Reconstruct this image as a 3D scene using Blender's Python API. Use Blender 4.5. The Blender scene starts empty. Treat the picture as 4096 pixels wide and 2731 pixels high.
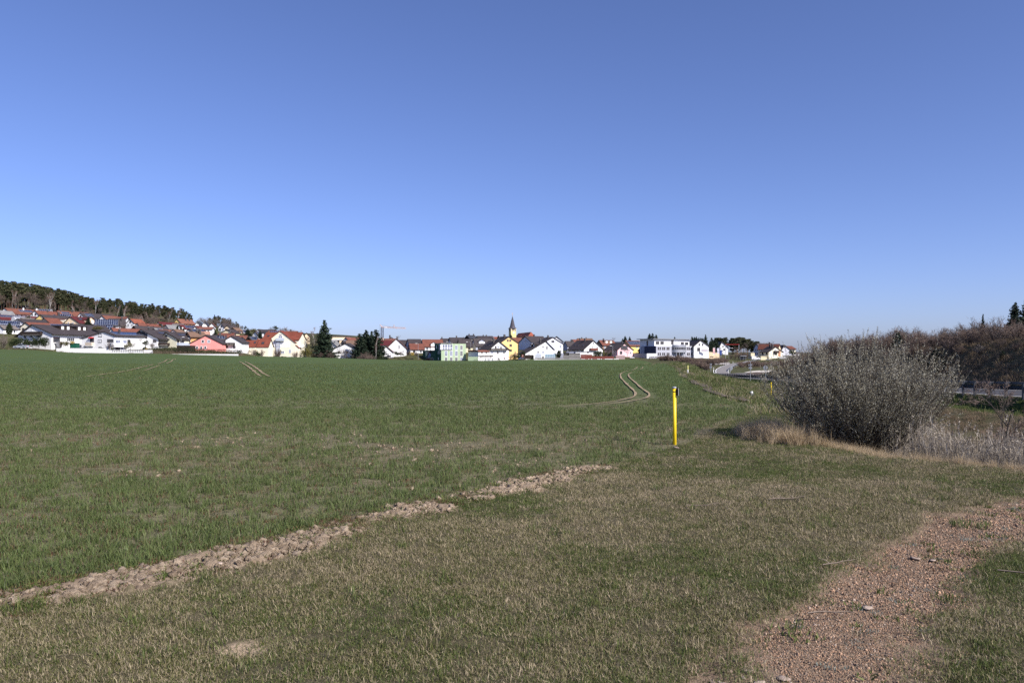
import bpy, math, random
import numpy as np
from mathutils import Vector, Matrix

scene = bpy.context.scene
RNG = np.random.default_rng(7)
random.seed(7)

# ------------------------------------------------------------------ camera
F = 3186.0            # focal length in photo pixels (4096 wide)
CX, HY = 2048.0, 1420.0   # principal column, row of the eye-level horizon
EYE = 1.65
cam_d = bpy.data.cameras.new('camera')
cam_d.sensor_width = 36.0
cam_d.lens = F / 4096.0 * 36.0
cam_d.shift_y = (HY - 2731 / 2.0) / 4096.0
cam_d.clip_start = 0.1
cam_d.clip_end = 8000.0
cam = bpy.data.objects.new('camera', cam_d)
cam.location = (0, 0, EYE)
cam.rotation_euler = (math.radians(90), 0, 0)
scene.collection.objects.link(cam)
scene.camera = cam

# ------------------------------------------------------------------ sky and sun
SUN_ELEV = math.radians(37.0)
SUN_BETA = math.radians(40.0)      # sun stands to the right and this much behind the camera
sun_dir = Vector((math.cos(SUN_BETA) * math.cos(SUN_ELEV), -math.sin(SUN_BETA) * math.cos(SUN_ELEV), math.sin(SUN_ELEV)))
world = bpy.data.worlds.new('World')
scene.world = world
world.use_nodes = True
wn = world.node_tree
bg = wn.nodes['Background']
skyt = wn.nodes.new('ShaderNodeTexSky')
skyt.sky_type = 'NISHITA'
skyt.sun_disc = False
skyt.sun_elevation = SUN_ELEV
skyt.sun_rotation = math.pi / 2 + SUN_BETA
skyt.altitude = 400.0
skyt.air_density = 0.75
skyt.dust_density = 1.2
skyt.ozone_density = 4.0
wb = wn.nodes.new('ShaderNodeMix'); wb.data_type = 'RGBA'; wb.blend_type = 'MULTIPLY'; wb.inputs[0].default_value = 1.0
wb.inputs[7].default_value = (0.955, 0.912, 1.155, 1)     # the camera's white balance
wn.links.new(skyt.outputs['Color'], wb.inputs[6]); wn.links.new(wb.outputs[2], bg.inputs['Color'])
bg.inputs['Strength'].default_value = 0.104
sun_l = bpy.data.lights.new('sun', 'SUN')
sun_l.energy = 5.0
sun_l.angle = math.radians(0.53)
sun_l.color = (1.0, 0.94, 0.86)
sun_o = bpy.data.objects.new('sun', sun_l)
sun_o.rotation_euler = sun_dir.to_track_quat('Z', 'Y').to_euler()
sun_o.location = (60, -30, 60)
scene.collection.objects.link(sun_o)
scene.view_settings.view_transform = 'Standard'
scene.view_settings.look = 'None'
scene.view_settings.exposure = 0.5
scene.view_settings.gamma = 1.0
scene.view_settings.use_curve_mapping = False
scene.cycles.max_bounces = 5
scene.cycles.diffuse_bounces = 2
scene.cycles.transparent_max_bounces = 8
scene.cycles.use_denoising = False

# ------------------------------------------------------------------ helpers
def srgb(r, g, b):
    f = lambda c: (c / 255 / 12.92) if c / 255 <= 0.04045 else ((c / 255 + 0.055) / 1.055) ** 2.4
    return (f(r), f(g), f(b))

def PX(px, py, Y):
    """point of the place seen at photo pixel (px, py) at distance Y"""
    return Vector(((px - CX) / F * Y, Y, EYE - (py - HY) / F * Y))

ZM = {0: (0, 0, 1.0), 1: (0, 1100, 4.48), 2: (450, 1150, 4.48), 3: (900, 1200, 4.704), 4: (1350, 1200, 5.6),
      5: (1680, 1220, 5.88), 6: (2040, 1240, 5.88), 7: (2380, 1280, 4.523), 8: (2700, 1300, 3.92)}
def zx(z, x): return ZM[z][0] + x / ZM[z][2]
def zy(z, y): return ZM[z][1] + y / ZM[z][2]

def tag(o, label=None, cat=None, group=None, kind=None):
    if label: o['label'] = label
    if cat: o['category'] = cat
    if group: o['group'] = group
    if kind: o['kind'] = kind
    return o

def link(o, parent=None):
    scene.collection.objects.link(o)
    if parent is not None: o.parent = parent
    return o

def empty(name, loc, rz=0.0, label=None, cat=None, group=None):
    o = bpy.data.objects.new(name, None)
    o.empty_display_size = 0.3
    o.location = loc
    o.rotation_euler = (0, 0, rz)
    link(o)
    return tag(o, label, cat, group)

def copy_tree(root, loc, rz=0.0, scale=1.0, label=None):
    r = root.copy(); scene.collection.objects.link(r)
    r.location = loc; r.rotation_euler = (0, 0, rz)
    r.scale = (scale,) * 3 if not hasattr(scale, '__len__') else scale
    if label: r['label'] = label
    for ch in root.children:
        c = ch.copy(); scene.collection.objects.link(c); c.parent = r
        for g in ch.children:
            d = g.copy(); scene.collection.objects.link(d); d.parent = c
    return r

class MB:
    """collects shapes into one mesh"""
    def __init__(s): s.v = []; s.f = []
    def quad(s, a, b, c, d):
        n = len(s.v); s.v += [tuple(a), tuple(b), tuple(c), tuple(d)]; s.f.append((n, n + 1, n + 2, n + 3)); return s
    def tri(s, a, b, c):
        n = len(s.v); s.v += [tuple(a), tuple(b), tuple(c)]; s.f.append((n, n + 1, n + 2)); return s
    def hexa(s, p):
        n = len(s.v); s.v += [tuple(q) for q in p]
        for q in ((0, 3, 2, 1), (4, 5, 6, 7), (0, 1, 5, 4), (1, 2, 6, 5), (2, 3, 7, 6), (3, 0, 4, 7)):
            s.f.append(tuple(n + i for i in q))
        return s
    def box(s, x0, x1, y0, y1, z0, z1):
        if x0 > x1: x0, x1 = x1, x0
        if y0 > y1: y0, y1 = y1, y0
        if z0 > z1: z0, z1 = z1, z0
        return s.hexa([(x0, y0, z0), (x1, y0, z0), (x1, y1, z0), (x0, y1, z0), (x0, y0, z1), (x1, y0, z1), (x1, y1, z1), (x0, y1, z1)])
    def tube(s, a, b, r0, r1=None, n=6, cap=True):
        a, b = Vector(a), Vector(b); r1 = r0 if r1 is None else r1
        d = (b - a); L = d.length
        if L < 1e-6: return s
        d /= L
        u = d.orthogonal().normalized(); w = d.cross(u)
        k = len(s.v)
        for i in range(n):
            t = 2 * math.pi * i / n; e = u * math.cos(t) + w * math.sin(t)
            s.v.append(tuple(a + e * r0)); s.v.append(tuple(b + e * r1))
        for i in range(n):
            j = (i + 1) % n
            s.f.append((k + 2 * i, k + 2 * j, k + 2 * j + 1, k + 2 * i + 1))
        if cap:
            s.f.append(tuple(k + 2 * i for i in reversed(range(n)))); s.f.append(tuple(k + 2 * i + 1 for i in range(n)))
        return s
    def prism(s, poly, y0, y1):
        """polygon in x,z extruded along y"""
        n = len(poly); k = len(s.v)
        s.v += [(p[0], y0, p[1]) for p in poly] + [(p[0], y1, p[1]) for p in poly]
        s.f.append(tuple(range(k, k + n))); s.f.append(tuple(reversed(range(k + n, k + 2 * n))))
        for i in range(n):
            j = (i + 1) % n
            s.f.append((k + i, k + n + i, k + n + j, k + j))
        return s
    def prism_z(s, poly, z0, z1):
        n = len(poly); k = len(s.v)
        s.v += [(p[0], p[1], z0) for p in poly] + [(p[0], p[1], z1) for p in poly]
        s.f.append(tuple(reversed(range(k, k + n)))); s.f.append(tuple(range(k + n, k + 2 * n)))
        for i in range(n):
            j = (i + 1) % n
            s.f.append((k + i, k + j, k + n + j, k + n + i))
        return s
    def build(s, name, mat, parent=None, smooth=False, label=None, kind=None):
        me = bpy.data.meshes.new(name)
        me.from_pydata(s.v, [], s.f); me.update()
        if mat is not None: me.materials.append(mat)
        if smooth: me.polygons.foreach_set('use_smooth', [True] * len(me.polygons))
        o = bpy.data.objects.new(name, me); link(o, parent)
        return tag(o, label, kind=kind)

def np_mesh(name, V, Fc, mat=None, smooth=False):
    me = bpy.data.meshes.new(name)
    V = np.asarray(V, dtype=np.float32); Fc = np.asarray(Fc, dtype=np.int32)
    me.vertices.add(len(V)); me.vertices.foreach_set('co', V.ravel())
    k = Fc.shape[1]
    me.loops.add(Fc.size); me.loops.foreach_set('vertex_index', Fc.ravel())
    me.polygons.add(len(Fc)); me.polygons.foreach_set('loop_start', np.arange(0, Fc.size, k, dtype=np.int32))
    try: me.polygons.foreach_set('loop_total', np.full(len(Fc), k, dtype=np.int32))
    except Exception: pass
    if smooth: me.polygons.foreach_set('use_smooth', np.ones(len(Fc), dtype=bool))
    me.update(calc_edges=True)
    if mat is not None: me.materials.append(mat)
    return me

def obj(name, me, parent=None, label=None, cat=None, group=None, kind=None):
    return tag(link(bpy.data.objects.new(name, me), parent), label, cat, group, kind)

# value noise in numpy
def _h(ix, iy, seed):
    n = (ix.astype(np.int64) * 374761393 + iy.astype(np.int64) * 668265263 + seed * 1274126177) & 0x7fffffff
    n = ((n ^ (n >> 13)) * 1274126177) & 0x7fffffff
    return ((n ^ (n >> 16)) & 0xffff) / 65535.0
def vnoise(x, y, seed=0):
    x = np.asarray(x, dtype=np.float64); y = np.asarray(y, dtype=np.float64)
    ix, iy = np.floor(x), np.floor(y); fx, fy = x - ix, y - iy
    fx = fx * fx * (3 - 2 * fx); fy = fy * fy * (3 - 2 * fy)
    a, b = _h(ix, iy, seed), _h(ix + 1, iy, seed); c, d = _h(ix, iy + 1, seed), _h(ix + 1, iy + 1, seed)
    return (a * (1 - fx) + b * fx) * (1 - fy) + (c * (1 - fx) + d * fx) * fy
def fbm(x, y, seed=0, o=4):
    s = 0; a = 0.5; t = 0
    for i in range(o):
        s = s + a * vnoise(np.asarray(x) * 2 ** i, np.asarray(y) * 2 ** i, seed + i * 17); t += a; a *= 0.5
    return s / t
def sstep(a, b, x):
    t = np.clip((np.asarray(x, dtype=np.float64) - a) / (b - a), 0, 1); return t * t * (3 - 2 * t)

# ------------------------------------------------------------------ materials
def _nt(name):
    m = bpy.data.materials.new(name); m.use_nodes = True
    nt = m.node_tree; b = nt.nodes['Principled BSDF']
    return m, nt, b
def _noise(nt, scale, detail=3, co=None, rough=0.55):
    n = nt.nodes.new('ShaderNodeTexNoise'); n.inputs['Scale'].default_value = scale; n.inputs['Detail'].default_value = detail
    n.inputs['Roughness'].default_value = rough
    if co is not None: nt.links.new(co, n.inputs['Vector'])
    return n.outputs['Fac']
def _mix(nt, fac, a, b):
    m = nt.nodes.new('ShaderNodeMix'); m.data_type = 'RGBA'
    for sock, v in ((m.inputs['Factor'], fac), (m.inputs['A'], a), (m.inputs['B'], b)):
        pass
    ins = [i for i in m.inputs if i.name in ('Factor', 'A', 'B') and i.enabled] 
    fi = m.inputs[0]; ai = m.inputs[6]; bi = m.inputs[7]
    for sock, v in ((fi, fac), (ai, a), (bi, b)):
        if hasattr(v, 'is_output'): nt.links.new(v, sock)
        elif isinstance(v, (int, float)): sock.default_value = v
        else: sock.default_value = (*v[:3], 1)
    return m.outputs[2]
def _ramp(nt, fac, stops):
    r = nt.nodes.new('ShaderNodeValToRGB'); e = r.color_ramp.elements
    while len(e) < len(stops): e.new(0.5)
    for q, (p, c) in zip(e, stops):
        q.position = p; q.color = (*c, 1) if hasattr(c, '__len__') else (c, c, c, 1)
    nt.links.new(fac, r.inputs['Fac']); return r.outputs['Color']
def _attr(nt, name):
    a = nt.nodes.new('ShaderNodeAttribute'); a.attribute_name = name; return a.outputs['Fac']
def _bump(nt, b, h, strength, dist):
    n = nt.nodes.new('ShaderNodeBump'); n.inputs['Strength'].default_value = strength; n.inputs['Distance'].default_value = dist
    nt.links.new(h, n.inputs['Height']); nt.links.new(n.outputs['Normal'], b.inputs['Normal'])
def _objco(nt): return nt.nodes.new('ShaderNodeTexCoord').outputs['Object']

_MC = {}
def mat(name, col, rough=0.8, vary=0.12, scale=1.5, metal=0.0, bump=0.0, bscale=20, spec=0.3, coat=0.0):
    if name in _MC: return _MC[name]
    m, nt, b = _nt(name)
    b.inputs['Roughness'].default_value = rough; b.inputs['Metallic'].default_value = metal
    b.inputs['Specular IOR Level'].default_value = spec
    if coat: b.inputs['Coat Weight'].default_value = coat
    co = _objco(nt)
    if vary:
        n = _noise(nt, scale, 4, co)
        f = _ramp(nt, n, [(0.3, 0.0), (0.7, 1.0)])
        c = _mix(nt, f, tuple(x * (1 - vary) for x in col), tuple(min(1, x * (1 + vary)) for x in col))
        nt.links.new(c, b.inputs['Base Color'])
    else: b.inputs['Base Color'].default_value = (*col, 1)
    if bump: _bump(nt, b, _noise(nt, bscale, 3, co), bump, 0.02)
    _MC[name] = m; return m

def roof_mat(name, col, moss=(0.05, 0.05, 0.04)):
    if name in _MC: return _MC[name]
    m, nt, b = _nt(name)
    co = _objco(nt)
    b.inputs['Roughness'].default_value = 0.75; b.inputs['Specular IOR Level'].default_value = 0.25
    n1 = _ramp(nt, _noise(nt, 0.45, 5, co), [(0.35, 0.0), (0.72, 1.0)])
    c = _mix(nt, n1, tuple(x * 0.82 for x in col), tuple(x * 1.2 for x in col))
    n2 = _ramp(nt, _noise(nt, 2.5, 4, co), [(0.55, 0.0), (0.8, 0.35)])
    c = _mix(nt, n2, c, moss)
    nt.links.new(c, b.inputs['Base Color'])
    w = nt.nodes.new('ShaderNodeTexWave'); w.wave_type = 'BANDS'; w.bands_direction = 'Z'; w.wave_profile = 'SAW'
    w.inputs['Scale'].default_value = 1.6; w.inputs['Distortion'].default_value = 0.6; w.inputs['Detail'].default_value = 1
    nt.links.new(co, w.inputs['Vector'])
    _bump(nt, b, w.outputs['Fac'], 0.35, 0.05)
    _MC[name] = m; return m

def wall_mat(name, col):
    if name in _MC: return _MC[name]
    m, nt, b = _nt(name); co = _objco(nt)
    b.inputs['Roughness'].default_value = 0.9; b.inputs['Specular IOR Level'].default_value = 0.2
    n1 = _ramp(nt, _noise(nt, 0.5, 5, co), [(0.3, 0.0), (0.75, 1.0)])
    c = _mix(nt, n1, tuple(x * 0.93 for x in col), tuple(min(0.86, x * 1.04) for x in col))
    # streaks of weather under the eaves: noise stretched along z
    mp = nt.nodes.new('ShaderNodeMapping'); mp.inputs['Scale'].default_value = (2.2, 2.2, 0.12); nt.links.new(co, mp.inputs['Vector'])
    n2 = _ramp(nt, _noise(nt, 1.0, 4, mp.outputs['Vector']), [(0.55, 0.0), (0.8, 0.22)])
    c = _mix(nt, n2, c, tuple(x * 0.62 for x in col))
    nt.links.new(c, b.inputs['Base Color'])
    _bump(nt, b, _noise(nt, 14, 3, co), 0.12, 0.02)
    _MC[name] = m; return m

def leaf_mat(name, stops, transl=0.25, rough=0.7):
    """foliage: each small face of its own tint"""
    if name in _MC: return _MC[name]
    m, nt, b = _nt(name)
    g = nt.nodes.new('ShaderNodeNewGeometry')
    c = _ramp(nt, g.outputs['Random Per Island'], stops)
    oi = nt.nodes.new('ShaderNodeObjectInfo')
    hs = nt.nodes.new('ShaderNodeHueSaturation')
    mr = nt.nodes.new('ShaderNodeMapRange'); mr.inputs['To Min'].default_value = 0.8; mr.inputs['To Max'].default_value = 1.2
    nt.links.new(oi.outputs['Random'], mr.inputs['Value']); nt.links.new(mr.outputs['Result'], hs.inputs['Value'])
    nt.links.new(c, hs.inputs['Color'])
    c = hs.outputs['Color']
    nt.links.new(c, b.inputs['Base Color'])
    b.inputs['Roughness'].default_value = rough; b.inputs['Specular IOR Level'].default_value = 0.25
    if transl:
        t = nt.nodes.new('ShaderNodeBsdfTranslucent'); nt.links.new(c, t.inputs['Color'])
        mx = nt.nodes.new('ShaderNodeMixShader'); mx.inputs['Fac'].default_value = transl
        nt.links.new(b.outputs['BSDF'], mx.inputs[1]); nt.links.new(t.outputs['BSDF'], mx.inputs[2])
        nt.links.new(mx.outputs['Shader'], nt.nodes['Material Output'].inputs['Surface'])
    _MC[name] = m; return m
# ------------------------------------------------------------------ survey of the houses (read off the photograph at stated distances)
SPEC = []
K = 1.3   # the village stands about 330 to 560 m away
def h(z, gx0, gx1, sx, yb, ye, yr, Y, wall, roof, label, **k):
    if 'W' in k: k['W'] *= 1.2
    SPEC.append(dict(z=z, gx0=gx0, gx1=gx1, sx=sx, yb=yb, ye=ye, yr=yr, Y=Y * K, wall=wall, roof=roof, label=label, **k))

# --- front row along the field, from the left
h(1, 210, 925, 1340, 1300, 1045, 893, 250, 'white', 'dark', 'white chalet house with long dark wooden balcony behind the dark hedge', ax=520, W=14, ov=1.5, yel=1075,
  win=[(445, 525, 968, 1008, 's'), (615, 700, 968, 1008, 's'), (340, 385, 1085, 1130, 'd'), (468, 520, 1085, 1112, 'd'), (605, 700, 1080, 1112, 'd')],
  swin=[(938, 992, 1108, 1200, 'd'), (1050, 1118, 1115, 1182, 'w'), (1185, 1325, 1102, 1166, 'd')],
  balc=[(305, 735, 1012, 1068, 'wood')], dorm=[('R', .35, .58, .5), ('R', .7, .93, .5)], ch=[(.75, .1, 1.6)], stairs=1)
h(1, 1370, 2050, 2616, 1330, 1085, 1016, 255, 'white', 'dark', 'white house with windowed bay tower and solar panels along its low roof', ax=1830, W=14, ov=.8, yel=1135,
  win=[(1718, 1796, 1055, 1105, 'd'), (1712, 1791, 1155, 1206, 'd'), (1716, 1796, 1277, 1320, 'w'), (1548, 1628, 1125, 1200, 'd'), (1430, 1465, 1278, 1312, 'd'), (1540, 1620, 1272, 1322, 's')],
  swin=[(1960, 2035, 1150, 1212, 'd'), (2062, 2122, 1160, 1222, 'w'), (2158, 2208, 1160, 1222, 'w'), (2215, 2255, 1150, 1222, 'd'), (2455, 2502, 1230, 1315, 'd'), (2060, 2120, 1285, 1345, 'd'), (2130, 2190, 1285, 1345, 'w')],
  balc=[(1492, 1625, 1207, 1264, 'cream')], sbalc=[(2008, 2152, 1230, 1283, 'white')], solar=[('R', .1, .95, .1, .8)], ch=[(.3, .2, 1.2)], bay=(1690, 1812, 1045, 1255), awn=[(1530, 1635, 1110, 1130, 'red')])
h(2, 285, 810, 968, 1085, 905, 756, 268, 'white', 'dark', 'white house whose whole gable is dark timber and glass', ax=480, th=13, ov=1.3,
  win=[(362, 600, 820, 912, 't'), (395, 560, 785, 822, 't'), (718, 748, 930, 980, 'd'), (755, 784, 935, 980, 'd')],
  swin=[(815, 870, 942, 1000, 'd'), (884, 912, 950, 985, 'w'), (924, 958, 945, 1000, 'd')], sbalc=[(812, 966, 990, 1030, 'wood')], sky=[('R', .35, .75, .3, .5)], ch=[(.25, .05, 1.2)])
h(2, 865, 1147, 1335, 1065, 905, 800, 272, 'palecream', 'dark', 'pale cream house with grey balcony and roof window between white and orange houses', ax=930, th=15, ov=1.2,
  win=[(905, 962, 848, 885, 'd')], swin=[(1150, 1166, 945, 985, 'd'), (1172, 1200, 948, 988, 'd'), (1285, 1320, 952, 1002, 'w')], sbalc=[(1148, 1272, 988, 1036, 'blueglass')], sky=[('R', .2, .6, .35, .6)], dy=1)
h(2, 1228, 1400, 1600, 1045, 872, 802, 278, 'orange', 'brown', 'orange rendered house with brown roof behind the pink gable', th=48, W=11, ov=1.0,
  win=[(1288, 1390, 862, 905, 'w'), (1385, 1398, 950, 1000, 'w')], swin=[(1480, 1520, 950, 990, 'w')], balc=[(1290, 1398, 906, 940, 'white')], ch=[(.55, .15, 1.3), (.7, .5, 2.4)])
h(2, 1402, 1952, None, 1120, 1000, 856, 266, 'pink', 'dark', 'salmon pink house with plain gable behind the clipped hedge', ax=1672, L=13, ov=.55,
  win=[(1598, 1645, 938, 990, 'w'), (1698, 1747, 938, 990, 'w'), (1500, 1542, 1050, 1100, 'w'), (1573, 1613, 1050, 1100, 'w'), (1642, 1684, 1050, 1100, 'w')], ang=6)
h(3, 15, 310, None, 985, 800, 682, 272, 'white', 'dark', 'white house with small dark balcony under a pointed gable beside the pink one', ax=118, yel=745, L=12, ov=.6,
  win=[(45, 105, 757, 800, 's'), (108, 165, 757, 800, 's'), (18, 58, 856, 906, 'd'), (153, 197, 858, 908, 'd')], balc=[(25, 190, 803, 842, 'wood')], ang=4)
h(3, 316, 316, 536, 1092, 884, 768, 282, 'cream', 'red', 'low cream garage with red tiled roof and two roof windows', th=90, W=7, sky=[('R', .25, .42, .2, .48), ('R', .78, .95, .2, .48)], auto=0, ov=.25)
h(3, 565, 565, 726, 1096, 884, 738, 283, 'cream', 'red', 'low cream garage with red tiled roof and one roof window', th=90, W=7, sky=[('R', .4, .62, .4, .68)], auto=0, ov=.25)
h(3, 700, 700, 1382, 1130, 750, 617, 292, 'cream', 'red', 'large cream apartment house with red roof and tall pointed front gable', th=90, W=12, auto=0, ov=.4, sky=[('R', .08, .14, .4, .62)],
  cross=dict(gx0=786, gx1=1338, ax=1060, ye=803, yr=588, out=1.6,
     win=[(1024, 1102, 680, 716, 'w'), (1036, 1090, 645, 678, 'w'), (880, 985, 782, 888, 's'), (1060, 1138, 782, 888, 's'), (1142, 1240, 782, 888, 's'), (862, 900, 922, 996, 'w'), (1222, 1258, 930, 998, 'w'), (1072, 1132, 955, 1005, 'w'), (866, 898, 1055, 1110, 'w'), (1222, 1264, 1060, 1115, 'w'), (1072, 1120, 1055, 1110, 'd')],
     glass=[(986, 1056, 775, 1125)], balc=[(985, 1146, 720, 770, 'whitepanel')]), lean=(1336, 1406, 845, 905, 1040), rbalc=(1380, 1446, 838, 892))
h(4, -125, 430, None, 1392, 1105, 974, 300, 'white', 'dark', 'white gabled house half hidden by bare garden trees next to the spruces', ax=182, L=12, ov=.6,
  win=[(8, 60, 1143, 1192, 'd'), (188, 242, 1140, 1190, 'd'), (188, 240, 1270, 1312, 'd')])
h(4, 1108, 1536, None, 1262, 1075, 868, 315, 'white', 'redbrown', 'white house with steep brown red roof beside its gabled garage', ax=1322, L=12, ov=.7, ang=6,
  win=[(1235, 1266, 1003, 1100, 's'), (1364, 1396, 1008, 1090, 'w'), (1235, 1263, 1130, 1166, 'w'), (1460, 1483, 1130, 1170, 'w'), (1506, 1518, 1130, 1170, 'w')], ch=[(.3, .0, 1.0)])
h(4, 985, 1240, None, 1280, 1165, 1038, 308, 'white', 'redbrown', 'white gabled garage with wide door and parked car in front', ax=1095, L=7, ov=.4, ang=6, win=[(1062, 1188, 1195, 1278, 'g')])
h(5, 1622, 2085, 1378, 1308, 1042, 853, 300, 'white', 'dark', 'white house with curved dark balcony and roof lights facing the field', th=30, ax=1848, W=13, ov=1.2,
  win=[(1760, 1796, 960, 1016, 'd'), (1812, 1866, 960, 1012, 'w'), (1885, 1920, 975, 1015, 'd'), (1664, 1726, 1085, 1142, 'w'), (1812, 1846, 1090, 1146, 'd'), (1948, 2006, 1088, 1146, 'w'), (1816, 1850, 1220, 1290, 'w'), (1962, 2006, 1220, 1280, 'w')],
  balc=[(1636, 2040, 1022, 1055, 'wood')], sky=[('L', .15, .22, .45, .6), ('L', .4, .47, .45, .6), ('L', .65, .72, .45, .6)], ch=[(.3, -.2, 1.8)],
  wing=dict(x0=1366, x1=1624, y0=1100, yb=1308, band=1060, win=[(1428, 1466, 1096, 1130, 'd'), (1530, 1568, 1096, 1130, 'd')]))
h(5, 1888, 2300, 1690, 1300, 885, 748, 322, 'apricot', 'dark', 'tall apricot coloured house behind the white house with curved balcony', th=30, ax=2088, W=12, ov=.8,
  win=[(2045, 2083, 808, 855, 'd'), (2102, 2143, 808, 855, 'd'), (2105, 2159, 918, 973, 'd'), (2105, 2159, 1040, 1090, 'd')], ch=[(.4, -.1, 1.5)])
h(6, 360, 1025, 232, 1128, 900, 730, 300, 'white', 'dark', 'white house with long catslide roof and conservatory in its garden', th=28, ax=850, yel=1012, W=15, ov=1.2,
  win=[(762, 808, 840, 893, 'w'), (853, 905, 843, 930, 'w'), (642, 688, 958, 1015, 'w'), (762, 809, 963, 1020, 'w'), (882, 968, 950, 1016, 's'), (428, 464, 1005, 1042, 'w'), (768, 802, 1080, 1130, 'd')], dorm=[('L', .3, .52, .45), ('L', .65, .85, .5)], ch=[(.35, -.15, 1.3)])
h(6, 868, 1260, 720, 1108, 790, 645, 322, 'bluewhite', 'dark', 'bluish white house with corner windows behind the catslide roof', th=30, ax=1010, yel=720, W=12, ov=.6,
  win=[(978, 1048, 715, 760, 'd'), (1172, 1224, 822, 890, 'w'), (1174, 1224, 935, 1010, 'w')], ch=[(.5, -.2, 1.2)])
h(6, 1742, 2215, 1400, 1052, 918, 720, 312, 'white', 'dark', 'white house with brown red balcony above the red board fence', th=35, ax=1975, W=12, ov=.8,
  win=[(1964, 1988, 760, 796, 'd'), (1843, 1886, 848, 896, 's'), (1942, 1973, 850, 894, 'w'), (2052, 2092, 853, 900, 'w'), (1818, 1860, 965, 1012, 'd')], balc=[(1876, 2058, 897, 943, 'redwood')], sky=[('L', .2, .32, .5, .7), ('L', .55, .62, .5, .7), ('L', .75, .9, .45, .6)], ch=[(.45, -.1, 1.3)])
h(7, 408, 722, 205, 662, 535, 424, 312, 'palepink', 'dark', 'pale pink house with dark timber balcony room in the gable', th=38, ax=550, W=11, ov=.7,
  win=[(476, 612, 462, 512, 't'), (470, 618, 515, 540, 't'), (456, 500, 560, 618, 'd'), (660, 690, 570, 610, 'w')], ch=[(.3, .1, 1.1)])
h(7, 1786, 2062, None, 672, 472, 367, 325, 'white', 'dark', 'white gabled inn with a long pale sign beside the office building', ax=1912, L=14, ov=.5, ang=8,
  win=[(1875, 1897, 425, 462, 'd'), (1937, 1960, 425, 462, 'd'), (1848, 1900, 500, 560, 'd')])

# --- hillside behind, upper left
h(1, -60, 195, 450, None, 690, 595, 375, 'white', 'redbrown', 'white house with brick red roof, solar panels and two white chimneys', solar=[('R', .35, .75, .15, .55)], ch=[(.5, .2, .9), (.85, .5, 1.2)], chw=1)
h(1, -120, 30, 100, None, 715, 640, 362, 'white', 'grey', 'white house with grey roof just below the brick red roof')
h(1, -90, 10, 240, None, 790, 712, 345, 'white', 'darkred', 'white house with dark red roof half covered in solar panels', solar=[('R', .02, .6, .05, .5)])
h(1, 370, 420, 655, None, 850, 770, 340, 'white', 'greybrown', 'white house with grey brown roof under the red roofed row')
h(1, 152, 438, 690, 950, 860, 790, 300, 'white', 'dark', 'white house with dark roof and one wide window above the chalet', win=[(275, 331, 845, 884, 'w'), (195, 225, 845, 880, 'w')])
h(1, -140, -60, 320, None, 950, 808, 290, 'white', 'dark', 'house with big blue solar roof beside the dark columnar tree', solar=[('R', .02, .98, .03, .92)])
h(1, -80, 60, 135, 1050, 962, 905, 275, 'white', 'greybrown', 'small white house with grey brown roof at the left of the columnar tree')
h(1, 335, 560, 870, None, 925, 853, 284, 'cream', 'orangered', 'cream house with orange roof and solar panels right behind the chalet', solar=[('R', .5, .95, .15, .8)])
h(1, 480, 735, 960, None, 755, 640, 372, 'white', 'orangered', 'white house with long orange red roof and black chimney high on the slope', win=[(605, 638, 688, 722, 'd'), (545, 566, 690, 725, 'd')], ch=[(.35, .1, 1.0)], solar=[('R', .45, .65, .5, .62)])
h(1, 612, 640, 860, None, 690, 618, 398, 'white', 'grey', 'house with blue solar roof nearest the wood', solar=[('R', .1, .9, .05, .9)], th=75)
h(1, 580, 835, 1060, None, 800, 714, 340, 'yellow', 'dark', 'bright yellow gabled house with dark roof among the red roofs', win=[(728, 755, 752, 770, 'w')])
h(1, 632, 912, 1080, 935, 878, 773, 312, 'cream', 'orangered', 'cream house with orange roof and cream cross gable', win=[(735, 760, 845, 872, 'w'), (784, 805, 845, 872, 'w'), (668, 696, 848, 872, 'w')], dorm=[('R', .45, .95, .95)], dormw=[(.7,)])
h(1, 955, 975, 1215, None, 800, 700, 352, 'white', 'redbrown', 'house with red roof mostly covered by blue solar panels', solar=[('R', .15, .98, .05, .7)], ch=[(.2, .3, 1.2)], th=72)
h(1, 930, 1085, 1340, None, 745, 641, 385, 'white', 'redbrown', 'white house with reddish roof and grey roof panels close under the wood', solar=[('R', .1, .35, .15, .7)], ch=[(.1, .0, 1.0), (.45, .1, .8)])
h(1, 1110, 1418, 1495, 915, 862, 750, 312, 'apricotpale', 'darkred', 'apricot house with wine red roof and pointed cross gable', ax=1238, win=[(1190, 1214, 840, 876, 'w'), (1284, 1311, 840, 876, 'w')], sky=[('R', .3, .7, .2, .5)], dorm=[('R', .5, .98, .95)])
h(1, 1355, 1512, 1735, None, 755, 680, 392, 'white', 'dark', 'white house with dark roof and light panels at the edge of the wood', solar=[('R', .1, .35, .1, .8)])
h(1, 1172, 1505, 1700, 1125, 1030, 890, 282, 'beige', 'dark', 'beige house with broad dark roof between chalet and white bay house', ax=1252, ov=1.1, win=[(1293, 1342, 962, 1012, 'd'), (1200, 1226, 965, 1010, 'd')])
h(1, 1030, 1170, 1250, None, 945, 874, 300, 'white', 'dark', 'white house with dark roof peeping over the beige house')
h(1, 1490, 1662, 2040, None, 905, 800, 318, 'white', 'dark', 'white house whose long roof is all solar panels, upper of two', solar=[('R', .03, .97, .03, .95)], th=65)
h(1, 1690, 1725, 1965, None, 1010, 900, 296, 'white', 'dark', 'white house whose roof is all solar panels, lower of two', solar=[('R', .03, .97, .03, .95)], th=70)
h(1, 1755, 1892, 1985, None, 790, 730, 372, 'white', 'redbrown', 'small white gabled house with red roof below bare birches')
h(1, 1990, 2020, 2225, None, 790, 755, 378, 'white', 'redbrown', 'long low white house with shallow red roof below the wood', th=75)
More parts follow.
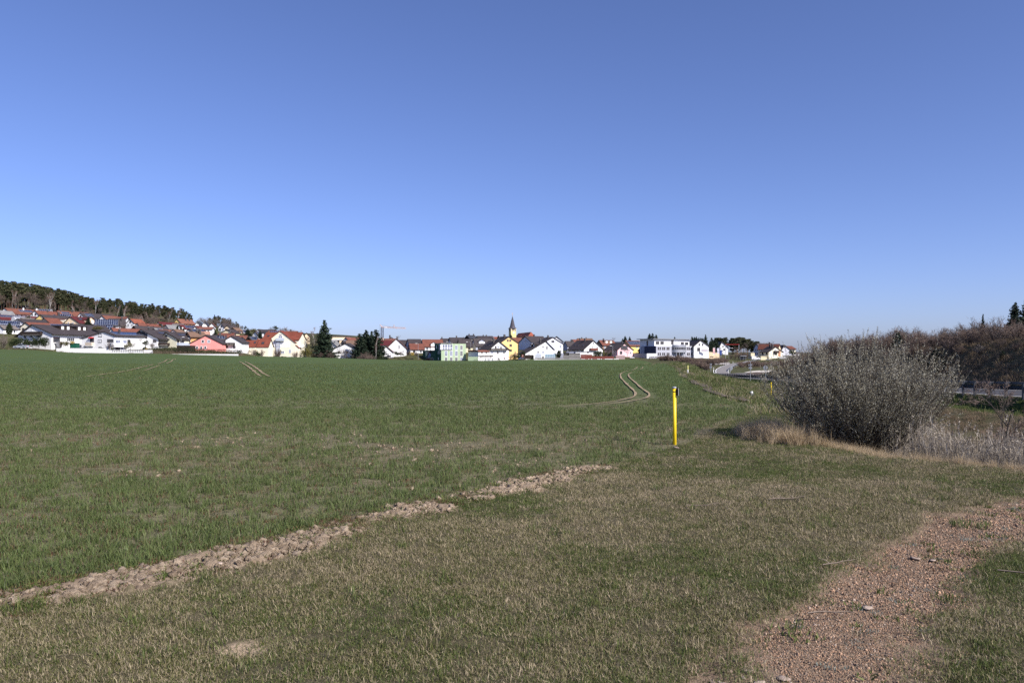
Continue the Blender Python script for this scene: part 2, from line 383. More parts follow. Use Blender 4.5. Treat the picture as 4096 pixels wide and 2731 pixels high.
h(1, 1845, 1960, 2185, None, 905, 785, 335, 'darkwood', 'dark', 'dark timbered house with large plain dark roof and black chimney', ch=[(.8, .4, 1.4)], th=60)
h(1, 1928, 2055, 2290, None, 1040, 952, 290, 'white', 'orangered', 'white house with weathered orange roof behind the solar roofed bay house')
h(2, 232, 385, 455, None, 635, 566, 372, 'white', 'orange', 'white gabled house with bright orange roof under the birches')
h(2, 345, 520, 690, None, 735, 640, 345, 'white', 'orangered', 'house with long orange red roof over dark timber gable')
h(2, 302, 450, 660, None, 775, 688, 318, 'darkwood', 'dark', 'house with black timber gable and dark brown roof', ch=[(.85, .1, 1.2)])
h(2, 668, 795, 835, None, 750, 696, 332, 'white', 'orange', 'small white house with orange roof behind the timber gable')
h(2, 668, 800, 838, None, 788, 735, 310, 'darkwood', 'grey', 'grey roofed house with glazed dark gable', solar=[('R', .3, .9, .1, .9)])
h(2, 780, 892, 1020, None, 815, 758, 300, 'white', 'redbrown', 'low white house with red roof behind the pale cream house')
h(2, 1028, 1145, 1200, None, 795, 755, 305, 'white', 'brown', 'white gabled house with brown roof left of the three spruces')
h(2, 920, 1000, 1095, None, 730, 672, 345, 'white', 'grey', 'white house with light grey roof in the middle of the slope')
h(2, 820, 860, 1012, None, 665, 620, 372, 'white', 'darkred', 'house with low dark red roof below the yellow gable')
h(2, 1078, 1228, 1325, 672, 640, 564, 392, 'yellow', 'brownred', 'yellow gabled house highest on the slope at the end of the wood', win=[(1126, 1142, 620, 642, 'd')], ch=[(.5, .3, .8), (.75, .3, .8)])
h(2, 1472, 1560, 1328, 712, 680, 614, 380, 'white', 'slate', 'white gabled house with slate blue roof, left one of a pair', win=[(1505, 1520, 640, 655, 'd')])
h(2, 1608, 1688, 1545, 712, 672, 618, 384, 'white', 'slate', 'white gabled house with slate blue roof, right one of a pair', win=[(1640, 1660, 640, 655, 'd')])
h(2, 1735, 1795, 1690, 735, 690, 640, 378, 'white', 'orangered', 'narrow white house with orange red roof beside the slate roofed pair')
h(2, 1200, 1240, 1385, None, 728, 672, 350, 'white', 'darkred', 'house with dark red roof and blue solar field below the yellow gable', solar=[('R', .2, .75, .1, .9)])
h(2, 1430, 1520, 1388, None, 745, 702, 345, 'white', 'redbrown', 'white gabled house with red and blue roof right of the satellite dish', solar=[('L', .1, .6, .1, .8)])
h(2, 1518, 1535, 1760, None, 748, 712, 352, 'white', 'brownred', 'long white house with brown red roof below the slate roofed pair', th=78)
h(2, 1300, 1432, 1535, None, 800, 742, 320, 'white', 'dark', 'white gabled house with blue solar roof behind the orange house', solar=[('R', .1, .95, .1, .9)])
h(2, 1470, 1500, 1642, None, 875, 796, 300, 'cream', 'salmonroof', 'house with pale salmon roof just behind the pink gable', ch=[(.1, .0, 1.0)], th=70)
h(2, 1050, 1060, 1210, None, 700, 655, 362, 'white', 'greybrown', 'house with grey brown roof beneath the yellow gable', th=75)
h(2, 1890, 2005, 2050, 775, 715, 645, 375, 'white', 'dark', 'white gabled house with black edged roof below the second wood')
h(2, 1998, 2118, 2170, 775, 722, 675, 362, 'apricotpale', 'dark', 'apricot gabled house with dark roof below the second wood')
h(2, 2085, 2215, 2260, 805, 768, 722, 350, 'brick', 'brown', 'brick coloured gabled house below the second wood')
h(2, 1922, 2162, 2210, 835, 810, 752, 325, 'creampale', 'dark', 'wide pale cream gable with window above the row of red roofs', win=[(2072, 2088, 785, 805, 'w')])
h(2, 1860, 1880, 2140, None, 880, 825, 310, 'white', 'orangered', 'long house with red roof between cream gable and the white front house', ch=[(.75, .2, 1.2)], th=80)
h(2, 1935, 2045, 2150, None, 925, 860, 296, 'darkwood', 'orangered', 'dark timber gable with orange red roof behind the white front house', ax=1985)
h(2, 1765, 1800, 1990, None, 940, 860, 292, 'white', 'dark', 'house with dark roof and blue solar panels right behind the pink gable', solar=[('R', .3, .9, .2, .8)], ch=[(.55, .2, 1.8)], th=68)
# --- behind the apartment house and further right
h(3, 200, 305, 330, None, 610, 555, 372, 'creampale', 'dark', 'small cream house with dark roof and white flagpole')
h(3, 262, 345, 385, None, 620, 560, 362, 'greyblue', 'grey', 'blue grey gabled house with solar panels near the round conifer', solar=[('R', .1, .9, .1, .9)])
h(3, 500, 618, 645, 720, 655, 592, 345, 'white', 'dark', 'bright white gabled house with solar panels left of the conifer', solar=[('R', .1, .9, .2, .9)], th=25)
h(3, 570, 678, None, None, 600, 553, 375, 'white', 'dark', 'bright white gable highest behind the apartment house', L=10)
h(3, 245, 395, 410, None, 750, 700, 308, 'white', 'redbrown', 'white gable with red roof behind the low garage', th=25)
h(3, 150, 165, 345, None, 720, 672, 318, 'cream', 'redbrown', 'red roof running behind the small dark balcony house', th=80)
h(3, 378, 498, 562, None, 755, 692, 302, 'darkwood', 'dark', 'dark gabled house with blue solar panels above the garages', solar=[('R', .1, .9, .1, .9)])
h(3, 690, 695, 805, None, 608, 564, 345, 'white', 'dark', 'dark roof seen over the left end of the apartment house', th=85)
h(3, 785, 790, 1060, None, 640, 584, 338, 'white', 'redbrown', 'red roof with long blue solar row behind the apartment house', solar=[('R', .1, .85, .1, .8)], th=85)
h(3, 1120, 1125, 1225, None, 640, 591, 345, 'white', 'redbrown', 'red roof seen over the right end of the apartment house', th=85, ch=[(.4, .0, 1.0)])
h(3, 1478, 1590, 1385, 810, 682, 622, 335, 'apricotpale', 'dark', 'pale apricot house with white balcony beside the bare birch', auto=1)
h(3, 2000, 2010, 2340, None, 790, 690, 360, 'apricotpale', 'dark', 'long flat pale apricot building right of the big spruce', th=85, flat=1, sband=1)
h(3, 1972, 2110, 2150, 925, 880, 765, 325, 'white', 'grey', 'white gabled house partly hidden by the big spruce', ax=1985)
h(3, 2165, 2262, 2290, None, 840, 772, 325, 'white', 'dark', 'small white house with open dark gable right of the big spruce', win=[(2190, 2240, 800, 840, 'd')])
h(4, 176, 240, 440, None, 905, 843, 345, 'greyblue', 'orangered', 'blue grey house with orange red roof left of the four spruces')
h(4, 178, 200, 440, None, 1060, 912, 322, 'darkwood', 'brown', 'house with big brown roof behind the white gable', th=78)
h(4, 1158, 1215, 1080, 930, 880, 838, 385, 'white', 'redbrown', 'small white gable with red roof and tall chimney below the crane', ch=[(.6, -.3, 2.2)])
h(4, 1060, 1066, 1226, None, 920, 873, 365, 'cream', 'redbrown', 'low red roof below the crane jib', th=85)
h(4, 962, 970, 1190, None, 1010, 920, 345, 'cream', 'darkred', 'dark red roof with a dormer right of the spruces', th=82)
h(4, 1385, 1392, 1575, None, 1022, 903, 345, 'greyblue', 'dark', 'dark roof behind the steep white house', th=80)
h(4, 1535, 1612, 1885, None, 985, 884, 338, 'greyblue', 'dark', 'barn with wide dark roof over a lower red roof', th=72, auto=0)  # left gable's shade is painted as a grey blue wall
h(4, 1590, 1640, 1935, 1180, 1105, 985, 318, 'white', 'orangered', 'white house with low orange roof under the dark barn roof', th=75)
h(5, 20, 90, 545, 1060, 975, 818, 332, 'white', 'orangered', 'white house with wide orange roof and white cross gable left of the green building', th=75, dorm=[('R', .35, .66, .95)])
h(5, 490, 508, 698, None, 890, 797, 352, 'greyblue', 'dark', 'dark roofed house right behind the green building', th=80, ch=[(.1, .0, 1.0)])
h(5, 688, 745, 1065, None, 895, 773, 340, 'greyblue', 'dark', 'house in bluish shade tone with long dark roof behind the green building', th=72, ch=[(.5, .0, 1.2)], sky=[('R', .35, .43, .7, .9)])  # wall colour darkened and blued for its shaded gable
h(5, 925, 950, 1235, 1110, 975, 808, 330, 'creampale', 'dark', 'cream house with dark roof and wide window near the street lamp', th=75, swin=[(1130, 1182, 1005, 1046, 'd')], ch=[(.4, .0, 1.2)])
h(5, 1192, 1312, 1720, 1120, 960, 790, 336, 'greyblue', 'dark', 'gabled house in grey blue shade tone with wide dormer in its dark roof', th=62, win=[(1213, 1233, 898, 950, 'd'), (1256, 1274, 900, 945, 'w'), (1212, 1230, 1005, 1055, 'w'), (1254, 1272, 1000, 1050, 'w')], dorm=[('R', .2, .55, .7)])  # shade of the left gable is put into the grey blue wall
h(5, 1040, 1165, 1258, None, 780, 716, 420, 'darkwood', 'slate', 'small dark gabled house on the skyline left of the church', th=55, ch=[(.2, .2, 1.0), (.8, .2, 1.0)])
h(5, 1322, 1380, 1735, None, 790, 735, 410, 'cream', 'dark', 'long dark roof on the skyline left of the church', th=75, ch=[(.4, .1, .8), (.6, .1, .8)])
h(5, 1740, 1745, 1802, None, 800, 757, 415, 'cream', 'orange', 'bit of orange roof between chimney and small conifer', th=85)
h(6, 215, 505, 935, 930, 755, 621, 345, 'bluewhite', 'dark', 'shaded bluish house with broad dark roof and vented chimney', th=55, win=[(354, 371, 700, 748, 'w'), (388, 411, 698, 746, 'w'), (262, 278, 808, 855, 'w')], ch=[(.5, .0, 1.2)])  # bluish shade of this gable is painted as the wall tint
h(6, 205, 302, 150, 800, 700, 634, 385, 'white', 'dark', 'small white gable in front of the red church roof', win=[(260, 270, 680, 698, 'd')])
h(6, 55, 62, 215, 830, 800, 658, 372, 'cream', 'redbrown', 'brick red roof beside the apricot house', th=80)
h(6, 1045, 1245, None, 900, 740, 630, 352, 'white', 'dark', 'white gable strip behind the bluish house', ax=1105, yel=660, L=12, auto=0)
h(6, 1262, 1350, 1450, 950, 840, 738, 338, 'greyblue', 'dark', 'shaded blue grey house with dark roof and white lean-to', th=52, ch=[(.7, .1, 1.0)])  # grey blue here is shade put into the wall colour
h(6, 1408, 1562, 1905, 900, 810, 704, 352, 'brownwall', 'orangered', 'brown rendered house with orange red roof behind the dark one', th=58, ch=[(.5, .0, 1.0)])
h(6, 1600, 1612, 1960, None, 740, 674, 430, 'brick', 'brown', 'long brown roof on the skyline in the village centre', th=85, ch=[(.3, .0, .8), (.6, .0, .8)])
h(7, 35, 135, 405, 535, 452, 370, 345, 'brownwall', 'orangered', 'brown house with red roof and dark dormer with white windows', th=60, dorm=[('R', .22, .85, .62)], ch=[(.3, .0, 1.0)])
h(7, 510, 628, 885, 575, 462, 378, 340, 'yellow', 'orangered', 'yellow house whose red roof carries rows of solar panels', th=62, solar=[('R', .02, .98, .12, .88)], swin=[(750, 785, 480, 506, 'w'), (810, 840, 485, 525, 'w')])
h(7, 400, 405, 490, None, 440, 400, 400, 'greyblue', 'slate', 'grey roof behind the pale pink house', th=80)
h(7, 800, 880, 940, None, 548, 500, 330, 'darkwood', 'dark', 'dark shed roof left of the office building', th=30)
# --- right-hand group by the bridge
h(8, 690, 830, None, 460, 350, 264, 365, 'white', 'dark', 'steep white gabled house between the conifers and the flags', ax=735, L=11, win=[(745, 762, 325, 343, 'd'), (760, 785, 370, 395, 'd')])
h(8, 1256, 1318, 1680, 490, 360, 292, 362, 'bluewhite', 'dark', 'white house with long dark roof at the back of the bridge group', th=45, win=[(1270, 1278, 378, 402, 'd'), (1290, 1299, 378, 402, 'd'), (1270, 1278, 432, 456, 'd'), (1290, 1299, 432, 456, 'd')])  # white house, with the gable's pale blue shade in its wall colour
h(8, 1612, 1692, 1368, 490, 372, 301, 352, 'apricotpale', 'orangered', 'house with orange red roof and apricot gable in the bridge group', th=50, win=[(1638, 1650, 325, 342, 'd')], ch=[(.5, .0, 1.0)])
h(8, 1470, 1732, 1400, 495, 418, 342, 340, 'cream', 'dark', 'cream chalet with dark balcony and outside stair in the bridge group', ax=1600, th=28, ov=.9, win=[(1580, 1615, 380, 402, 'w'), (1590, 1625, 445, 468, 'd')], balc=[(1560, 1636, 402, 434, 'wood')], ch=[(.2, -.2, 1.6), (.5, -.2, 1.6)], brick=(1648, 1696, 400, 492))
h(8, 1660, 1822, None, 470, 400, 318, 355, 'bluewhite', 'dark', 'bluish white gable right of the cream chalet', ax=1718, L=10, win=[(1712, 1726, 335, 352, 'd')])
h(8, 1745, 1750, 1815, 470, 375, 335, 372, 'cream', 'orangered', 'red roof end right of the bluish white gable', th=80)

# ------------------------------------------------------------------ solve each house: place, turn and size
def solve(s):
    z = s['z']; Y = s['Y']
    g0, g1 = zx(z, s['gx0']), zx(z, s['gx1'])
    ax = zx(z, s.get('ax', 0.5 * (s['gx0'] + s['gx1'])))
    m = Y / F
    gp = (g1 - g0) * m
    if s['sx'] is None:
        phi = math.radians(s.get('ang', 0)); th = abs(phi); side = 0
        w = gp / math.cos(th); l = s.get('L', 10)
        cor = 'c'
    else:
        sxp = zx(z, s['sx']); side = 1 if sxp > g1 - 1 else -1
        W = s.get('W', 8.6)
        if 'th' in s: th = math.radians(s['th'])
        else: th = math.acos(min(0.978, max(0.97, gp / W)))
        lp = ((sxp - g1) if side > 0 else (g0 - sxp)) * m
        if s.get('th', 0) >= 68: w = s.get('W', 10.0)
        else: w = max(gp / math.cos(th), 3.0)
        l = max(lp / max(0.2, math.sin(th)), 6.0)
        if l > 26 and s.get('th', 0) < 50: l = 26
        phi = -th if side > 0 else th
    zz = lambda py, d=Y: EYE - (zy(z, py) - HY) / F * d
    # depth of the gable's mid-point
    dg = Y + (0.5 * w * math.sin(th) if side else 0)
    za = zz(s['yr'], dg)
    zr = zz(s['ye']); zl = zz(s.get('yel', s['ye']))
    zb = zz(s['yb']) if s['yb'] is not None else min(zr, zl) - 5.5
    c, sn = math.cos(phi), math.sin(phi)
    if side > 0: corner, lc = PX(g1, HY, Y), (w / 2, -l / 2)
    elif side < 0: corner, lc = PX(g0, HY, Y), (-w / 2, -l / 2)
    else: corner, lc = PX(0.5 * (g0 + g1), HY, Y), (0, -l / 2)
    X0 = corner.x - (c * lc[0] - sn * lc[1]); Y0 = corner.y - (sn * lc[0] + c * lc[1])
    ua = (ax - g0) / max(1e-6, g1 - g0) * w - w / 2 if g1 - g0 > 4 else 0.0
    ua = max(-0.4 * w, min(0.4 * w, ua))
    if za < max(zl, zr) + 0.8: za = max(zl, zr) + 0.8
    s.update(loc=(X0, Y0, zb), phi=phi, w=w, l=l, hl=zl - zb, hr=zr - zb, ha=za - zb, ua=ua, side=side, theta=th, zz=zz)
for s in SPEC: solve(s)
# ------------------------------------------------------------------ lie of the land
# field edge (wheat | grass verge), ditch edge, guardrail line and the far controls, all in metres
XF_T = np.array([[-20, -20], [2, -6.9], [5.45, -3.32], [5.76, -2.85], [6.51, -2.19], [7.29, -1.78], [7.97, -1.38], [8.65, -.83], [10.27, .13], [11.66, 1.23], [13.2, 2.2], [14.9, 3.3], [19, 5.0], [23, 7.1], [26, 7.9], [35, 8.9], [52, 11.7], [75, 15.9], [101, 21], [130, 26], [160, 32], [190, 39], [220, 48], [400, 80]], dtype=float)
XE_T = np.array([[-20, 40], [2, 13], [4, 12.2], [8, 9.4], [11.3, 7.3], [13.1, 6.0], [16.4, 5.45], [19.5, 6.1], [23, 7.9], [26, 8.9], [35, 10.4], [52, 13.4], [75, 17.6], [101, 22.8], [130, 28.5], [160, 35], [190, 42], [220, 51], [400, 90]], dtype=float)
G_PX = [(2835, 1508, 200), (2920, 1508, 180), (3050, 1518, 155), (3170, 1527, 130), (3400, 1545, 90), (3700, 1562, 62), (3900, 1578, 52), (4096, 1588, 46)]
G_PT = [PX(*g) for g in G_PX]
XG_T = np.array([[-20, 28.8], [20, 29.2]] + [[p.y, p.x] for p in reversed(G_PT)] + [[205, 49.6], [400, 60]], dtype=float)
ZG_T = np.array([[-20, -.5], [20, -.6]] + [[p.y, p.z] for p in reversed(G_PT)] + [[205, -3.95], [400, -4.2]], dtype=float)
def tab(T, y): return np.interp(y, T[:, 0], T[:, 1])
NEAR_S = np.array([[0, 0], [.08, -.42], [.2, -1.7], [.5, -2.4], [.64, -2.15], [.8, -1.5], [.87, -1.6], [.93, -1.95], [1, 0]])
FAR_F = np.array([[0, 0], [.13, .36], [.24, .62], [.5, .97], [.85, 1.28], [.93, 1.3], [1, 1]])

def near_z(x, y):
    xe, xg, zg = tab(XE_T, y), tab(XG_T, y), tab(ZG_T, y)
    s = np.clip((x - xe) / (xg - xe), 0, 1)
    zn = np.interp(s, NEAR_S[:, 0], NEAR_S[:, 1]) + zg * sstep(.9, 1.0, s) 
    zf = np.interp(s, FAR_F[:, 0], FAR_F[:, 1]) * zg
    k = sstep(45, 95, y)
    z = zn * (1 - k) + zf * k
    # road bed, then the cut bank on its far side
    bank = np.clip((x - xg - 9.6) / 1.32, 0, 1e9)
    hb = 4.9 * (1 - sstep(155, 205, y)) 
    zr = zg - .12 + np.minimum(bank, hb) + .12 * sstep(9.0, 9.7, x - xg)
    z = np.where(x > xg + .5, zr, z)
    return z

CTRL = []
def ctrl(px, py, Y): p = PX(px, py, Y); CTRL.append((p.x, p.y, p.z))
for s in SPEC: CTRL.append(s['loc'])
FE = [(-500, 1392, 300), (-200, 1394, 303), (0, 1397, 305), (110, 1398, 307), (220, 1406, 310), (320, 1414, 312), (420, 1415, 318), (500, 1414, 314), (560, 1411, 312), (620, 1415, 313), (800, 1423, 319), (960, 1435, 334), (1100, 1440, 366), (1200, 1445, 375), (1300, 1450, 380), (1400, 1452, 384), (1500, 1453, 386), (1600, 1451, 386), (1700, 1446, 385),
      (1800, 1445, 385), (1950, 1443, 386), (2050, 1441, 388), (2150, 1439, 388), (2300, 1437, 390), (2450, 1436, 390), (2560, 1437, 388), (2650, 1442, 375), (2720, 1450, 320), (2770, 1455, 265)]
for p in FE: ctrl(*p)
for px in range(-600, 2600, 250):
    xx = (px - CX) / F
    rise = max(0, (700 - px)) / 700.0
    for Y, k in ((150, .10), (200, .3), (255, .7)):
        zt = float(np.interp(px, [f[0] for f in FE], [PX(*f).z for f in FE]))
        CTRL.append((xx * Y, Y, zt * k if zt > 0 else zt * k))
for p in [(2880, 1491, 207), (2960, 1488, 212), (2835, 1494, 212), (2870, 1479, 240), (2925, 1466, 300), (2975, 1446, 400), (3040, 1441, 440), (3080, 1439, 440), (3150, 1439, 440), (3200, 1440, 430),
          (3050, 1452, 330), (3000, 1465, 270), (3020, 1480, 238), (3100, 1482, 238), (3180, 1485, 235), (3300, 1490, 230), (3010, 1492, 205), (3150, 1494, 200), (3120, 1448, 330), (3180, 1458, 320), (3260, 1490, 300), (3300, 1490, 420), (3400, 1490, 420),
          (2860, 1467, 262), (2790, 1458, 262), (2830, 1456, 290), (2900, 1450, 340), (2700, 1443, 360), (2600, 1430, 415), (2700, 1430, 420), (2800, 1431, 425), (2900, 1432, 430), (3000, 1434, 445), (3250, 1430, 470), (3600, 1420, 500), (4200, 1400, 500), (3600, 1420, 300), (4200, 1400, 300)]:
    ctrl(*p)
# wooded hill to the left and the land beyond the village
for p in [(-700, 1225, 570), (-300, 1233, 575), (0, 1246, 580), (150, 1251, 582), (300, 1264, 585), (430, 1273, 590), (560, 1283, 592), (700, 1296, 595), (830, 1318, 600), (930, 1325, 610), (1050, 1340, 620), (1180, 1356, 640), (1400, 1385, 650), (1700, 1400, 650), (2050, 1413, 830), (2400, 1405, 700), (2900, 1412, 600), (3400, 1416, 600), (4000, 1418, 700)]:
    ctrl(*p)
for p in [(-300, 1205, 700), (0, 1222, 700), (150, 1226, 700), (300, 1235, 700), (430, 1246, 700), (560, 1258, 700), (700, 1280, 700), (830, 1312, 700), (930, 1328, 700), (1050, 1346, 720), (-300, 1215, 850), (0, 1232, 850), (300, 1250, 850), (560, 1285, 850), (830, 1330, 850), (1050, 1355, 850),
          (-300, 1150, 690), (-150, 1170, 690), (0, 1185, 690), (100, 1195, 690), (200, 1202, 690), (300, 1212, 690), (400, 1222, 690), (500, 1232, 690), (600, 1243, 690), (690, 1252, 690), (760, 1285, 690), (880, 1318, 690), (960, 1332, 690), (1050, 1346, 690), (-200, 1175, 760), (0, 1195, 760), (200, 1210, 760), (400, 1228, 760), (600, 1255, 760), (700, 1278, 760), (850, 1320, 760),
          (-100, 1234, 640), (100, 1238, 640), (230, 1247, 640), (370, 1257, 640), (500, 1266, 640), (630, 1277, 640), (760, 1295, 645)]:
    ctrl(*p)
for x, y, z in [ (0, 1200, 8), (300, 1200, 4), (700, 1200, 4), (-900, 500, 45), (-600, 300, 20), (-400, 250, 8), (500, 500, 2), (-1500, 1500, 60), (1500, 1500, 6), (0, 2500, 8), (-1500, 2800, 40), (1800, 2800, 8)]:
    CTRL.append((x, y, z))
# the side road climbing to the bridge: left and right edge with distance
RAMP = [((640, 747), (850, 757), 212), ((629, 718), (837, 728), 222), ((648, 690), (843, 700), 238), ((718, 651), (882, 662), 272), ((860, 610), (1000, 613), 330), ((1050, 579), (1130, 583), 395), ((1150, 559), (1225, 563), 440)]
RAMP_PTS = []
for i in range(len(RAMP) - 1):
    for f in (0, .25, .5, .75):
        (a, b, Ya), (c, d, Yb) = RAMP[i], RAMP[i + 1]
        Yq = Ya + (Yb - Ya) * f
        L_ = PX(zx(8, a[0] + (c[0] - a[0]) * f), zy(8, a[1] + (c[1] - a[1]) * f), Yq); R_ = PX(zx(8, b[0] + (d[0] - b[0]) * f), zy(8, b[1] + (d[1] - b[1]) * f), Yq)
        RAMP_PTS.append((L_, R_))
        for g in (-.15, .2, .5, .8, 1.15):
            p = L_ + (R_ - L_) * g; CTRL.append((p.x, p.y, p.z - .35 - .25 * (g in (.2, .5, .8))))
CTRL = np.array(CTRL)

def far_z(x, y):
    x = np.asarray(x, dtype=float); y = np.asarray(y, dtype=float)
    sh = x.shape; xf, yf = x.ravel(), y.ravel()
    out = np.zeros(len(xf))
    for i in range(0, len(xf), 40000):
        a, b = xf[i:i + 40000, None], yf[i:i + 40000, None]
        w = ((a - CTRL[:, 0]) ** 2 + (b - CTRL[:, 1]) ** 2 + 36.0) ** -2.0
        out[i:i + 40000] = (w * CTRL[:, 2]).sum(1) / w.sum(1)
    return out.reshape(sh)

def terrain(x, y, fine=True):
    x = np.asarray(x, dtype=float); y = np.asarray(y, dtype=float)
    zn = near_z(x, y)
    xe = tab(XE_T, y)
    kL = sstep(115, 250, y); kR = sstep(185, 222, y)
    k = np.where(x < xe, kL, kR)
    k = k + (kL - kR) * 0
    blend = sstep(-6, 6, x - xe)
    k = kL * (1 - blend) + kR * blend
    need = k > 0
    z = np.array(zn, dtype=float)
    if need.any():
        zf = far_z(x[need], y[need])
        z[need] = zn[need] * (1 - k[need]) + zf * k[need]
    if fine:
        far = np.clip(y / 40, 0, 1)
        off = (x > xe)
        z = z + (fbm(x * .45, y * .45, 3, 3) - .5) * (.07 + .12 * off) * (1 - sstep(80, 160, y))
    return z

def ground_hit(px, py, y0=3.0, y1=700.0):
    Ys = np.geomspace(y0, y1, 4000); xs = (px - CX) / F * Ys; zr = EYE - (py - HY) / F * Ys
    hit = np.where(terrain(xs, Ys) >= zr)[0]
    return float(Ys[hit[0]]) if len(hit) else y1
def tz(x, y): return float(terrain(np.array([x]), np.array([y]))[0])

# gravel path outline and bare soil strip on the near flat ground (y > 0), from the photograph
def flat(px, py): Y = EYE * F / (py - HY); return ((px - CX) / F * Y, Y)
PATH_PX = [(2700, 2860), (2850, 2731), (2960, 2600), (3080, 2480), (3200, 2360), (3330, 2270), (3440, 2200), (3560, 2150), (3700, 2090), (3830, 2030), (3960, 2000), (4096, 1990), (4400, 1965), (4400, 2020), (4250, 2070), (4096, 2150), (4000, 2220), (3900, 2310), (3830, 2420), (3765, 2520), (3725, 2620), (3710, 2731), (3710, 2860)]
PATH = np.array([flat(*p) for p in PATH_PX])
STRIP_PX = [(-300, 2470), (104, 2388), (300, 2362), (470, 2333), (720, 2285), (975, 2228), (1271, 2146), (1497, 2084), (1741, 2030), (1900, 1990), (2089, 1938), (2250, 1905), (2385, 1872)]
STRIP = np.array([flat(*p) for p in STRIP_PX])
def poly_sd(P, x, y):
    """signed distance to a polygon, negative inside"""
    d = np.full(x.shape, 1e9); ins = np.zeros(x.shape, dtype=bool); n = len(P)
    for i in range(n):
        ax_, ay = P[i]; bx, by = P[(i + 1) % n]
        t = np.clip(((x - ax_) * (bx - ax_) + (y - ay) * (by - ay)) / ((bx - ax_) ** 2 + (by - ay) ** 2 + 1e-12), 0, 1)
        d = np.minimum(d, np.hypot(x - ax_ - t * (bx - ax_), y - ay - t * (by - ay)))
        c = ((ay > y) != (by > y)) & (x < (bx - ax_) * (y - ay) / (by - ay + 1e-12) + ax_)
        ins ^= c
    return np.where(ins, -d, d)
def line_d(P, x, y):
    d = np.full(x.shape, 1e9); tt = np.zeros(x.shape)
    for i in range(len(P) - 1):
        ax_, ay = P[i][:2]; bx, by = P[i + 1][:2]
        t = np.clip(((x - ax_) * (bx - ax_) + (y - ay) * (by - ay)) / ((bx - ax_) ** 2 + (by - ay) ** 2 + 1e-12), 0, 1)
        e = np.hypot(x - ax_ - t * (bx - ax_), y - ay - t * (by - ay))
        tt = np.where(e < d, i + t, tt); d = np.minimum(d, e)
    return d, tt
# wheel tracks in the wheat, as pixel polylines with true distances on the flat field
def fl(px, py):
    x, y = flat(px, py); return (x, y)
TRACKS = [[fl(2250, 1629), fl(2330, 1622), fl(2440, 1612), fl(2505, 1601), fl(2540, 1590), fl(2545, 1576), fl(2530, 1558), fl(2505, 1538), fl(2485, 1515), fl(2480, 1500), fl(2490, 1492), fl(2520, 1483)],
          [fl(2360, 1622), fl(2470, 1616), fl(2550, 1605), fl(2595, 1594), fl(2603, 1582), fl(2590, 1570), fl(2560, 1550), fl(2530, 1523), fl(2513, 1505), fl(2515, 1497), fl(2530, 1490)],
          [fl(2525, 1484), fl(2545, 1475), fl(2550, 1468)], [fl(2560, 1480), fl(2570, 1474), fl(2572, 1468)]]
def soil_masks(x, y):
    """0..1: open clods of the ploughed strip, gravel of the path, bare spots"""
    near = y < 30
    strip = np.zeros(x.shape); path = np.zeros(x.shape)
    if near.any():
        xn, yn = x[near], y[near]
        wob = (fbm(xn * 3, yn * 3, 21, 3) - .5)
        d, t = line_d(STRIP, xn, yn)
        wdt = .09 + .36 * fbm(xn * .9, yn * .9, 31, 2) * np.clip(1.1 - .0 * t, .3, 1.2)
        s = 1 - sstep(-.06, .07, d - wdt + wob * .35)
        s *= (1 - .9 * sstep(10.2, 12.2, yn) * vnoise(xn * 3.1, yn * 3.1, 44)) * sstep(.33, .5, fbm(xn * 1.7, yn * 1.7, 41, 4) + .06)
        sd = poly_sd(PATH, xn, yn)
        p = 1 - sstep(-.22, .22, sd - .09 + wob * .6 + (fbm(xn * 1.2, yn * 1.2, 51, 3) - .5) * .35)
        strip[near] = s; path[near] = p
    # bare pale patch in the near grass and thin places in the wheat
    px_, py_ = flat(975, 2585)
    bare = 1 - sstep(.1, .22, np.hypot((x - px_), (y - py_) * 1.0) + (fbm(x * 6, y * 6, 61, 3) - .5) * .22)
    return strip, path, bare
def track_mask(x, y):
    m = np.zeros(x.shape)
    q = (y > 14) & (y < 140)
    if q.any():
        xn, yn = x[q], y[q]; r = np.zeros(xn.shape)
        for T in TRACKS:
            d, _ = line_d(T, xn, yn)
            r = np.maximum(r, 1 - sstep(.2, .45, d))
        m[q] = r
    return m
def wheat_cover(x, y):
    """how densely the wheat covers the soil, 0..1"""
    thin = np.exp(-((y - 14.5) / 4.0) ** 2) * .13
    n = fbm(x * .55, y * .9, 5, 4)
    c = 1 - thin * 1.3 - .5 * sstep(.5, .85, n) * np.exp(-((y - 13) / 7.5) ** 2)
    return np.clip(c, .2, 1)

# ------------------------------------------------------------------ ground sheet: one grid of rings round the camera foot, cut into the surfaces it carries
ang = np.concatenate([np.linspace(-82, -39, 40, endpoint=False), np.linspace(-39, 39, 760), np.linspace(39, 82, 41)[1:]])
rad = np.concatenate([np.geomspace(.6, 3.0, 20, endpoint=False), np.geomspace(3.0, 30, 330, endpoint=False), np.geomspace(30, 640, 330, endpoint=False), np.geomspace(640, 3200, 40)])
A, R = np.meshgrid(np.radians(ang), rad, indexing='ij')
GX, GY = R * np.sin(A), R * np.cos(A)
GZ = terrain(GX, GY)
strip_m, path_m, bare_m = soil_masks(GX, GY)
cl = fbm(GX * 9, GY * 9, 91, 3); cl2 = fbm(GX * 26, GY * 26, 92, 2)
cl3 = 1 - np.abs(2 * fbm(GX * 5.5, GY * 5.5, 94, 3) - 1)
GZ = GZ + strip_m * (.0 + .10 * np.clip(cl - .3, 0, 1) + .05 * (cl2 - .5) - .07 * sstep(.86, .97, cl3))
grassy = (1 - path_m) * (1 - strip_m) * (R < 30)
GZ = GZ + grassy * (fbm(GX * 5, GY * 5, 93, 3) - .5) * .035 - path_m * .035
trk = track_mask(GX, GY)
XE_g, XF_g, XG_g = tab(XE_T, GY), tab(XF_T, GY), tab(XG_T, GY)
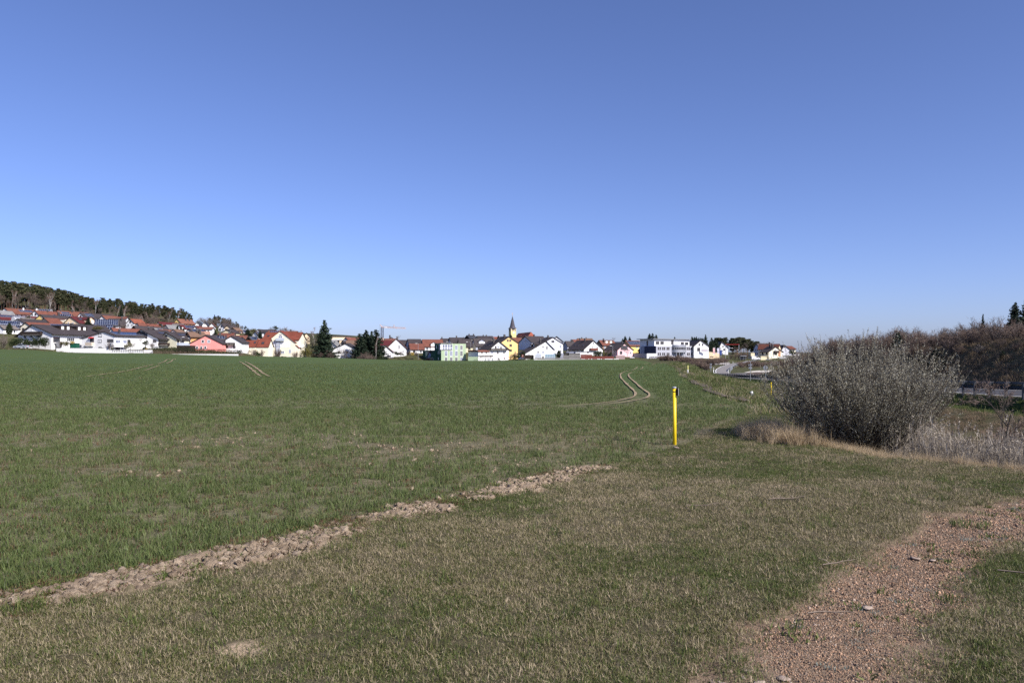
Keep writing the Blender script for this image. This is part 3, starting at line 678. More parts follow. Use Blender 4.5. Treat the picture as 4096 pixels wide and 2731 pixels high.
fe_x = np.array([PX(*f).x for f in FE]); fe_y = np.array([PX(*f).y for f in FE])
edge_y = np.interp(GX, fe_x, fe_y)
# 0 field 1 verge 2 path 3 soil strip 4 ditch and banks 5 village ground and hill
reg = np.full(GX.shape, 5)
reg = np.where((GX < XF_g) & (GY < edge_y), 0, reg)
reg = np.where((GX >= XF_g) & (GX < XE_g) & (GY < 235), 1, reg)
reg = np.where((GX >= XE_g) & (GY < 222), 4, reg)
reg = np.where((GY >= 222) & (GX >= XF_g), 5, reg)
reg = np.where((path_m > .5), 2, reg)
reg = np.where((strip_m > .5) & (GY < 14), 3, reg)

def ground_nodes(kind):
    m, nt, b = _nt('ground_' + kind); co = _objco(nt)
    b.inputs['Roughness'].default_value = 0.95; b.inputs['Specular IOR Level'].default_value = 0.1
    soil = _attr(nt, 'soil')
    n_big = _ramp(nt, _noise(nt, .07, 4, co), [(0.35, 0.0), (0.68, 1.0)])
    n_mid = _ramp(nt, _noise(nt, .7, 5, co, .65), [(0.35, 0.0), (0.68, 1.0)])
    n_fin = _ramp(nt, _noise(nt, 9, 4, co, .7), [(0.35, 0.0), (0.68, 1.0)])
    n_vf = _ramp(nt, _noise(nt, 70, 3, co, .7), [(0.35, 0.0), (0.68, 1.0)])
    soil_c = _mix(nt, n_fin, srgb(150, 131, 110), srgb(190, 170, 146))
    soil_c = _mix(nt, n_vf, soil_c, srgb(164, 146, 124))
    if kind == 'field':
        c = _mix(nt, n_big, (.070, .104, .034), (.086, .112, .040))
        c = _mix(nt, _mix(nt, .5, n_mid, n_fin), c, (.058, .086, .030))
        near = _attr(nt, 'near')
        c = _mix(nt, near, c, _mix(nt, n_fin, (.125, .106, .064), (.205, .175, .115)))
    elif kind == 'verge':
        c = _mix(nt, n_mid, (.115, .100, .052), (.185, .150, .095))
        c = _mix(nt, n_fin, c, (.085, .080, .036)); d_ = _mix(nt, n_mid, (.098, .086, .048), (.150, .126, .078)); d_ = _mix(nt, n_vf, d_, (.050, .044, .024)); c = _mix(nt, _attr(nt, 'near'), c, d_)  # near ground darkened in colour to paint shaded gaps between blades
    elif kind == 'path':
        c = _mix(nt, n_mid, srgb(134, 115, 97), srgb(156, 135, 112)); c = _mix(nt, n_vf, c, srgb(96, 82, 72))
    elif kind == 'soil':
        c = soil_c
    elif kind == 'bank':
        c = _mix(nt, n_mid, (.075, .066, .034), (.135, .105, .062)); c = _mix(nt, n_fin, c, (.060, .062, .026))
        c = _mix(nt, _attr(nt, 'near'), c, (.038, .060, .016))
    else:
        c = _mix(nt, n_mid, (.055, .065, .025), (.120, .095, .058)); c = _mix(nt, n_fin, c, (.050, .060, .022))
    c = _mix(nt, soil, c, soil_c if kind != 'path' else srgb(120, 95, 78))
    nt.links.new(c, b.inputs['Base Color'])
    _bump(nt, b, _noise(nt, {'field': 6, 'soil': 45}.get(kind, 30), 6 if kind == 'soil' else 4, co, .8), 1.0 if kind == 'soil' else .7, {'field': .10, 'soil': .035}.get(kind, .03))
    return m
NI, NJ = GX.shape
idx = np.arange(NI * NJ).reshape(NI, NJ)
V = np.stack([GX, GY, GZ], -1).reshape(-1, 3)
quads = np.stack([idx[:-1, :-1], idx[1:, :-1], idx[1:, 1:], idx[:-1, 1:]], -1)[:, :, ::-1].reshape(-1, 4)
fr = np.maximum.reduce([0 * reg[:-1, :-1], reg[:-1, :-1]]).reshape(-1)
ragged = (fbm(GX * 7, GY * 7, 95, 2) > .62) & (GY < 20)
soil_at = np.clip(bare_m + strip_m * (reg != 3), 0, 1)
# hillside colouring: soil attr reused nowhere else
near_at = np.zeros(GX.shape)
near_at = np.where(reg == 0, np.clip((1 - sstep(18, 45, GY)) * .75 + .25 * (1 - wheat_cover(GX, GY)), 0, 1), near_at)
near_at = np.where(reg == 1, (1 - sstep(10, 30, GY)), near_at)
s_g = (GX - XE_g) / (XG_g - XE_g)
near_at = np.where(reg == 4, np.maximum(sstep(.84, .9, s_g) * (s_g < 1.0), sstep(70, 100, GY) * (s_g < .9) * .7), near_at)
soil_at = np.where((reg == 4) & (s_g < .8) & (GY < 50), 0, soil_at)
NAMES = [('wheat_field', 'field'), ('grass_verge', 'verge'), ('gravel_path', 'path'), ('soil_strip', 'soil'), ('roadside_bank', 'bank'), ('village_ground', 'village')]
for i, (nm, kd) in enumerate(NAMES):
    fq = quads[fr == i]
    used, inv = np.unique(fq, return_inverse=True)
    me = np_mesh(nm, V[used], inv.reshape(-1, 4), ground_nodes(kd), smooth=True)
    for an, arr in (('soil', soil_at), ('near', near_at)):
        a = me.attributes.new(an, 'FLOAT', 'POINT'); a.data.foreach_set('value', arr.reshape(-1)[used].astype(np.float32))
    obj(nm, me, kind='structure', label={'wheat_field': 'green field of young wheat stretching to the village', 'grass_verge': 'short half dry grass between wheat and path', 'gravel_path': 'reddish gravel path thinning into grass', 'soil_strip': 'strip of bare crumbly soil along the wheat edge', 'roadside_bank': 'ditch and grassy banks beside the road', 'village_ground': 'gardens and slopes the village stands on'}[nm])
# ------------------------------------------------------------------ house builder
WALL = {k: wall_mat('render_' + k, c) for k, c in dict(white=(.80, .80, .80), bluewhite=(.66, .68, .76), cream=(.78, .73, .58), palecream=(.76, .73, .55), creampale=(.78, .68, .46), yellow=(.78, .58, .22),
    pink=(.80, .30, .27), palepink=(.70, .48, .50), orange=(.66, .33, .14), apricot=(.80, .55, .24), apricotpale=(.78, .62, .42), beige=(.58, .49, .44), greyblue=(.36, .38, .46), brick=(.42, .22, .13),  # bluewhite and greyblue also hold the painted shade of some gables
    brownwall=(.22, .15, .11), darkwood=(.035, .025, .02), green=(.34, .43, .29), metal=(.45, .46, .5), concrete=(.42, .42, .42), greyblock=(.40, .41, .46), darkblue=(.06, .065, .10), tan=(.45, .34, .26), darkgreen=(.035, .10, .07)).items()}
ROOF = {k: roof_mat('tiles_' + k, c) for k, c in dict(dark=(.052, .043, .045), grey=(.20, .20, .20), greybrown=(.15, .13, .12), redbrown=(.165, .066, .045), red=(.185, .052, .032), orangered=(.165, .062, .043), orange=(.235, .075, .045),
    darkred=(.095, .019, .021), brown=(.17, .105, .075), brownred=(.20, .085, .06), slate=(.04, .045, .06), salmonroof=(.40, .22, .16), metal=(.3, .31, .33)).items()}
M_wood = mat('stained_wood', (.032, .022, .018), .75, .25, 3)
M_fascia = mat('dark_fascia', (.035, .028, .026), .7, .15, 2)
M_white = mat('white_paint', (.80, .80, .80), .5, .03, 2)
M_shut = mat('roller_shutter', (.70, .71, .74), .6, .04, 4)
M_dframe = mat('dark_frame', (.045, .03, .025), .5, .1, 4)
M_sill = mat('stone_sill', (.5, .5, .49), .7, .1, 3)
M_red = mat('red_cloth', (.50, .035, .03), .8, .1, 2)
M_cream = mat('cream_board', (.55, .47, .38), .8, .1, 3)
M_redwood = mat('red_brown_wood', (.17, .045, .03), .75, .2, 4)
M_chim = mat('chimney_slate', (.06, .055, .055), .8, .2, 2)
M_chimw = mat('chimney_white', (.72, .72, .72), .85, .08, 2)
M_metal = mat('galvanised', (.42, .43, .45), .45, .12, 3, metal=.7)
M_grey = mat('grey_metal', (.22, .225, .24), .5, .1, 3, metal=.3)
def glass_mat(name, col, rough=.08):
    if name in _MC: return _MC[name]
    m, nt, b = _nt(name); co = _objco(nt)
    n = _ramp(nt, _noise(nt, .6, 2, co), [(.35, 0.0), (.65, 1.0)])
    nt.links.new(_mix(nt, n, tuple(c * .6 for c in col), tuple(c * 1.3 for c in col)), b.inputs['Base Color'])
    b.inputs['Roughness'].default_value = rough; b.inputs['Specular IOR Level'].default_value = .6
    _MC[name] = m; return m
M_glass = glass_mat('window_glass', (.045, .05, .062))
M_bglass = glass_mat('curtained_glass', (.16, .19, .28))
M_solar = glass_mat('solar_glass', (.02, .027, .06), .12)
M_solarf = mat('solar_frame', (.34, .38, .46), .4, .05, 2)
M_bluep = mat('frosted_balcony_glass', (.42, .47, .55), .25, .05, 2)

def face_box(mb, face, w, l, a0, a1, z0, z1, d0, d1):
    """box on a wall face: a along the wall, d outward"""
    if face == 'g': mb.box(a0, a1, -l / 2 - d1, -l / 2 - d0, z0, z1)
    elif face == 'R': mb.box(w / 2 + d0, w / 2 + d1, a0, a1, z0, z1)
    elif face == 'L': mb.box(-w / 2 - d1, -w / 2 - d0, a0, a1, z0, z1)
    elif face == 'F': mb.box(a0, a1, -d1, -d0, z0, z1)
    return mb

def window(parent, face, w, l, a0, a1, z0, z1, style='w', base=0.0, sub=True, name='window'):
    """frame ring proud of the wall with a pane set back in it; sub-part pane"""
    if a1 - a0 < .3: a1 = a0 + .3
    if z1 - z0 < .3: z1 = z0 + .3
    fr = {'w': M_white, 'd': M_dframe, 's': M_white, 't': M_wood, 'g': M_grey, 'b': M_white}.get(style, M_white)
    pn = {'w': M_bglass if (hash((round(a0, 1), round(z0, 1))) & 1) else M_glass, 'd': M_glass, 's': M_shut, 't': M_glass, 'g': M_white, 'b': M_bglass}.get(style, M_glass)
    t = min(.13, (a1 - a0) * .16); mb = MB()
    D = base + .07
    face_box(mb, face, w, l, a0 - .02, a0 + t, z0, z1, base - .02, D); face_box(mb, face, w, l, a1 - t, a1 + .02, z0, z1, base - .02, D)
    face_box(mb, face, w, l, a0 + t, a1 - t, z1 - t, z1, base - .02, D); face_box(mb, face, w, l, a0 + t, a1 - t, z0, z0 + t, base - .02, D)
    W_ = a1 - a0
    if style in 'wdb' and W_ > 1.15:
        n = max(2, int(round(W_ / 1.0)))
        for i in range(1, n):
            c = a0 + W_ * i / n; face_box(mb, face, w, l, c - .05, c + .05, z0 + t, z1 - t, base - .02, D - .01)
    if style == 't':
        n = max(2, int(W_ / 1.4))
        for i in range(1, n):
            c = a0 + W_ * i / n; face_box(mb, face, w, l, c - .07, c + .07, z0 + t, z1 - t, base - .02, D - .01)
    if style == 'g':
        n = max(2, int((z1 - z0) / .5))
    f = mb.build(name, fr, parent)
    p = MB(); face_box(p, face, w, l, a0 + t, a1 - t, z0 + t, z1 - t, base - .01, base + .025)
    if style == 's':   # slats of the closed shutter
        n = max(3, int((z1 - z0) / .22))
        for i in range(n):
            zc = z0 + t + (z1 - z0 - 2 * t) * (i + .25) / n
            face_box(p, face, w, l, a0 + t, a1 - t, zc, zc + (z1 - z0) / n * .5, base + .025, base + .04)
    p.build('pane' if style != 's' else 'shutter', pn, f)
    if style in 'wdb' and z1 - z0 < 2.2:
        sl = MB(); face_box(sl, face, w, l, a0 - .08, a1 + .08, z0 - .07, z0 - .005, base - .02, base + .14)
        sl.build('sill', M_sill, f)
    return f

def balcony(parent, face, w, l, a0, a1, z0, z1, kind):
    m = {'wood': M_wood, 'white': M_white, 'whitepanel': M_white, 'cream': M_cream, 'blueglass': M_bluep, 'redwood': M_redwood}[kind]
    D = 1.3; s = MB(); face_box(s, face, w, l, a0, a1, z0 - .18, z0, -.02, D)
    b = s.build('balcony', M_white if kind in ('white', 'whitepanel', 'cream', 'blueglass') else M_wood, parent)
    r = MB()
    if kind in ('wood', 'redwood'):
        # boards, handrail and posts
        n = max(6, int((a1 - a0) / .32))
        for i in range(n):
            c0 = a0 + (a1 - a0) * i / n
            face_box(r, face, w, l, c0 + .02, c0 + (a1 - a0) / n - .02, z0 + .05, z1 - .14, D - .06, D - .01)
        face_box(r, face, w, l, a0, a1, z1 - .14, z1, D - .09, D + .03)
        face_box(r, face, w, l, a0, a1, z0 + .25, z0 + .33, D - .1, D - .061)
    else:
        face_box(r, face, w, l, a0, a1, z0 + .02, z1, D - .08, D)
    for a in (a0, a1 - .06):
        face_box(r, face, w, l, a, a + .06, z0 + .02, z1, .01, D - .095)
    r.build('railing', m, b)
    if kind == 'cream':
        q = MB(); face_box(q, face, w, l, a0 - .08, a1 + .08, z1, z1 + .1, D - .12, D + .06); q.build('handrail', M_white, b)
    return b

def slope_pt(s, sd, t, k, lift=0.0):
    """point on the roof: t along the ridge 0..1 from the front gable, k from ridge 0 to eave 1"""
    w, l, ov = s['w'], s['l'], s.get('ov', .6)
    ua, ha = s['ua'], s['ha']; ue, he = (w / 2, s['hr']) if sd == 'R' else (-w / 2, s['hl'])
    n = Vector((-(he - ha) * (1 if ue > ua else -1), 0, abs(ue - ua))).normalized()
    p = Vector((ua + (ue - ua) * k, -l / 2 + t * l, ha + (he - ha) * k))
    return p + n * (s['rt'] + lift)

def build_roof(s, root):
    w, l, ov = s['w'], s['l'], s.get('ov', .6)
    ua, ha = s['ua'], s['ha']; rt = s['rt']
    mb = MB(); fas = MB(); og = min(.65, max(.3, ov * .42))
    for sd in ('L', 'R'):
        ue, he = (w / 2, s['hr']) if sd == 'R' else (-w / 2, s['hl'])
        d = Vector((ue - ua, 0, he - ha)); L = d.length; d /= L
        e = Vector((ua, 0, ha)) + d * (L + ov)
        n = Vector((-d.z, 0, d.x)); n = n if n.z > 0 else -n
        a = Vector((ua, 0, ha)); y0, y1 = -l / 2 - og, l / 2 + og
        p = []
        for q in (0.02, rt):
            p += [(a + n * q) + Vector((0, y0, 0)), (e + n * q) + Vector((0, y0, 0)), (e + n * q) + Vector((0, y1, 0)), (a + n * q) + Vector((0, y1, 0))]
        mb.hexa(p)
        # barge board along both gable ends
        for yy in (y0, y1):
            o = -.05 if yy < 0 else .05
            f = [a - n * .14, e - n * .14, e + n * (rt - .02), a + n * (rt - .02)]
            fas.hexa([f[0] + Vector((0, yy + o, 0)), f[1] + Vector((0, yy + o, 0)), f[1] + Vector((0, yy - o * .1, 0)), f[0] + Vector((0, yy - o * .1, 0)),
                      f[3] + Vector((0, yy + o, 0)), f[2] + Vector((0, yy + o, 0)), f[2] + Vector((0, yy - o * .1, 0)), f[3] + Vector((0, yy - o * .1, 0))])
        # gutter under the eave
        fas.box(e.x - .07, e.x + .07, y0 + .1, y1 - .1, e.z - .05, e.z + .07)
    mb.box(ua - .14, ua + .14, -l / 2 - og - .02, l / 2 + og + .02, ha + rt - .02, ha + rt + .09)
    r = mb.build('roof', ROOF[s['roof']], root)
    fas.build('barge_board', M_white if s.get('wfascia') else M_fascia, root)
    return r

def panel_on_slope(s, parent, sd, t0, t1, k0, k1, name, mat_, fmat, grid=None, lift=.06, frame=.1):
    P = lambda t, k, h_: slope_pt(s, sd, t, k, h_)
    def slab(mb, ta, tb, ka, kb, h0, h1):
        mb.hexa([P(ta, ka, h0), P(tb, ka, h0), P(tb, kb, h0), P(ta, kb, h0), P(ta, ka, h1), P(tb, ka, h1), P(tb, kb, h1), P(ta, kb, h1)])
    f = MB(); slab(f, t0, t1, k0, k1, -.02, lift); fo = f.build(name, fmat, parent)
    g = MB()
    if grid is None:
        L = (t1 - t0) * s['l']; ue, he = (s['w'] / 2, s['hr']) if sd == 'R' else (-s['w'] / 2, s['hl'])
        Hh = (k1 - k0) * math.hypot(ue - s['ua'], he - s['ha'])
        grid = (max(1, round(L / 1.05)), max(1, round(Hh / 1.65)))
    nx, ny = grid
    dt, dk = (t1 - t0) / nx, (k1 - k0) / ny
    for i in range(nx):
        for j in range(ny):
            m1, m2 = frame * dt * .5, frame * dk * .5
            slab(g, t0 + i * dt + m1, t0 + (i + 1) * dt - m1, k0 + j * dk + m2, k0 + (j + 1) * dk - m2, lift - .01, lift + .03)
    g.build('module' if name == 'solar_array' else 'pane', mat_, fo, kind='stuff' if nx * ny > 1 else None)
    return fo

def chimney(s, root, t, off, width=1.0, white=False):
    """off: -1..1 across the slope from ridge"""
    sd = 'R' if off >= 0 else 'L'
    p = slope_pt(s, sd, t, abs(off)); r = .33 if width < 1.5 else .42
    top = s['ha'] + s['rt'] + .35 + .45 * min(width, 2.0)
    m = MB(); m.box(p.x - r, p.x + r, p.y - r, p.y + r, p.z - .9, top)
    c = m.build('chimney', M_chimw if white else M_chim, root)
    q = MB(); q.box(p.x - r - .07, p.x + r + .07, p.y - r - .07, p.y + r + .07, top, top + .1)
    q.tube((p.x, p.y, top + .1), (p.x, p.y, top + .4), .12, n=6)
    q.build('cap', M_grey, c)

def dormer(s, root, sd, t0, t1, k1, windowed=True):
    """gabled dormer: front stands on the slope at k1, ridge runs back into the roof"""
    a, b = slope_pt(s, sd, t0, k1), slope_pt(s, sd, t1, k1)
    sgn = 1 if sd == 'R' else -1
    ue, he = (s['w'] / 2, s['hr']) if sd == 'R' else (-s['w'] / 2, s['hl'])
    wd = (b.y - a.y); zt = min(s['ha'] - .15, a.z + max(1.0, wd * .30)); zr = min(s['ha'] + .1, zt + wd * .28)
    x_in = s['ua']
    wl = MB()
    # wall block as pentagon prism running from the front plane back to the ridge
    y0, y1, ym = a.y, b.y, .5 * (a.y + b.y)
    if k1 > .9:
        xf = ue + sgn * .35; zb = -3 if k1 > .93 else he - .2
    else: xf = a.x; zb = a.z - .25
    prof = [(y0, zb), (y1, zb), (y1, zt), (ym, zr), (y0, zt)]
    n0 = len(wl.v)
    wl.v += [(xf, p[0], p[1]) for p in prof] + [(x_in, p[0], p[1]) for p in prof]
    wl.f += [(0, 1, 2, 3, 4), (9, 8, 7, 6, 5)] + [(i, 5 + i, 5 + (i + 1) % 5, (i + 1) % 5) for i in range(5)]
    d = wl.build('dormer', WALL[s['wall']] if k1 > .6 else M_wood, root)
    rf = MB(); o = .3
    for yy in (y0, y1):
        dd = Vector((0, yy - ym, zt - zr)); L = dd.length; dd /= L; e = Vector((0, ym, zr)) + dd * (L + .3)
        nn = Vector((0, -dd.z, dd.y)); nn = nn if nn.z > 0 else -nn
        p = []
        for q in (.02, .17):
            p += [Vector((xf + sgn * o, ym, zr)) + nn * q, Vector((xf + sgn * o, e.y, e.z)) + nn * q, Vector((x_in, e.y, e.z)) + nn * q, Vector((x_in, ym, zr)) + nn * q]
        rf.hexa(p)
    rf.build('dormer_roof', ROOF[s['roof']], d)
    if windowed:
        f = MB(); wz0 = max(zb + .25, zt - 1.7) if k1 < .9 else zt - 1.9
        n = 1 if wd < 3 else 2
        for i in range(n):
            c = y0 + wd * (i + .5) / n; hw = min(.65, wd / n * .34)
            x0, x1 = (xf - .02, xf + .06) if sgn > 0 else (xf - .06, xf + .02)
            f.box(x0, x1, c - hw, c + hw, wz0, zt - .12)
            wn_ = f.build('dormer_window', M_white, d); f = MB()

def house(s):
    w, l = s['w'], s['l']; z = s['z']; rt = .22; s['rt'] = rt
    name = s.get('name', 'house')
    root = empty(name, s['loc'], s['phi'], s['label'], s.get('cat', 'house'), s.get('group', 'houses of the village'))
    zb = s['loc'][2]; hl, hr, ha, ua = s['hl'], s['hr'], s['ha'], s['ua']
    wm = WALL[s['wall']]
    m = MB()
    if s.get('flat'):
        m.box(-w / 2, w / 2, -l / 2, l / 2, -4, ha)
        m.build('wall', wm, root)
        q = MB(); q.box(-w / 2 - .4, w / 2 + .4, -l / 2 - .4, l / 2 + .4, ha, ha + .35); q.build('roof', ROOF[s['roof']], root)
        q = MB(); q.box(w / 2 + .005, w / 2 + .4, -l / 2, l / 2, ha - 2.0, ha - 1.6); q.build('balcony_band', M_white, root)
        for i in range(4): window(root, 'R', w, l, -l / 2 + l * (i + .25) / 4, -l / 2 + l * (i + .7) / 4, ha - 4.2, ha - 2.4, 'd')
        return root
    m.prism([(-w / 2, -4), (w / 2, -4), (w / 2, hr), (ua, ha), (-w / 2, hl)], -l / 2, l / 2)
    m.build('wall', wm, root)
    roof = build_roof(s, root)
    g0, g1 = s['gx0'], s['gx1']; zz = s['zz']
    G = lambda x: (x - g0) / max(1e-6, g1 - g0) * w - w / 2
    Y = s['Y']
    def sidea(x):   # along local y from the near corner
        c = g1 if s['side'] > 0 else g0
        return -l / 2 + (x - c) / (s['sx'] - c) * l
    sface = 'R' if s['side'] >= 0 else 'L'
    wins = s.get('win')
    if wins is None and s.get('auto', 1) and s.get('th', 0) < 68 and w > 4:
        wins = []
        top = min(hl, hr)
        n = 2 if w < 11 else 3
        for zl in (top - 1.9, top - 4.7):
            if zl < -1.5: continue
            for i in range(n):
                c = -w / 2 + w * (i + .5) / n
                window(root, 'g', w, l, c - .6, c + .6, zl, zl + 1.35, 'd' if random.random() < .4 else 'w')
        if ha - top > 2.2: window(root, 'g', w, l, ua - .55, ua + .55, top + .05, top + 1.25, 'd')
    elif wins:
        for (x0, x1, y0, y1, st) in wins:
            window(root, 'g', w, l, G(x0), G(x1), zz(y1) - zb, zz(y0) - zb, st)
    if s['sx'] is not None:
        if s.get('swin'):
            for (x0, x1, y0, y1, st) in s['swin']:
                a0, a1 = sorted((sidea(x0), sidea(x1)))
                window(root, sface, w, l, a0, a1, zz(y1) - zb, zz(y0) - zb, st)
        elif s.get('auto', 1):
            he = hr if s['side'] > 0 else hl
            n = max(2, int(l / 3.2))
            for zl in (he - 1.8, he - 4.6):
                if zl < -1: continue
                for i in range(n):
                    c = -l / 2 + l * (i + .5) / n
                    window(root, sface, w, l, c - .55, c + .55, zl, zl + 1.3, 'd' if random.random() < .35 else 'w')
    for b in s.get('balc', []): balcony(root, 'g', w, l, G(b[0]), G(b[1]), zz(b[3]) - zb, zz(b[2]) - zb, b[4])
    for b in s.get('sbalc', []):
        a0, a1 = sorted((sidea(b[0]), sidea(b[1]))); balcony(root, sface, w, l, a0, a1, zz(b[3]) - zb, zz(b[2]) - zb, b[4])
    for p in s.get('solar', []): panel_on_slope(s, root, p[0], p[1], p[2], p[3], p[4], 'solar_array', M_solar, M_solarf)
    for p in s.get('sky', []): panel_on_slope(s, root, p[0], p[1], p[2], p[3], p[4], 'roof_window', M_glass, M_dframe, grid=(1, 1), lift=.09, frame=.3)
    for c in s.get('ch', []): chimney(s, root, c[0], c[1], c[2], bool(s.get('chw')))
    for d in s.get('dorm', []): dormer(s, root, *d)
    if 'bay' in s:
        x0, x1, y0, y1 = s['bay']; m = MB(); face_box(m, 'g', w, l, G(x0), G(x1), zz(y1) - zb, zz(y0) - zb, -.05, .028); m.build('bay', M_white, root)
    for (x0, x1, y0, y1, c) in s.get('awn', []):
        m = MB(); a0, a1 = G(x0), G(x1); zt, z0_ = zz(y0) - zb, zz(y1) - zb
        m.hexa([(a0, -l / 2 - .9, z0_), (a1, -l / 2 - .9, z0_), (a1, -l / 2 - .02, zt - .05), (a0, -l / 2 - .02, zt - .05), (a0, -l / 2 - .9, z0_ + .06), (a1, -l / 2 - .9, z0_ + .06), (a1, -l / 2 - .02, zt), (a0, -l / 2 - .02, zt)])
        m.build('awning', M_red, root)
    if 'brick' in s:
        x0, x1, y0, y1 = s['brick']; m = MB(); face_box(m, 'g', w, l, G(x0), G(x1), zz(y1) - zb, zz(y0) - zb, -.05, .04); m.build('brick_strip', WALL['brick'], root)
    if 'stairs' in s:
        m = MB()
        for i in range(9):
            a = -l / 2 + 1.2 + i * .32; zt_ = 1.9 - i * .22
            m.box(w / 2 + .01, w / 2 + 1.2, a, a + .32, zt_ - .2, zt_)
        m.box(w / 2 + 1.2, w / 2 + 1.28, -l / 2 + 1.2, -l / 2 + 4.1, .2, 2.4)
        m.build('outside_stair', M_grey, root)
    if 'cross' in s: cross_gable(s, root)
    if 'lean' in s:
        x0, x1, y0, y1, yb = s['lean']; a0, a1 = sidea(x0), sidea(x1)
        m = MB(); zt0, zt1 = zz(y0) - zb, zz(y1) - zb
        m.hexa([(w / 2 - 2, a0, -3), (w / 2 + 1.2, a0, -3), (w / 2 + 1.2, a1, -3), (w / 2 - 2, a1, -3), (w / 2 - 2, a0, zt0), (w / 2 + 1.2, a0, zt0), (w / 2 + 1.2, a1, zt1), (w / 2 - 2, a1, zt1)])
        m.build('side_wing', wm, root)
        m = MB(); m.hexa([(w / 2 - 2, a0, zt0 + .01), (w / 2 + 1.5, a0, zt0 + .01), (w / 2 + 1.5, a1 + .2, zt1 - .1), (w / 2 - 2, a1 + .2, zt1 - .1), (w / 2 - 2, a0, zt0 + .2), (w / 2 + 1.5, a0, zt0 + .2), (w / 2 + 1.5, a1 + .2, zt1 + .1), (w / 2 - 2, a1 + .2, zt1 + .1)])
        m.build('side_wing_roof', ROOF['red'], root)
    if 'rbalc' in s:
        x0, x1, y0, y1 = s['rbalc']; a0, a1 = sidea(x0), sidea(x1)
        m = MB(); m.box(w / 2 - 4, w / 2 - .3, a0, a1, zz(y1) - zb, zz(y0) - zb); m.build('side_balcony', M_white, root)
    if 'wing' in s:
        q = s['wing']; a0, a1 = G(q['x0']), G(q['x1']); z1_ = zz(q['y0']) - zb; zt_ = zz(q['band']) - zb
        m = MB(); m.box(a0, a1 - .01, -l / 2 - .6, l / 2, -3, z1_); m.build('side_wing', wm, root)
        m = MB(); m.hexa([(a0 - .3, -l / 2 - 1.1, z1_), (a1 - .02, -l / 2 - 1.1, z1_), (a1 - .02, l / 2, z1_), (a0 - .3, l / 2, z1_), (a0 - .3, -l / 2 - .2, zt_), (a1 - .02, -l / 2 - .2, zt_), (a1 - .02, l / 2, zt_), (a0 - .3, l / 2, zt_)]); m.build('tiled_band', ROOF['redbrown'], root)
        for (x0, x1, y0, y1, st) in q['win']: window(root, 'g', w, l, G(x0), G(x1), zz(y1) - zb, zz(y0) - zb, st, base=.6)
    return root

def cross_gable(s, root):
    """the apartment house: a pointed gable wing standing forward of the long roof"""
    q = s['cross']; w, l = s['w'], s['l']; zb = s['loc'][2]; m_ = s['Y'] / F; z = s['z']; zz = s['zz']
    c0 = zx(z, s['gx1'])
    A_ = lambda x: -l / 2 + (zx(z, x) - c0) * m_       # along local y  (y runs to the right in view)
    a0, a1, aa = A_(q['gx0']), A_(q['gx1']), A_(q['ax']); he = zz(q['ye']) - zb; hp = zz(q['yr']) - zb
    xf = w / 2 + q['out']
    wl = MB(); prof = [(a0, -3), (a1, -3), (a1, he), (aa, hp), (a0, he)]
    wl.v += [(xf, p[0], p[1]) for p in prof] + [(-1, p[0], p[1]) for p in prof]
    wl.f += [(0, 1, 2, 3, 4), (9, 8, 7, 6, 5)] + [(i, 5 + i, 5 + (i + 1) % 5, (i + 1) % 5) for i in range(5)]
    d = wl.build('front_wing', WALL[s['wall']], root)
    rf = MB()
    for ye in (a0, a1):
        dd = Vector((0, ye - aa, he - hp)); L = dd.length; dd /= L; e = Vector((0, aa, hp)) + dd * (L + .35); nn = Vector((0, -dd.z, dd.y)); nn = nn if nn.z > 0 else -nn
        p = []
        for k in (.02, .24):
            p += [Vector((xf + .4, aa, hp)) + nn * k, Vector((xf + .4, e.y, e.z)) + nn * k, Vector((-1, e.y, e.z)) + nn * k, Vector((-1, aa, hp)) + nn * k]
        rf.hexa(p)
    rf.build('front_wing_roof', ROOF[s['roof']], root)
    o = xf - w / 2
    for (x0, x1, y0, y1, st) in q['win']: window(root, 'R', w, l, A_(x0), A_(x1), zz(y1) - zb, zz(y0) - zb, st, base=o)
    for (x0, x1, y0, y1) in q['glass']:
        m = MB(); m.box(xf - .05, xf + .5, A_(x0), A_(x1), zz(y1) - zb, zz(y0) - zb); b = m.build('glazed_bay', M_bglass, root)
        m = MB()
        for i in range(4):
            c = A_(x0) + (A_(x1) - A_(x0)) * i / 3; m.box(xf + .5, xf + .56, c - .05, c + .05, zz(y1) - zb, zz(y0) - zb)
        for i in range(6):
            zc = zz(y1) - zb + (zz(y0) - zz(y1)) * i / 5; m.box(xf + .5, xf + .55, A_(x0) + .06, A_(x1) - .06, zc - .06, zc + .06)
        m.build('glazing_bars', M_white, b)
    for (x0, x1, y0, y1, k) in q['balc']:
        m = MB(); m.box(xf + .52, xf + 1.3, A_(x0), A_(x1), zz(y1) - zb, zz(y0) - zb); m.build('balcony', M_bluep, root)

for s in SPEC: house(s)
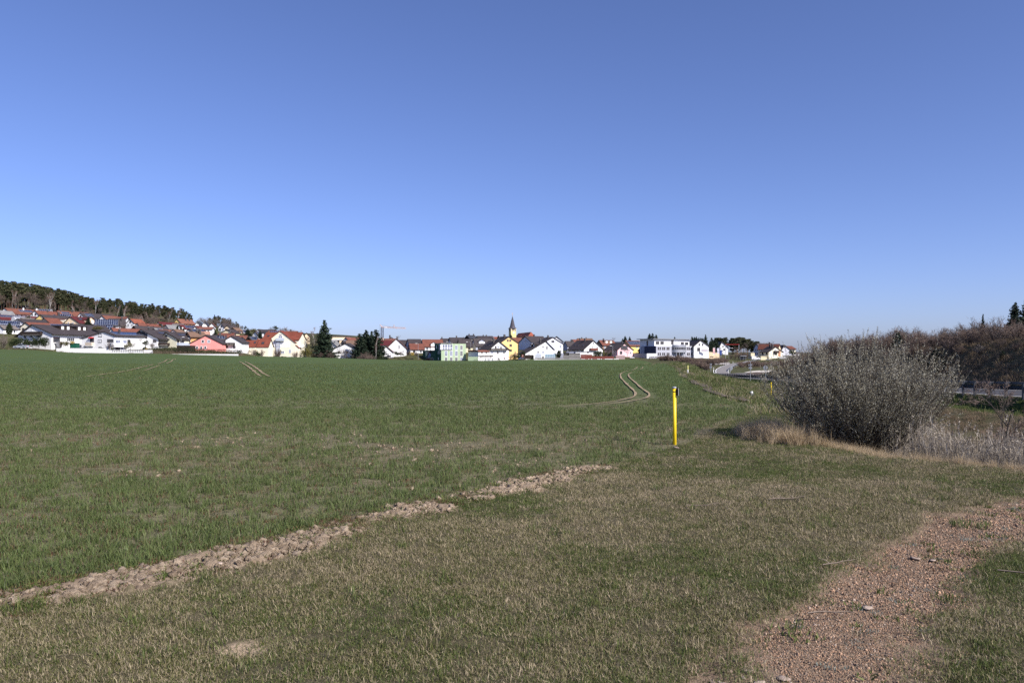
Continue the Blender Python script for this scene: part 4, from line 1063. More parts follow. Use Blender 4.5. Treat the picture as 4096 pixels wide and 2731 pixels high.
# ------------------------------------------------------------------ vegetation: prototypes
class PT:
    """collects limbs (three-sided tubes) and leaf-sized faces"""
    def __init__(s, seed): s.r = np.random.default_rng(seed); s.v = []; s.q = []; s.t = []; s.n = 0; s.lv = []; s.ln = 0
    def limb(s, a, b, r0, r1):
        a, b = np.asarray(a, float), np.asarray(b, float); d = b - a; L = np.linalg.norm(d)
        if L < 1e-9: return
        d /= L; u = np.cross(d, [0.31, 0.74, 0.6]); u /= np.linalg.norm(u) + 1e-9; w = np.cross(d, u)
        for k in range(3):
            t = 2.0944 * k; e = u * math.cos(t) + w * math.sin(t)
            s.v += [a + e * r0, b + e * r1]
        for k in range(3):
            j = (k + 1) % 3; s.q.append((s.n + 2 * k, s.n + 2 * j, s.n + 2 * j + 1, s.n + 2 * k + 1))
        s.n += 6
    def path(s, pts, r0, r1):
        m = len(pts) - 1
        for i in range(m): s.limb(pts[i], pts[i + 1], r0 + (r1 - r0) * i / m, r0 + (r1 - r0) * (i + 1) / m)
    def leaves(s, C, size, flat=0.0, stretch=1.0, dirs=None):
        """random triangles at centres C"""
        C = np.asarray(C, float); n = len(C)
        a = s.r.normal(size=(n, 3)) if dirs is None else np.asarray(dirs, float); a[:, 2] *= (1 - flat); a /= np.linalg.norm(a, axis=1)[:, None] + 1e-9
        b = np.cross(a, s.r.normal(size=(n, 3))); b /= np.linalg.norm(b, axis=1)[:, None] + 1e-9
        sz = (size * s.r.uniform(.6, 1.4, n))[:, None]
        s.lv.append(np.stack([C - a * sz * stretch * .6 - b * sz * .5, C - a * sz * stretch * .4 + b * sz * .5, C + a * sz * stretch * .7], 1).reshape(-1, 3))
    def slivers(s, A, B, wd):
        """thin twig triangles from A to B"""
        A, B = np.asarray(A, float), np.asarray(B, float); d = B - A
        b = np.cross(d, s.r.normal(size=A.shape)); b /= np.linalg.norm(b, axis=1)[:, None] + 1e-9
        s.lv.append(np.stack([A - b * wd, A + b * wd, B], 1).reshape(-1, 3))
    def limb_mesh(s, name, mat_): return np_mesh(name, np.array(s.v), np.array(s.q), mat_)
    def leaf_mesh(s, name, mat_):
        V_ = np.concatenate(s.lv); return np_mesh(name, V_, np.arange(len(V_)).reshape(-1, 3), mat_)

M_pine = leaf_mat('pine_needles', [(0, (.018, .030, .012)), (.5, (.044, .053, .024)), (1, (.100, .090, .045))], .15)
M_spruce = leaf_mat('spruce_needles', [(0, (.008, .016, .010)), (.6, (.018, .032, .018)), (1, (.034, .052, .028))], .1)
M_pinebark = mat('pine_bark', (.16, .09, .065), .9, .3, .15)
M_bark = mat('grey_bark', (.10, .085, .075), .9, .25, .2)
M_birch = mat('birch_bark', (.52, .50, .47), .8, .3, .12)
M_twig = leaf_mat('bare_twigs', [(0, (.085, .06, .05)), (1, (.19, .14, .115))], 0)
M_twigred = leaf_mat('reddish_twigs', [(0, (.095, .064, .050)), (1, (.215, .155, .122))], 0)
M_twiggrey = leaf_mat('grey_twigs', [(0, (.12, .10, .09)), (1, (.27, .23, .20))], 0)
M_birchtwig = leaf_mat('birch_twigs', [(0, (.10, .055, .045)), (1, (.22, .13, .10))], 0)
M_bush = leaf_mat('evergreen_leaves', [(0, (.014, .024, .010)), (.6, (.030, .046, .016)), (1, (.06, .07, .026))], .15)
M_bushy = leaf_mat('olive_leaves', [(0, (.05, .055, .012)), (.6, (.11, .10, .025)), (1, (.20, .16, .04))], .2)
M_forsy = leaf_mat('yellow_blossom', [(0, (.40, .27, .02)), (1, (.75, .52, .03))], .25)

def ell(r, n, shell=.6):
    d = r.normal(size=(n, 3)); d /= np.linalg.norm(d, axis=1)[:, None]
    return d * (r.uniform(shell ** 3, 1, n) ** (1 / 3))[:, None]

def make_pine(seed, low=.45):
    p = PT(seed); r = p.r
    bx, by = r.normal(0, .02, 2)
    pts = [np.array([bx * (t ** 2), by * t * t, t * .95]) for t in np.linspace(0, 1, 5)]; pts[0][2] = -.08
    p.path(pts, .0125, .004)
    for k in range(r.integers(24, 31)):
        t = r.uniform(low, 1); rad = .15 * math.sin(math.pi * min(1, (1.04 - t) / (1.06 - low)) ** .8) + .02
        az = r.uniform(0, 6.28); d = r.uniform(.2, 1) * rad
        c = np.array([math.cos(az) * d + bx * t * t, math.sin(az) * d + by * t * t, t])
        p.limb(np.array([bx * t * t, by * t * t, t - .03]), c, .003, .001)
        n = 64; e = ell(r, n, .3) * np.array([.075, .075, .04]) * r.uniform(.75, 1.25)
        p.leaves(c + e, .032)
    return p.limb_mesh('trunk', M_pinebark), p.leaf_mesh('crown', M_pine)

def make_spruce(seed, wide=.2, mat_=None, gappy=0.0):
    p = PT(seed); r = p.r
    p.path([np.array([0, 0, -.05]), np.array([0, 0, .5]), np.array([0, 0, .98])], .018, .002)
    W = 34
    for i in range(W):
        t = .04 + .95 * i / (W - 1)
        if r.random() < gappy: continue
        rad = wide * (1 - t) ** .66 * r.uniform(.8, 1.12) + .008
        nb = max(4, int(13 * (1 - t) + 5))
        for k in range(nb):
            az = r.uniform(0, 6.28); L = rad * r.uniform(.6, 1.15)
            m = max(2, int(L / .017)); f = (np.arange(m) + r.uniform(.2, .9)) / m
            droop = -.28 * f + .22 * f * f
            C = np.stack([np.cos(az) * L * f, np.sin(az) * L * f, t + L * droop + r.normal(0, .004, m)], 1)
            p.leaves(C + r.normal(0, .008, C.shape), .034, stretch=1.2, flat=.3)
            p.leaves(C + np.array([0, 0, -.011]) + r.normal(0, .007, C.shape), .02)
    p.leaves(np.stack([np.zeros(8), np.zeros(8), np.linspace(.95, 1.0, 8)], 1), .012, dirs=np.tile([[.1, .1, 1.0]], (8, 1)), stretch=1.6)
    return p.limb_mesh('trunk', M_bark), p.leaf_mesh('crown', mat_ or M_spruce)

def make_bare(seed, twig, bark=None, spread=.34, first=.22, dens=1.0, upright=.55, wd=.0016, rad0=.016):
    p = PT(seed); r = p.r
    def grow(a, d, L, rad, lev):
        d = d / np.linalg.norm(d); m = 3; pts = [a]; q = a
        for i in range(m):
            d = d + r.normal(0, .13, 3) + np.array([0, 0, .05 * lev * upright]); d /= np.linalg.norm(d); q = q + d * L / m; pts.append(q)
        p.path(pts, rad, rad * .5)
        if lev >= 3 or L < .05:
            n = int(9 * dens); A = np.array([pts[1 + r.integers(0, m)] for _ in range(n)])
            D = d + r.normal(0, .55, (n, 3)); D /= np.linalg.norm(D, axis=1)[:, None]; Lt = r.uniform(.03, .085, n)[:, None]
            B = A + D * Lt; p.slivers(A, B, wd)
            A2 = np.repeat(A + D * Lt * .5, 2, 0); D2 = np.repeat(D, 2, 0) + r.normal(0, .6, (2 * n, 3)); p.slivers(A2, A2 + D2 / np.linalg.norm(D2, axis=1)[:, None] * .035, wd * .8)
            return
        nb = r.integers(4, 6)
        for i in range(nb):
            t = r.uniform(.3, 1.0); j = min(m - 1, int(t * m)); o = pts[j] + (pts[j + 1] - pts[j]) * (t * m - j)
            az = r.uniform(0, 6.28); u = np.cross(d, [.2, .5, .84]); u /= np.linalg.norm(u); w = np.cross(d, u)
            e = d * upright + (u * math.cos(az) + w * math.sin(az)) * r.uniform(.5, 1.0) * spread * 2
            e[2] = max(e[2], -.1); grow(o, e, L * r.uniform(.45, .68), rad * .5, lev + 1)
    grow(np.array([0, 0, -.03]), np.array([r.normal(0, .05), r.normal(0, .05), 1.0]), .62, rad0, 0)
    # normalise the height to one
    zmax = max(x[:, 2].max() for x in p.lv); 
    p.v = [x / zmax for x in p.v]; p.lv = [x / zmax for x in p.lv]
    return p.limb_mesh('trunk', bark or M_bark), p.leaf_mesh('crown', twig)

def make_shrub(seed, twig, bark=None, width=.55, stems=22, dens=1.0, wd=.0045):
    p = PT(seed); r = p.r
    for i in range(stems):
        az = r.uniform(0, 6.28); tilt = r.uniform(0, 1) ** .7; top = np.array([math.cos(az) * width * tilt, math.sin(az) * width * tilt, r.uniform(.62, 1.0) * (1 - .35 * tilt)])
        b = np.array([math.cos(az) * .1 * tilt, math.sin(az) * .1 * tilt, -.03]); mid = b + (top - b) * .5 + np.array([0, 0, .09]) + r.normal(0, .03, 3)
        pts = [b, mid, top]; p.path(pts, .009, .003)
        n = int(26 * dens); t = r.uniform(.18, 1, n)[:, None]
        A = np.where(t < .5, b + (mid - b) * t * 2, mid + (top - mid) * (t * 2 - 1))
        D = np.array([0, 0, .55]) + r.normal(0, .6, (n, 3)) + (top - b) * .5; D /= np.linalg.norm(D, axis=1)[:, None]
        Lt = r.uniform(.08, .26, n)[:, None]; B = A + D * Lt; p.slivers(A, B, wd)
        k = 3; A2 = np.repeat(A, k, 0) + np.repeat(D * Lt, k, 0) * r.uniform(.2, .9, (n * k, 1)); D2 = np.repeat(D, k, 0) + r.normal(0, .6, (n * k, 3)); D2 /= np.linalg.norm(D2, axis=1)[:, None]
        p.slivers(A2, A2 + D2 * r.uniform(.04, .11, (n * k, 1)), wd * .8)
    return p.limb_mesh('stems', bark or M_bark), p.leaf_mesh('twigs', twig)

def make_bush(seed, mat_, prof='round', n=1500, size=.05):
    p = PT(seed); r = p.r
    p.path([np.array([0, 0, -.05]), np.array([0, 0, .5])], .03, .01)
    if prof == 'round':
        for k in range(14):
            c = ell(r, 1, .2)[0] * np.array([.36, .36, .33]) + np.array([0, 0, .5]); e = ell(r, n // 14, .55) * np.array([.24, .24, .22]) * r.uniform(.7, 1.2)
            p.leaves(c + e, size)
    else:
        t = r.uniform(0, 1, n); rad = .2 * np.sin(np.pi * np.clip(t * .86 + .14, 0, 1)) ** .7 * (r.uniform(.6, 1, n)) * (1 + .2 * np.sin(t * 40)); az = r.uniform(0, 6.28, n)
        p.leaves(np.stack([np.cos(az) * rad, np.sin(az) * rad, t * .98 + .01], 1), size, dirs=np.stack([np.cos(az) * .3, np.sin(az) * .3, np.ones(n)], 1))
    return p.limb_mesh('stems', M_bark), p.leaf_mesh('foliage', mat_)

PROTO = {
    'pine': [make_pine(100 + i, .26 + .055 * i) for i in range(6)],
    'spruce': [make_spruce(200 + i, .30 + .03 * i) for i in range(3)],
    'slimspruce': [make_spruce(220 + i, .19 + .02 * i) for i in range(3)],
    'youngspruce': [make_spruce(240 + i, .42) for i in range(2)],
    'bare': [make_bare(300 + i, M_twig) for i in range(4)],
    'greybare': [make_bare(320 + i, M_twiggrey) for i in range(3)],
    'birch': [make_bare(340 + i, M_birchtwig, M_birch, spread=.2, upright=.95, dens=1.1, rad0=.0095) for i in range(3)],
    'shrub': [make_shrub(400 + i, M_twig) for i in range(3)],
    'redshrub': [make_shrub(420 + i, M_twigred, width=.6, stems=26) for i in range(4)],
    'greyshrub': [make_shrub(440 + i, M_twiggrey) for i in range(3)],
    'bush': [make_bush(500 + i, M_bush) for i in range(3)],
    'olivebush': [make_bush(520 + i, M_bushy, n=1000) for i in range(2)],
    'forsythia': [make_bush(540, M_forsy, n=1000)],
    'column': [make_bush(560 + i, M_bush, 'col') for i in range(2)],
    'ball': [make_shrub(580, M_twig, width=.5, stems=30)],
}
PNAME = {'pine': 'pine_tree', 'spruce': 'spruce_tree', 'slimspruce': 'spruce_tree', 'youngspruce': 'young_spruce', 'bare': 'bare_tree', 'greybare': 'bare_tree', 'birch': 'birch_tree', 'shrub': 'bare_shrub', 'redshrub': 'bare_shrub',
         'greyshrub': 'bare_shrub', 'bush': 'evergreen_bush', 'olivebush': 'leafy_bush', 'forsythia': 'forsythia_bush', 'column': 'column_tree', 'ball': 'bare_shrub'}
def plant(kind, x, y, H, label, group, widen=1.0, cat=None, sink=.0, v=None):
    i = int(RNG.integers(0, len(PROTO[kind]))) if v is None else v
    tm, cm = PROTO[kind][i]
    tree = kind in ('pine', 'spruce', 'slimspruce', 'youngspruce', 'bare', 'greybare', 'birch', 'column')
    r = empty(PNAME[kind], (x, y, tz(x, y) - sink), float(RNG.uniform(0, 6.28)), label, cat or ('tree' if tree else 'shrub'), group)
    r.scale = (H * widen, H * widen, H)
    obj(tm.name.split('.')[0], tm, r); obj(cm.name.split('.')[0], cm, r)
    return r
def plant_px(kind, px, ptop, Y, label, group, widen=1.0, pb=None, **k):
    """by photo column, row of the tip and distance; height follows from the ground there"""
    p = PX(px, ptop, Y); g = tz(p.x, Y) if pb is None else PX(px, pb, Y).z
    r = plant(kind, p.x, Y, max(.4, p.z - g), label, group, widen, **k)
    if pb is not None: r.location.z = g
    return r

# ---- wood on the hill: rows of pines, the front row first
TOPX = [-250, 0, 100, 170, 250, 340, 410, 480, 560, 640, 700, 745, 775, 800]
TOPY = [1112, 1125, 1137, 1141, 1158, 1184, 1196, 1199, 1212, 1222, 1230, 1240, 1258, 1290]
BOTX = [-250, 0, 200, 400, 500, 600, 700, 800]; BOTY = [1234, 1244, 1252, 1267, 1274, 1282, 1292, 1308]
def wood_row(Y, dx, jit, rise, x0, x1, kind='pine', lab='', grp='', hmul=1.0):
    px = x0
    while px < x1:
        p = px + RNG.uniform(-jit, jit)
        top = np.interp(p, TOPX, TOPY) + RNG.uniform(-5, 13) + rise
        k = kind if RNG.random() > .06 else 'slimspruce'
        plant_px(k, p, top, Y + RNG.uniform(-8, 8), lab if k == 'pine' else ('dark pointed spruce standing among the pines of the ' + ('second' if 'second' in grp else 'hill') + ' wood'), grp, widen=RNG.uniform(.85, 1.2), v=(int(RNG.integers(3, 6)) if (k == 'pine' and Y < 600) else None))
        px += dx * RNG.uniform(.75, 1.25)
wood_row(590, 21, 6, 16, -160, 770, lab='dark green pine with bare reddish trunk at the front of the hill wood', grp='pines in the hill wood')
wood_row(612, 16, 6, 6, -150, 770, lab='dark green pine inside the hill wood behind the front trunks', grp='pines in the hill wood')
wood_row(626, 15, 6, 3, -150, 768, lab='dark green pine in the middle of the hill wood', grp='pines in the hill wood')
wood_row(640, 16, 6, 0, -150, 765, lab='dark green pine on the skyline of the hill wood', grp='pines in the hill wood')
# second wood, right of the gap
TOPX, TOPY = [825, 845, 880, 910, 940, 970, 1000, 1030, 1060], [1268, 1258, 1264, 1270, 1286, 1296, 1312, 1322, 1338]
wood_row(628, 14, 4, 5, 838, 1010, lab='dark pine of the small second wood beyond the houses', grp='pines in the second wood')
wood_row(645, 15, 4, 0, 842, 985, lab='dark pine on the skyline of the small second wood', grp='pines in the second wood')
TOPX0, TOPY0 = [-250, 0, 250, 480, 640, 800], [1112, 1125, 1158, 1199, 1222, 1280]
for i in range(38):
    px = RNG.uniform(-60, 770); plant_px('bare', px, np.interp(px, TOPX0, TOPY0) + RNG.uniform(14, 48), RNG.uniform(576, 586), 'brown leafless tree among the front pines of the hill wood', 'brown trees in the hill wood', widen=RNG.uniform(.7, 1.0))
# birches and bare trees at the foot of the wood
for i, (a, b, c) in enumerate([(50, 1152, 575), (62, 1155, 578), (199, 1160, 572), (220, 1195, 578), (303, 1200, 575), (382, 1188, 574), (470, 1212, 572), (497, 1216, 565), (572, 1255, 560), (590, 1248, 575), (672, 1228, 590), (712, 1224, 592), (110, 1190, 585), (560, 1262, 556)]):
    plant_px('birch', a, b, c, 'white stemmed birch with thin brown crown at the foot of the hill wood', 'birches at the foot of the wood', widen=RNG.uniform(.7, 1.0))
for i in range(70):
    px = RNG.uniform(-40, 800); Yt = RNG.uniform(556, 582)
    p0 = np.interp(px, BOTX, BOTY) + RNG.uniform(-28, -4)
    plant_px('shrub' if i % 3 else 'bare', px, p0, Yt, 'brown leafless undergrowth bush in front of the pines', 'undergrowth before the wood', widen=1.2)
for i in range(26):
    px = RNG.uniform(785, 860); plant_px('greybare', px, RNG.uniform(1264, 1282), RNG.uniform(600, 650), 'grey bare tree in the gap between the two woods', 'bare trees between the woods')
for i in range(30):
    px = RNG.uniform(860, 1060); t = np.interp(px, TOPX, TOPY)
    plant_px('bare' if i % 2 else 'greybare', px, t + RNG.uniform(-3, 22), RNG.uniform(606, 625), 'brown bare tree along the second wood', 'bare trees along the second wood', widen=1.2)
for i in range(16):
    px = RNG.uniform(1060, 1175); plant_px('greybare', px, RNG.uniform(1303, 1325), RNG.uniform(560, 620), 'grey bare tree on the skyline behind the apartment house', 'bare trees on the skyline', widen=1.2)
# ---- garden trees in the village, each as the photograph shows it
def Zp(z, kind, x, top, Y, label, grp='garden trees of the village', base=None, **k):
    return plant_px(kind, zx(z, x), zy(z, top), Y * K, label, grp, pb=None if base is None else zy(z, base), **k)
Zp(1, 'column', 168, 858, 272, 'dark brownish columnar conifer beside the solar roofs', base=1065, widen=1.25)
Zp(1, 'spruce', 1585, 748, 305, 'broad dark conifer between wine red roof and solar roofs', base=950, widen=1.2)
Zp(1, 'olivebush', 1760, 900, 288, 'brownish leafy tree below the solar roofs', base=1010, widen=1.8)
Zp(1, 'bush', 500, 725, 350, 'round green tree under the brick red roof', base=790, widen=1.6)
Zp(1, 'bush', 1370, 1085, 272, 'dark bush between chalet and white bay house', base=1180)
Zp(2, 'slimspruce', 1162, 680, 315, 'leftmost slim spruce of three among the houses', base=850, widen=1.5)
Zp(2, 'slimspruce', 1228, 690, 313, 'middle slim spruce of three among the houses', base=850, widen=1.5)
Zp(2, 'slimspruce', 1272, 722, 312, 'rightmost slim spruce of three among the houses', base=850, widen=1.5)
Zp(2, 'slimspruce', 1840, 772, 300, 'slim spruce behind the right slope of the pink gable', base=960, widen=1.7)
Zp(2, 'shrub', 200, 650, 300, 'wide bare brown tree over the orange roof', base=760, widen=1.5)
Zp(2, 'birch', 545, 480, 395, 'birch with white forked stem below the wood', base=660)
Zp(2, 'bare', 640, 560, 350, 'bare brown tree in the middle of the slope', base=740, widen=1.1)
Zp(2, 'bare', 720, 590, 355, 'second bare brown tree in the middle of the slope', base=740)
Zp(2, 'bush', 880, 640, 350, 'dark ivy green bush below the dark red roof', base=720, widen=1.4)
Zp(2, 'bare', 1870, 540, 392, 'large round bare tree below the second wood', base=700, widen=1.0)
Zp(2, 'bare', 1980, 560, 395, 'reddish bare tree right of the large round one', base=700)
Zp(3, 'spruce', 425, 535, 330, 'broad round conifer between the small gables', base=715, widen=1.5)
Zp(3, 'spruce', 660, 570, 325, 'dark conifer just left of the apartment house roof', base=720, widen=1.3)
Zp(3, 'slimspruce', 572, 680, 305, 'very small spruce left of the red garage roofs', base=730)
Zp(3, 'olivebush', 545, 520, 400, 'yellowish willow crown behind the white gables', base=620, widen=1.2)
Zp(3, 'pine', 945, 490, 420, 'round topped pine behind the apartment house ridge', base=640, widen=1.9)
Zp(3, 'birch', 1680, 500, 312, 'bare birch with drooping twigs left of the big spruce', base=800, widen=.8)
Zp(3, 'bare', 1430, 565, 345, 'bare tree behind the right end of the apartment house', base=700, widen=.9)
big = Zp(3, 'spruce', 1870, 385, 296, 'very tall dark spruce right of the apartment house', base=1130, widen=1.22, v=0)
Zp(3, 'bare', 1620, 660, 300, 'brown bare tree beside the tall spruce', base=1080, widen=1.2)
Zp(3, 'bare', 1520, 680, 305, 'dense brown bare tree left of the tall spruce', base=1080, widen=1.1)
Zp(3, 'shrub', 1740, 850, 296, 'large brown bush at the foot of the tall spruce', base=1180, widen=1.2)
Zp(3, 'shrub', 1880, 920, 294, 'wide reddish bare bush right in front of the tall spruce', base=1180, widen=1.5)
Zp(3, 'shrub', 1985, 960, 294, 'bare bush between tall spruce and white gable', base=1180, widen=.9)
Zp(3, 'olivebush', 1535, 850, 292, 'olive yellow leafy tree on thin stem beside the apartment house', base=1140, widen=.75)
Zp(3, 'ball', 995, 870, 289, 'pollarded ball tree in front of the glazed bay', base=1120, widen=.62)
Zp(3, 'ball', 1325, 930, 289, 'pollarded ball tree at the right corner of the apartment house', base=1120, widen=.7)
Zp(3, 'shrub', 380, 880, 280, 'bare bush against the left garage wall', base=1090, widen=.9)
Zp(3, 'bush', 600, 930, 280, 'round dark green bush in front of the garages', base=1105, widen=.9)
Zp(3, 'greyshrub', 540, 880, 279, 'grey bare bush between the two garages', base=1100, widen=.7)
Zp(3, 'column', 755, 870, 286, 'ivy covered trunk at the left of the apartment house', base=1105, widen=.75)
Zp(3, 'shrub', 690, 900, 282, 'bare bush against the right garage wall', base=1100, widen=.6)
Zp(3, 'greyshrub', 960, 1010, 290, 'low grey bush under the left ball tree', base=1125, widen=1.2)
Zp(3, 'bush', 1160, 1040, 290, 'low dark bush at the entrance of the apartment house', base=1140, widen=1.1)
Zp(3, 'bush', 1480, 1040, 290, 'clipped brown ball bush in the deep shade', base=1130)
Zp(3, 'bush', 1600, 1060, 290, 'second clipped ball bush in the shade', base=1130)
Zp(3, 'bush', 1690, 1070, 290, 'third clipped ball bush in the shade', base=1130)
for i, (x, t, l_) in enumerate([(70, 1040, 'slender bare tree before the white gable'), (250, 1070, 'spreading bare tree before the white gable'), (150, 1180, 'low bare tree between two taller ones before the white gable'), (330, 1200, 'bare bush at the right end of the white gable')]):
    Zp(4, 'greybare', x, t, 292, l_, base=1395, widen=1.0)
Zp(4, 'spruce', 495, 755, 295, 'leftmost and lowest of the four spruces by the white gable', base=1330, widen=1.4, v=1)
Zp(4, 'spruce', 640, 675, 299, 'second of the four spruces, tall and slim topped', base=1360, widen=1.25, v=2)
Zp(4, 'spruce', 765, 705, 304, 'third of the four spruces, half hidden', base=1360, widen=1.2, v=0)
Zp(4, 'spruce', 858, 665, 297, 'rightmost and tallest of the four spruces', base=1400, widen=1.3, v=1)
Zp(4, 'birch', 862, 760, 293, 'white birch stem standing in front of the right spruce', base=1400, widen=.5)
Zp(4, 'shrub', 640, 1140, 290, 'large brown bush at the foot of the four spruces', base=1405, widen=1.2)
Zp(4, 'shrub', 520, 1200, 290, 'brown bush left of the four spruces foot', base=1405, widen=1.1)
Zp(4, 'shrub', 750, 1200, 289, 'brown grey bush below the right spruces', base=1405, widen=1.2)
Zp(4, 'bush', 960, 1180, 291, 'dark green skirt bush below the rightmost spruce', base=1400, widen=.8)
Zp(4, 'bush', 1340, 1125, 306, 'dark evergreen bush before the steep white house', base=1245, widen=1.3)
Zp(4, 'shrub', 1420, 1130, 306, 'brown bush before the steep white house', base=1245)
Zp(4, 'bush', 1470, 1190, 305, 'small dark bush at the corner of the steep white house', base=1245, widen=1.2)
Zp(4, 'forsythia', 1672, 1140, 305, 'bright yellow forsythia near the street lamp', base=1245, widen=1.05)
Zp(4, 'shrub', 1760, 1140, 306, 'brown bush right of the yellow forsythia', base=1250, widen=1.4)
Zp(4, 'shrub', 1580, 1130, 308, 'brown bush left of the yellow forsythia', base=1250)
Zp(4, 'greybare', 1375, 778, 400, 'round bare tree on the skyline right of the crane', base=920, widen=1.1)
Zp(4, 'greybare', 945, 790, 350, 'grey bare tree left of the crane mast', base=930)
Zp(5, 'spruce', 1845, 708, 370, 'small broad conifer left of the church', base=800, widen=1.6)
Zp(5, 'spruce', 2140, 690, 378, 'dark conifer top in front of the church tower', base=800, widen=1.5)
Zp(5, 'greyshrub', 2240, 1080, 306, 'bare grey garden bush beside the apricot house', base=1290, widen=1.1)
Zp(5, 'olivebush', 2210, 1140, 305, 'yellow green slender bush beside the apricot house', base=1290, widen=.7)
Zp(5, 'bush', 1860, 1255, 298, 'round dark bush at the wall of the curved balcony house', base=1295, widen=1.6)
Zp(5, 'greyshrub', 2130, 1150, 300, 'bare grey bush right of the curved balcony house', base=1290, widen=.8)
Zp(6, 'bush', 290, 950, 298, 'dark garden tree left of the catslide roof', base=1100, widen=1.0)
Zp(6, 'bush', 210, 1040, 297, 'dark bush behind the blue slide', base=1150, widen=1.2)
Zp(6, 'greyshrub', 430, 1040, 295, 'bare bush along the shed wall', base=1150)
Zp(6, 'column', 1148, 945, 300, 'dark clipped cone tree beside the conservatory', base=1115, widen=1.5)
Zp(6, 'bush', 1080, 990, 302, 'dark climbing plant between conservatory and cone tree', base=1110, widen=.8)
Zp(6, 'bush', 2035, 945, 303, 'big round evergreen behind the red fence, left of three', base=1115, widen=1.25)
Zp(6, 'bush', 2110, 955, 304, 'big round evergreen behind the red fence, middle of three', base=1115, widen=1.1)
Zp(6, 'olivebush', 2235, 965, 303, 'yellowish round bush behind the red fence', base=1110, widen=1.1)
Zp(7, 'bush', 260, 562, 303, 'round evergreen at the right end of the red fence', base=665, widen=.9)
Zp(7, 'bare', 590, 520, 306, 'bare fruit tree in front of the pale pink house', base=655, widen=1.6)
Zp(7, 'shrub', 300, 520, 308, 'bare tangled trees left of the pale pink house', base=650, widen=1.5)
Zp(7, 'greybare', 350, 305, 430, 'round grey bare tree on the skyline behind the red dormer house', base=400, widen=1.2)
for i, (x, t, l_) in enumerate([(545, 288, 'left conifer of the skyline pair above the pale pink house'), (628, 298, 'right conifer of the skyline pair above the pale pink house'), (500, 335, 'low conifer left of the skyline pair'), (828, 338, 'small conifer behind the solar roofed yellow house'),
        (985, 245, 'left tree of the three conifers behind the office building'), (1040, 238, 'middle and tallest of the three conifers behind the office building'), (1105, 262, 'right tree of the three conifers behind the office building'), (1440, 303, 'single conifer tip over the office roof')]):
    Zp(7, 'spruce', x, t, 440, l_, base=470, widen=1.15)
for i, (x, t) in enumerate([(1755, 300), (1800, 305), (1835, 300), (1880, 318), (1915, 320), (1950, 325)]):
    Zp(7, 'spruce', x, t, 400 + 6 * i, 'low dark conifer behind the white inn', 'conifers behind the inn', base=480, widen=1.4)
Zp(7, 'spruce', 2000, 262, 395, 'tallest conifer behind the white inn', base=560, widen=.9)
Zp(7, 'spruce', 2110, 322, 345, 'broad black green conifer left of the steep white gable', base=640, widen=1.2)
Zp(7, 'spruce', 2185, 330, 348, 'second broad dark conifer left of the steep white gable', base=640, widen=1.2)
Zp(7, 'spruce', 2080, 380, 342, 'dark conifer touching the right wall of the inn', base=640, widen=1.0)
# pine grove on the right skyline
for i in range(34):
    x = RNG.uniform(640, 1330); t = np.interp(x, [640, 700, 800, 900, 1000, 1100, 1200, 1250, 1330], [205, 190, 200, 205, 192, 205, 228, 245, 262]) + RNG.uniform(-3, 26)
    Zp(8, 'pine', x, t, RNG.uniform(385, 430), 'dark round headed pine in the grove right of the inn', 'pines in the right grove', base=470, widen=1.5)
for i in range(6):
    x = RNG.uniform(1290, 1540); Zp(8, 'greybare', x, RNG.uniform(238, 265), 430, 'grey bare tree on the skyline behind the bridge houses', 'bare trees behind the bridge houses', base=400)
Zp(8, 'bare', 1160, 250, 350, 'large bare tree left of the white bridge house', base=500, widen=1.4)
Zp(8, 'bare', 890, 370, 350, 'bare brown tree near the curved lamp', base=480, widen=1.5)
for i, (x, t) in enumerate([(1060, 400), (1120, 430), (940, 440), (1000, 450), (880, 452)]):
    Zp(8, 'shrub', x, t, 345, 'brown bare roadside bush behind the bus shelter', 'bushes behind the bus shelter', base=530, widen=1.2)
for i, (x, t) in enumerate([(1840, 385), (1900, 400), (2000, 410)]):
    Zp(8, 'bush' if i == 0 else 'greyshrub', x, t, 345, ['dark round bush right of the bridge houses', 'grey bare bush at the far end of the bridge', 'grey bare bush beyond the far end of the bridge'][i], base=470, widen=1.5)
# gardens along the front, upper left
for i, (x, t, b_, wd, kd, l_) in enumerate([(60, 1050, 1300, 1.0, 'greyshrub', 'big grey brown bare bush at the left of the parked car'), (-60, 1080, 1300, 1.0, 'greyshrub', 'grey brown bare bush cut by the edge behind the car'), (230, 1090, 1290, .9, 'bush', 'dark evergreen bush behind the silver car'),
        (350, 1105, 1295, 1.0, 'bush', 'second dark evergreen bush from the silver car'), (470, 1095, 1295, 1.0, 'bush', 'third dark evergreen bush below the long balcony'), (590, 1100, 1300, 1.0, 'bush', 'fourth dark evergreen bush below the long balcony'),
        (700, 1090, 1302, 1.0, 'bush', 'fifth dark evergreen bush below the long balcony'), (810, 1100, 1305, .9, 'bush', 'rightmost dark evergreen bush at the outside stair'), (1140, 1165, 1290, 1.0, 'olivebush', 'yellow green bush left of the green shed'), (1210, 1175, 1290, .9, 'olivebush', 'olive bush touching the green shed'),
        (1300, 1168, 1240, 1.3, 'forsythia', 'yellow flowering bush behind the green shed'), (1085, 1160, 1290, .8, 'shrub', 'bare bush at the corner of the chalet'), (1970, 1185, 1345, 1.0, 'shrub', 'reddish bare tree before the bay house'), (2020, 1295, 1350, 1.1, 'olivebush', 'small clipped green ball on the wall before the bay house'),
        (1840, 1295, 1325, 2.0, 'bush', 'low dark bush at the foot of the bay house')]):
    Zp(1, kd, x, t, 246 if i < 8 else 243, l_, base=b_, widen=wd)
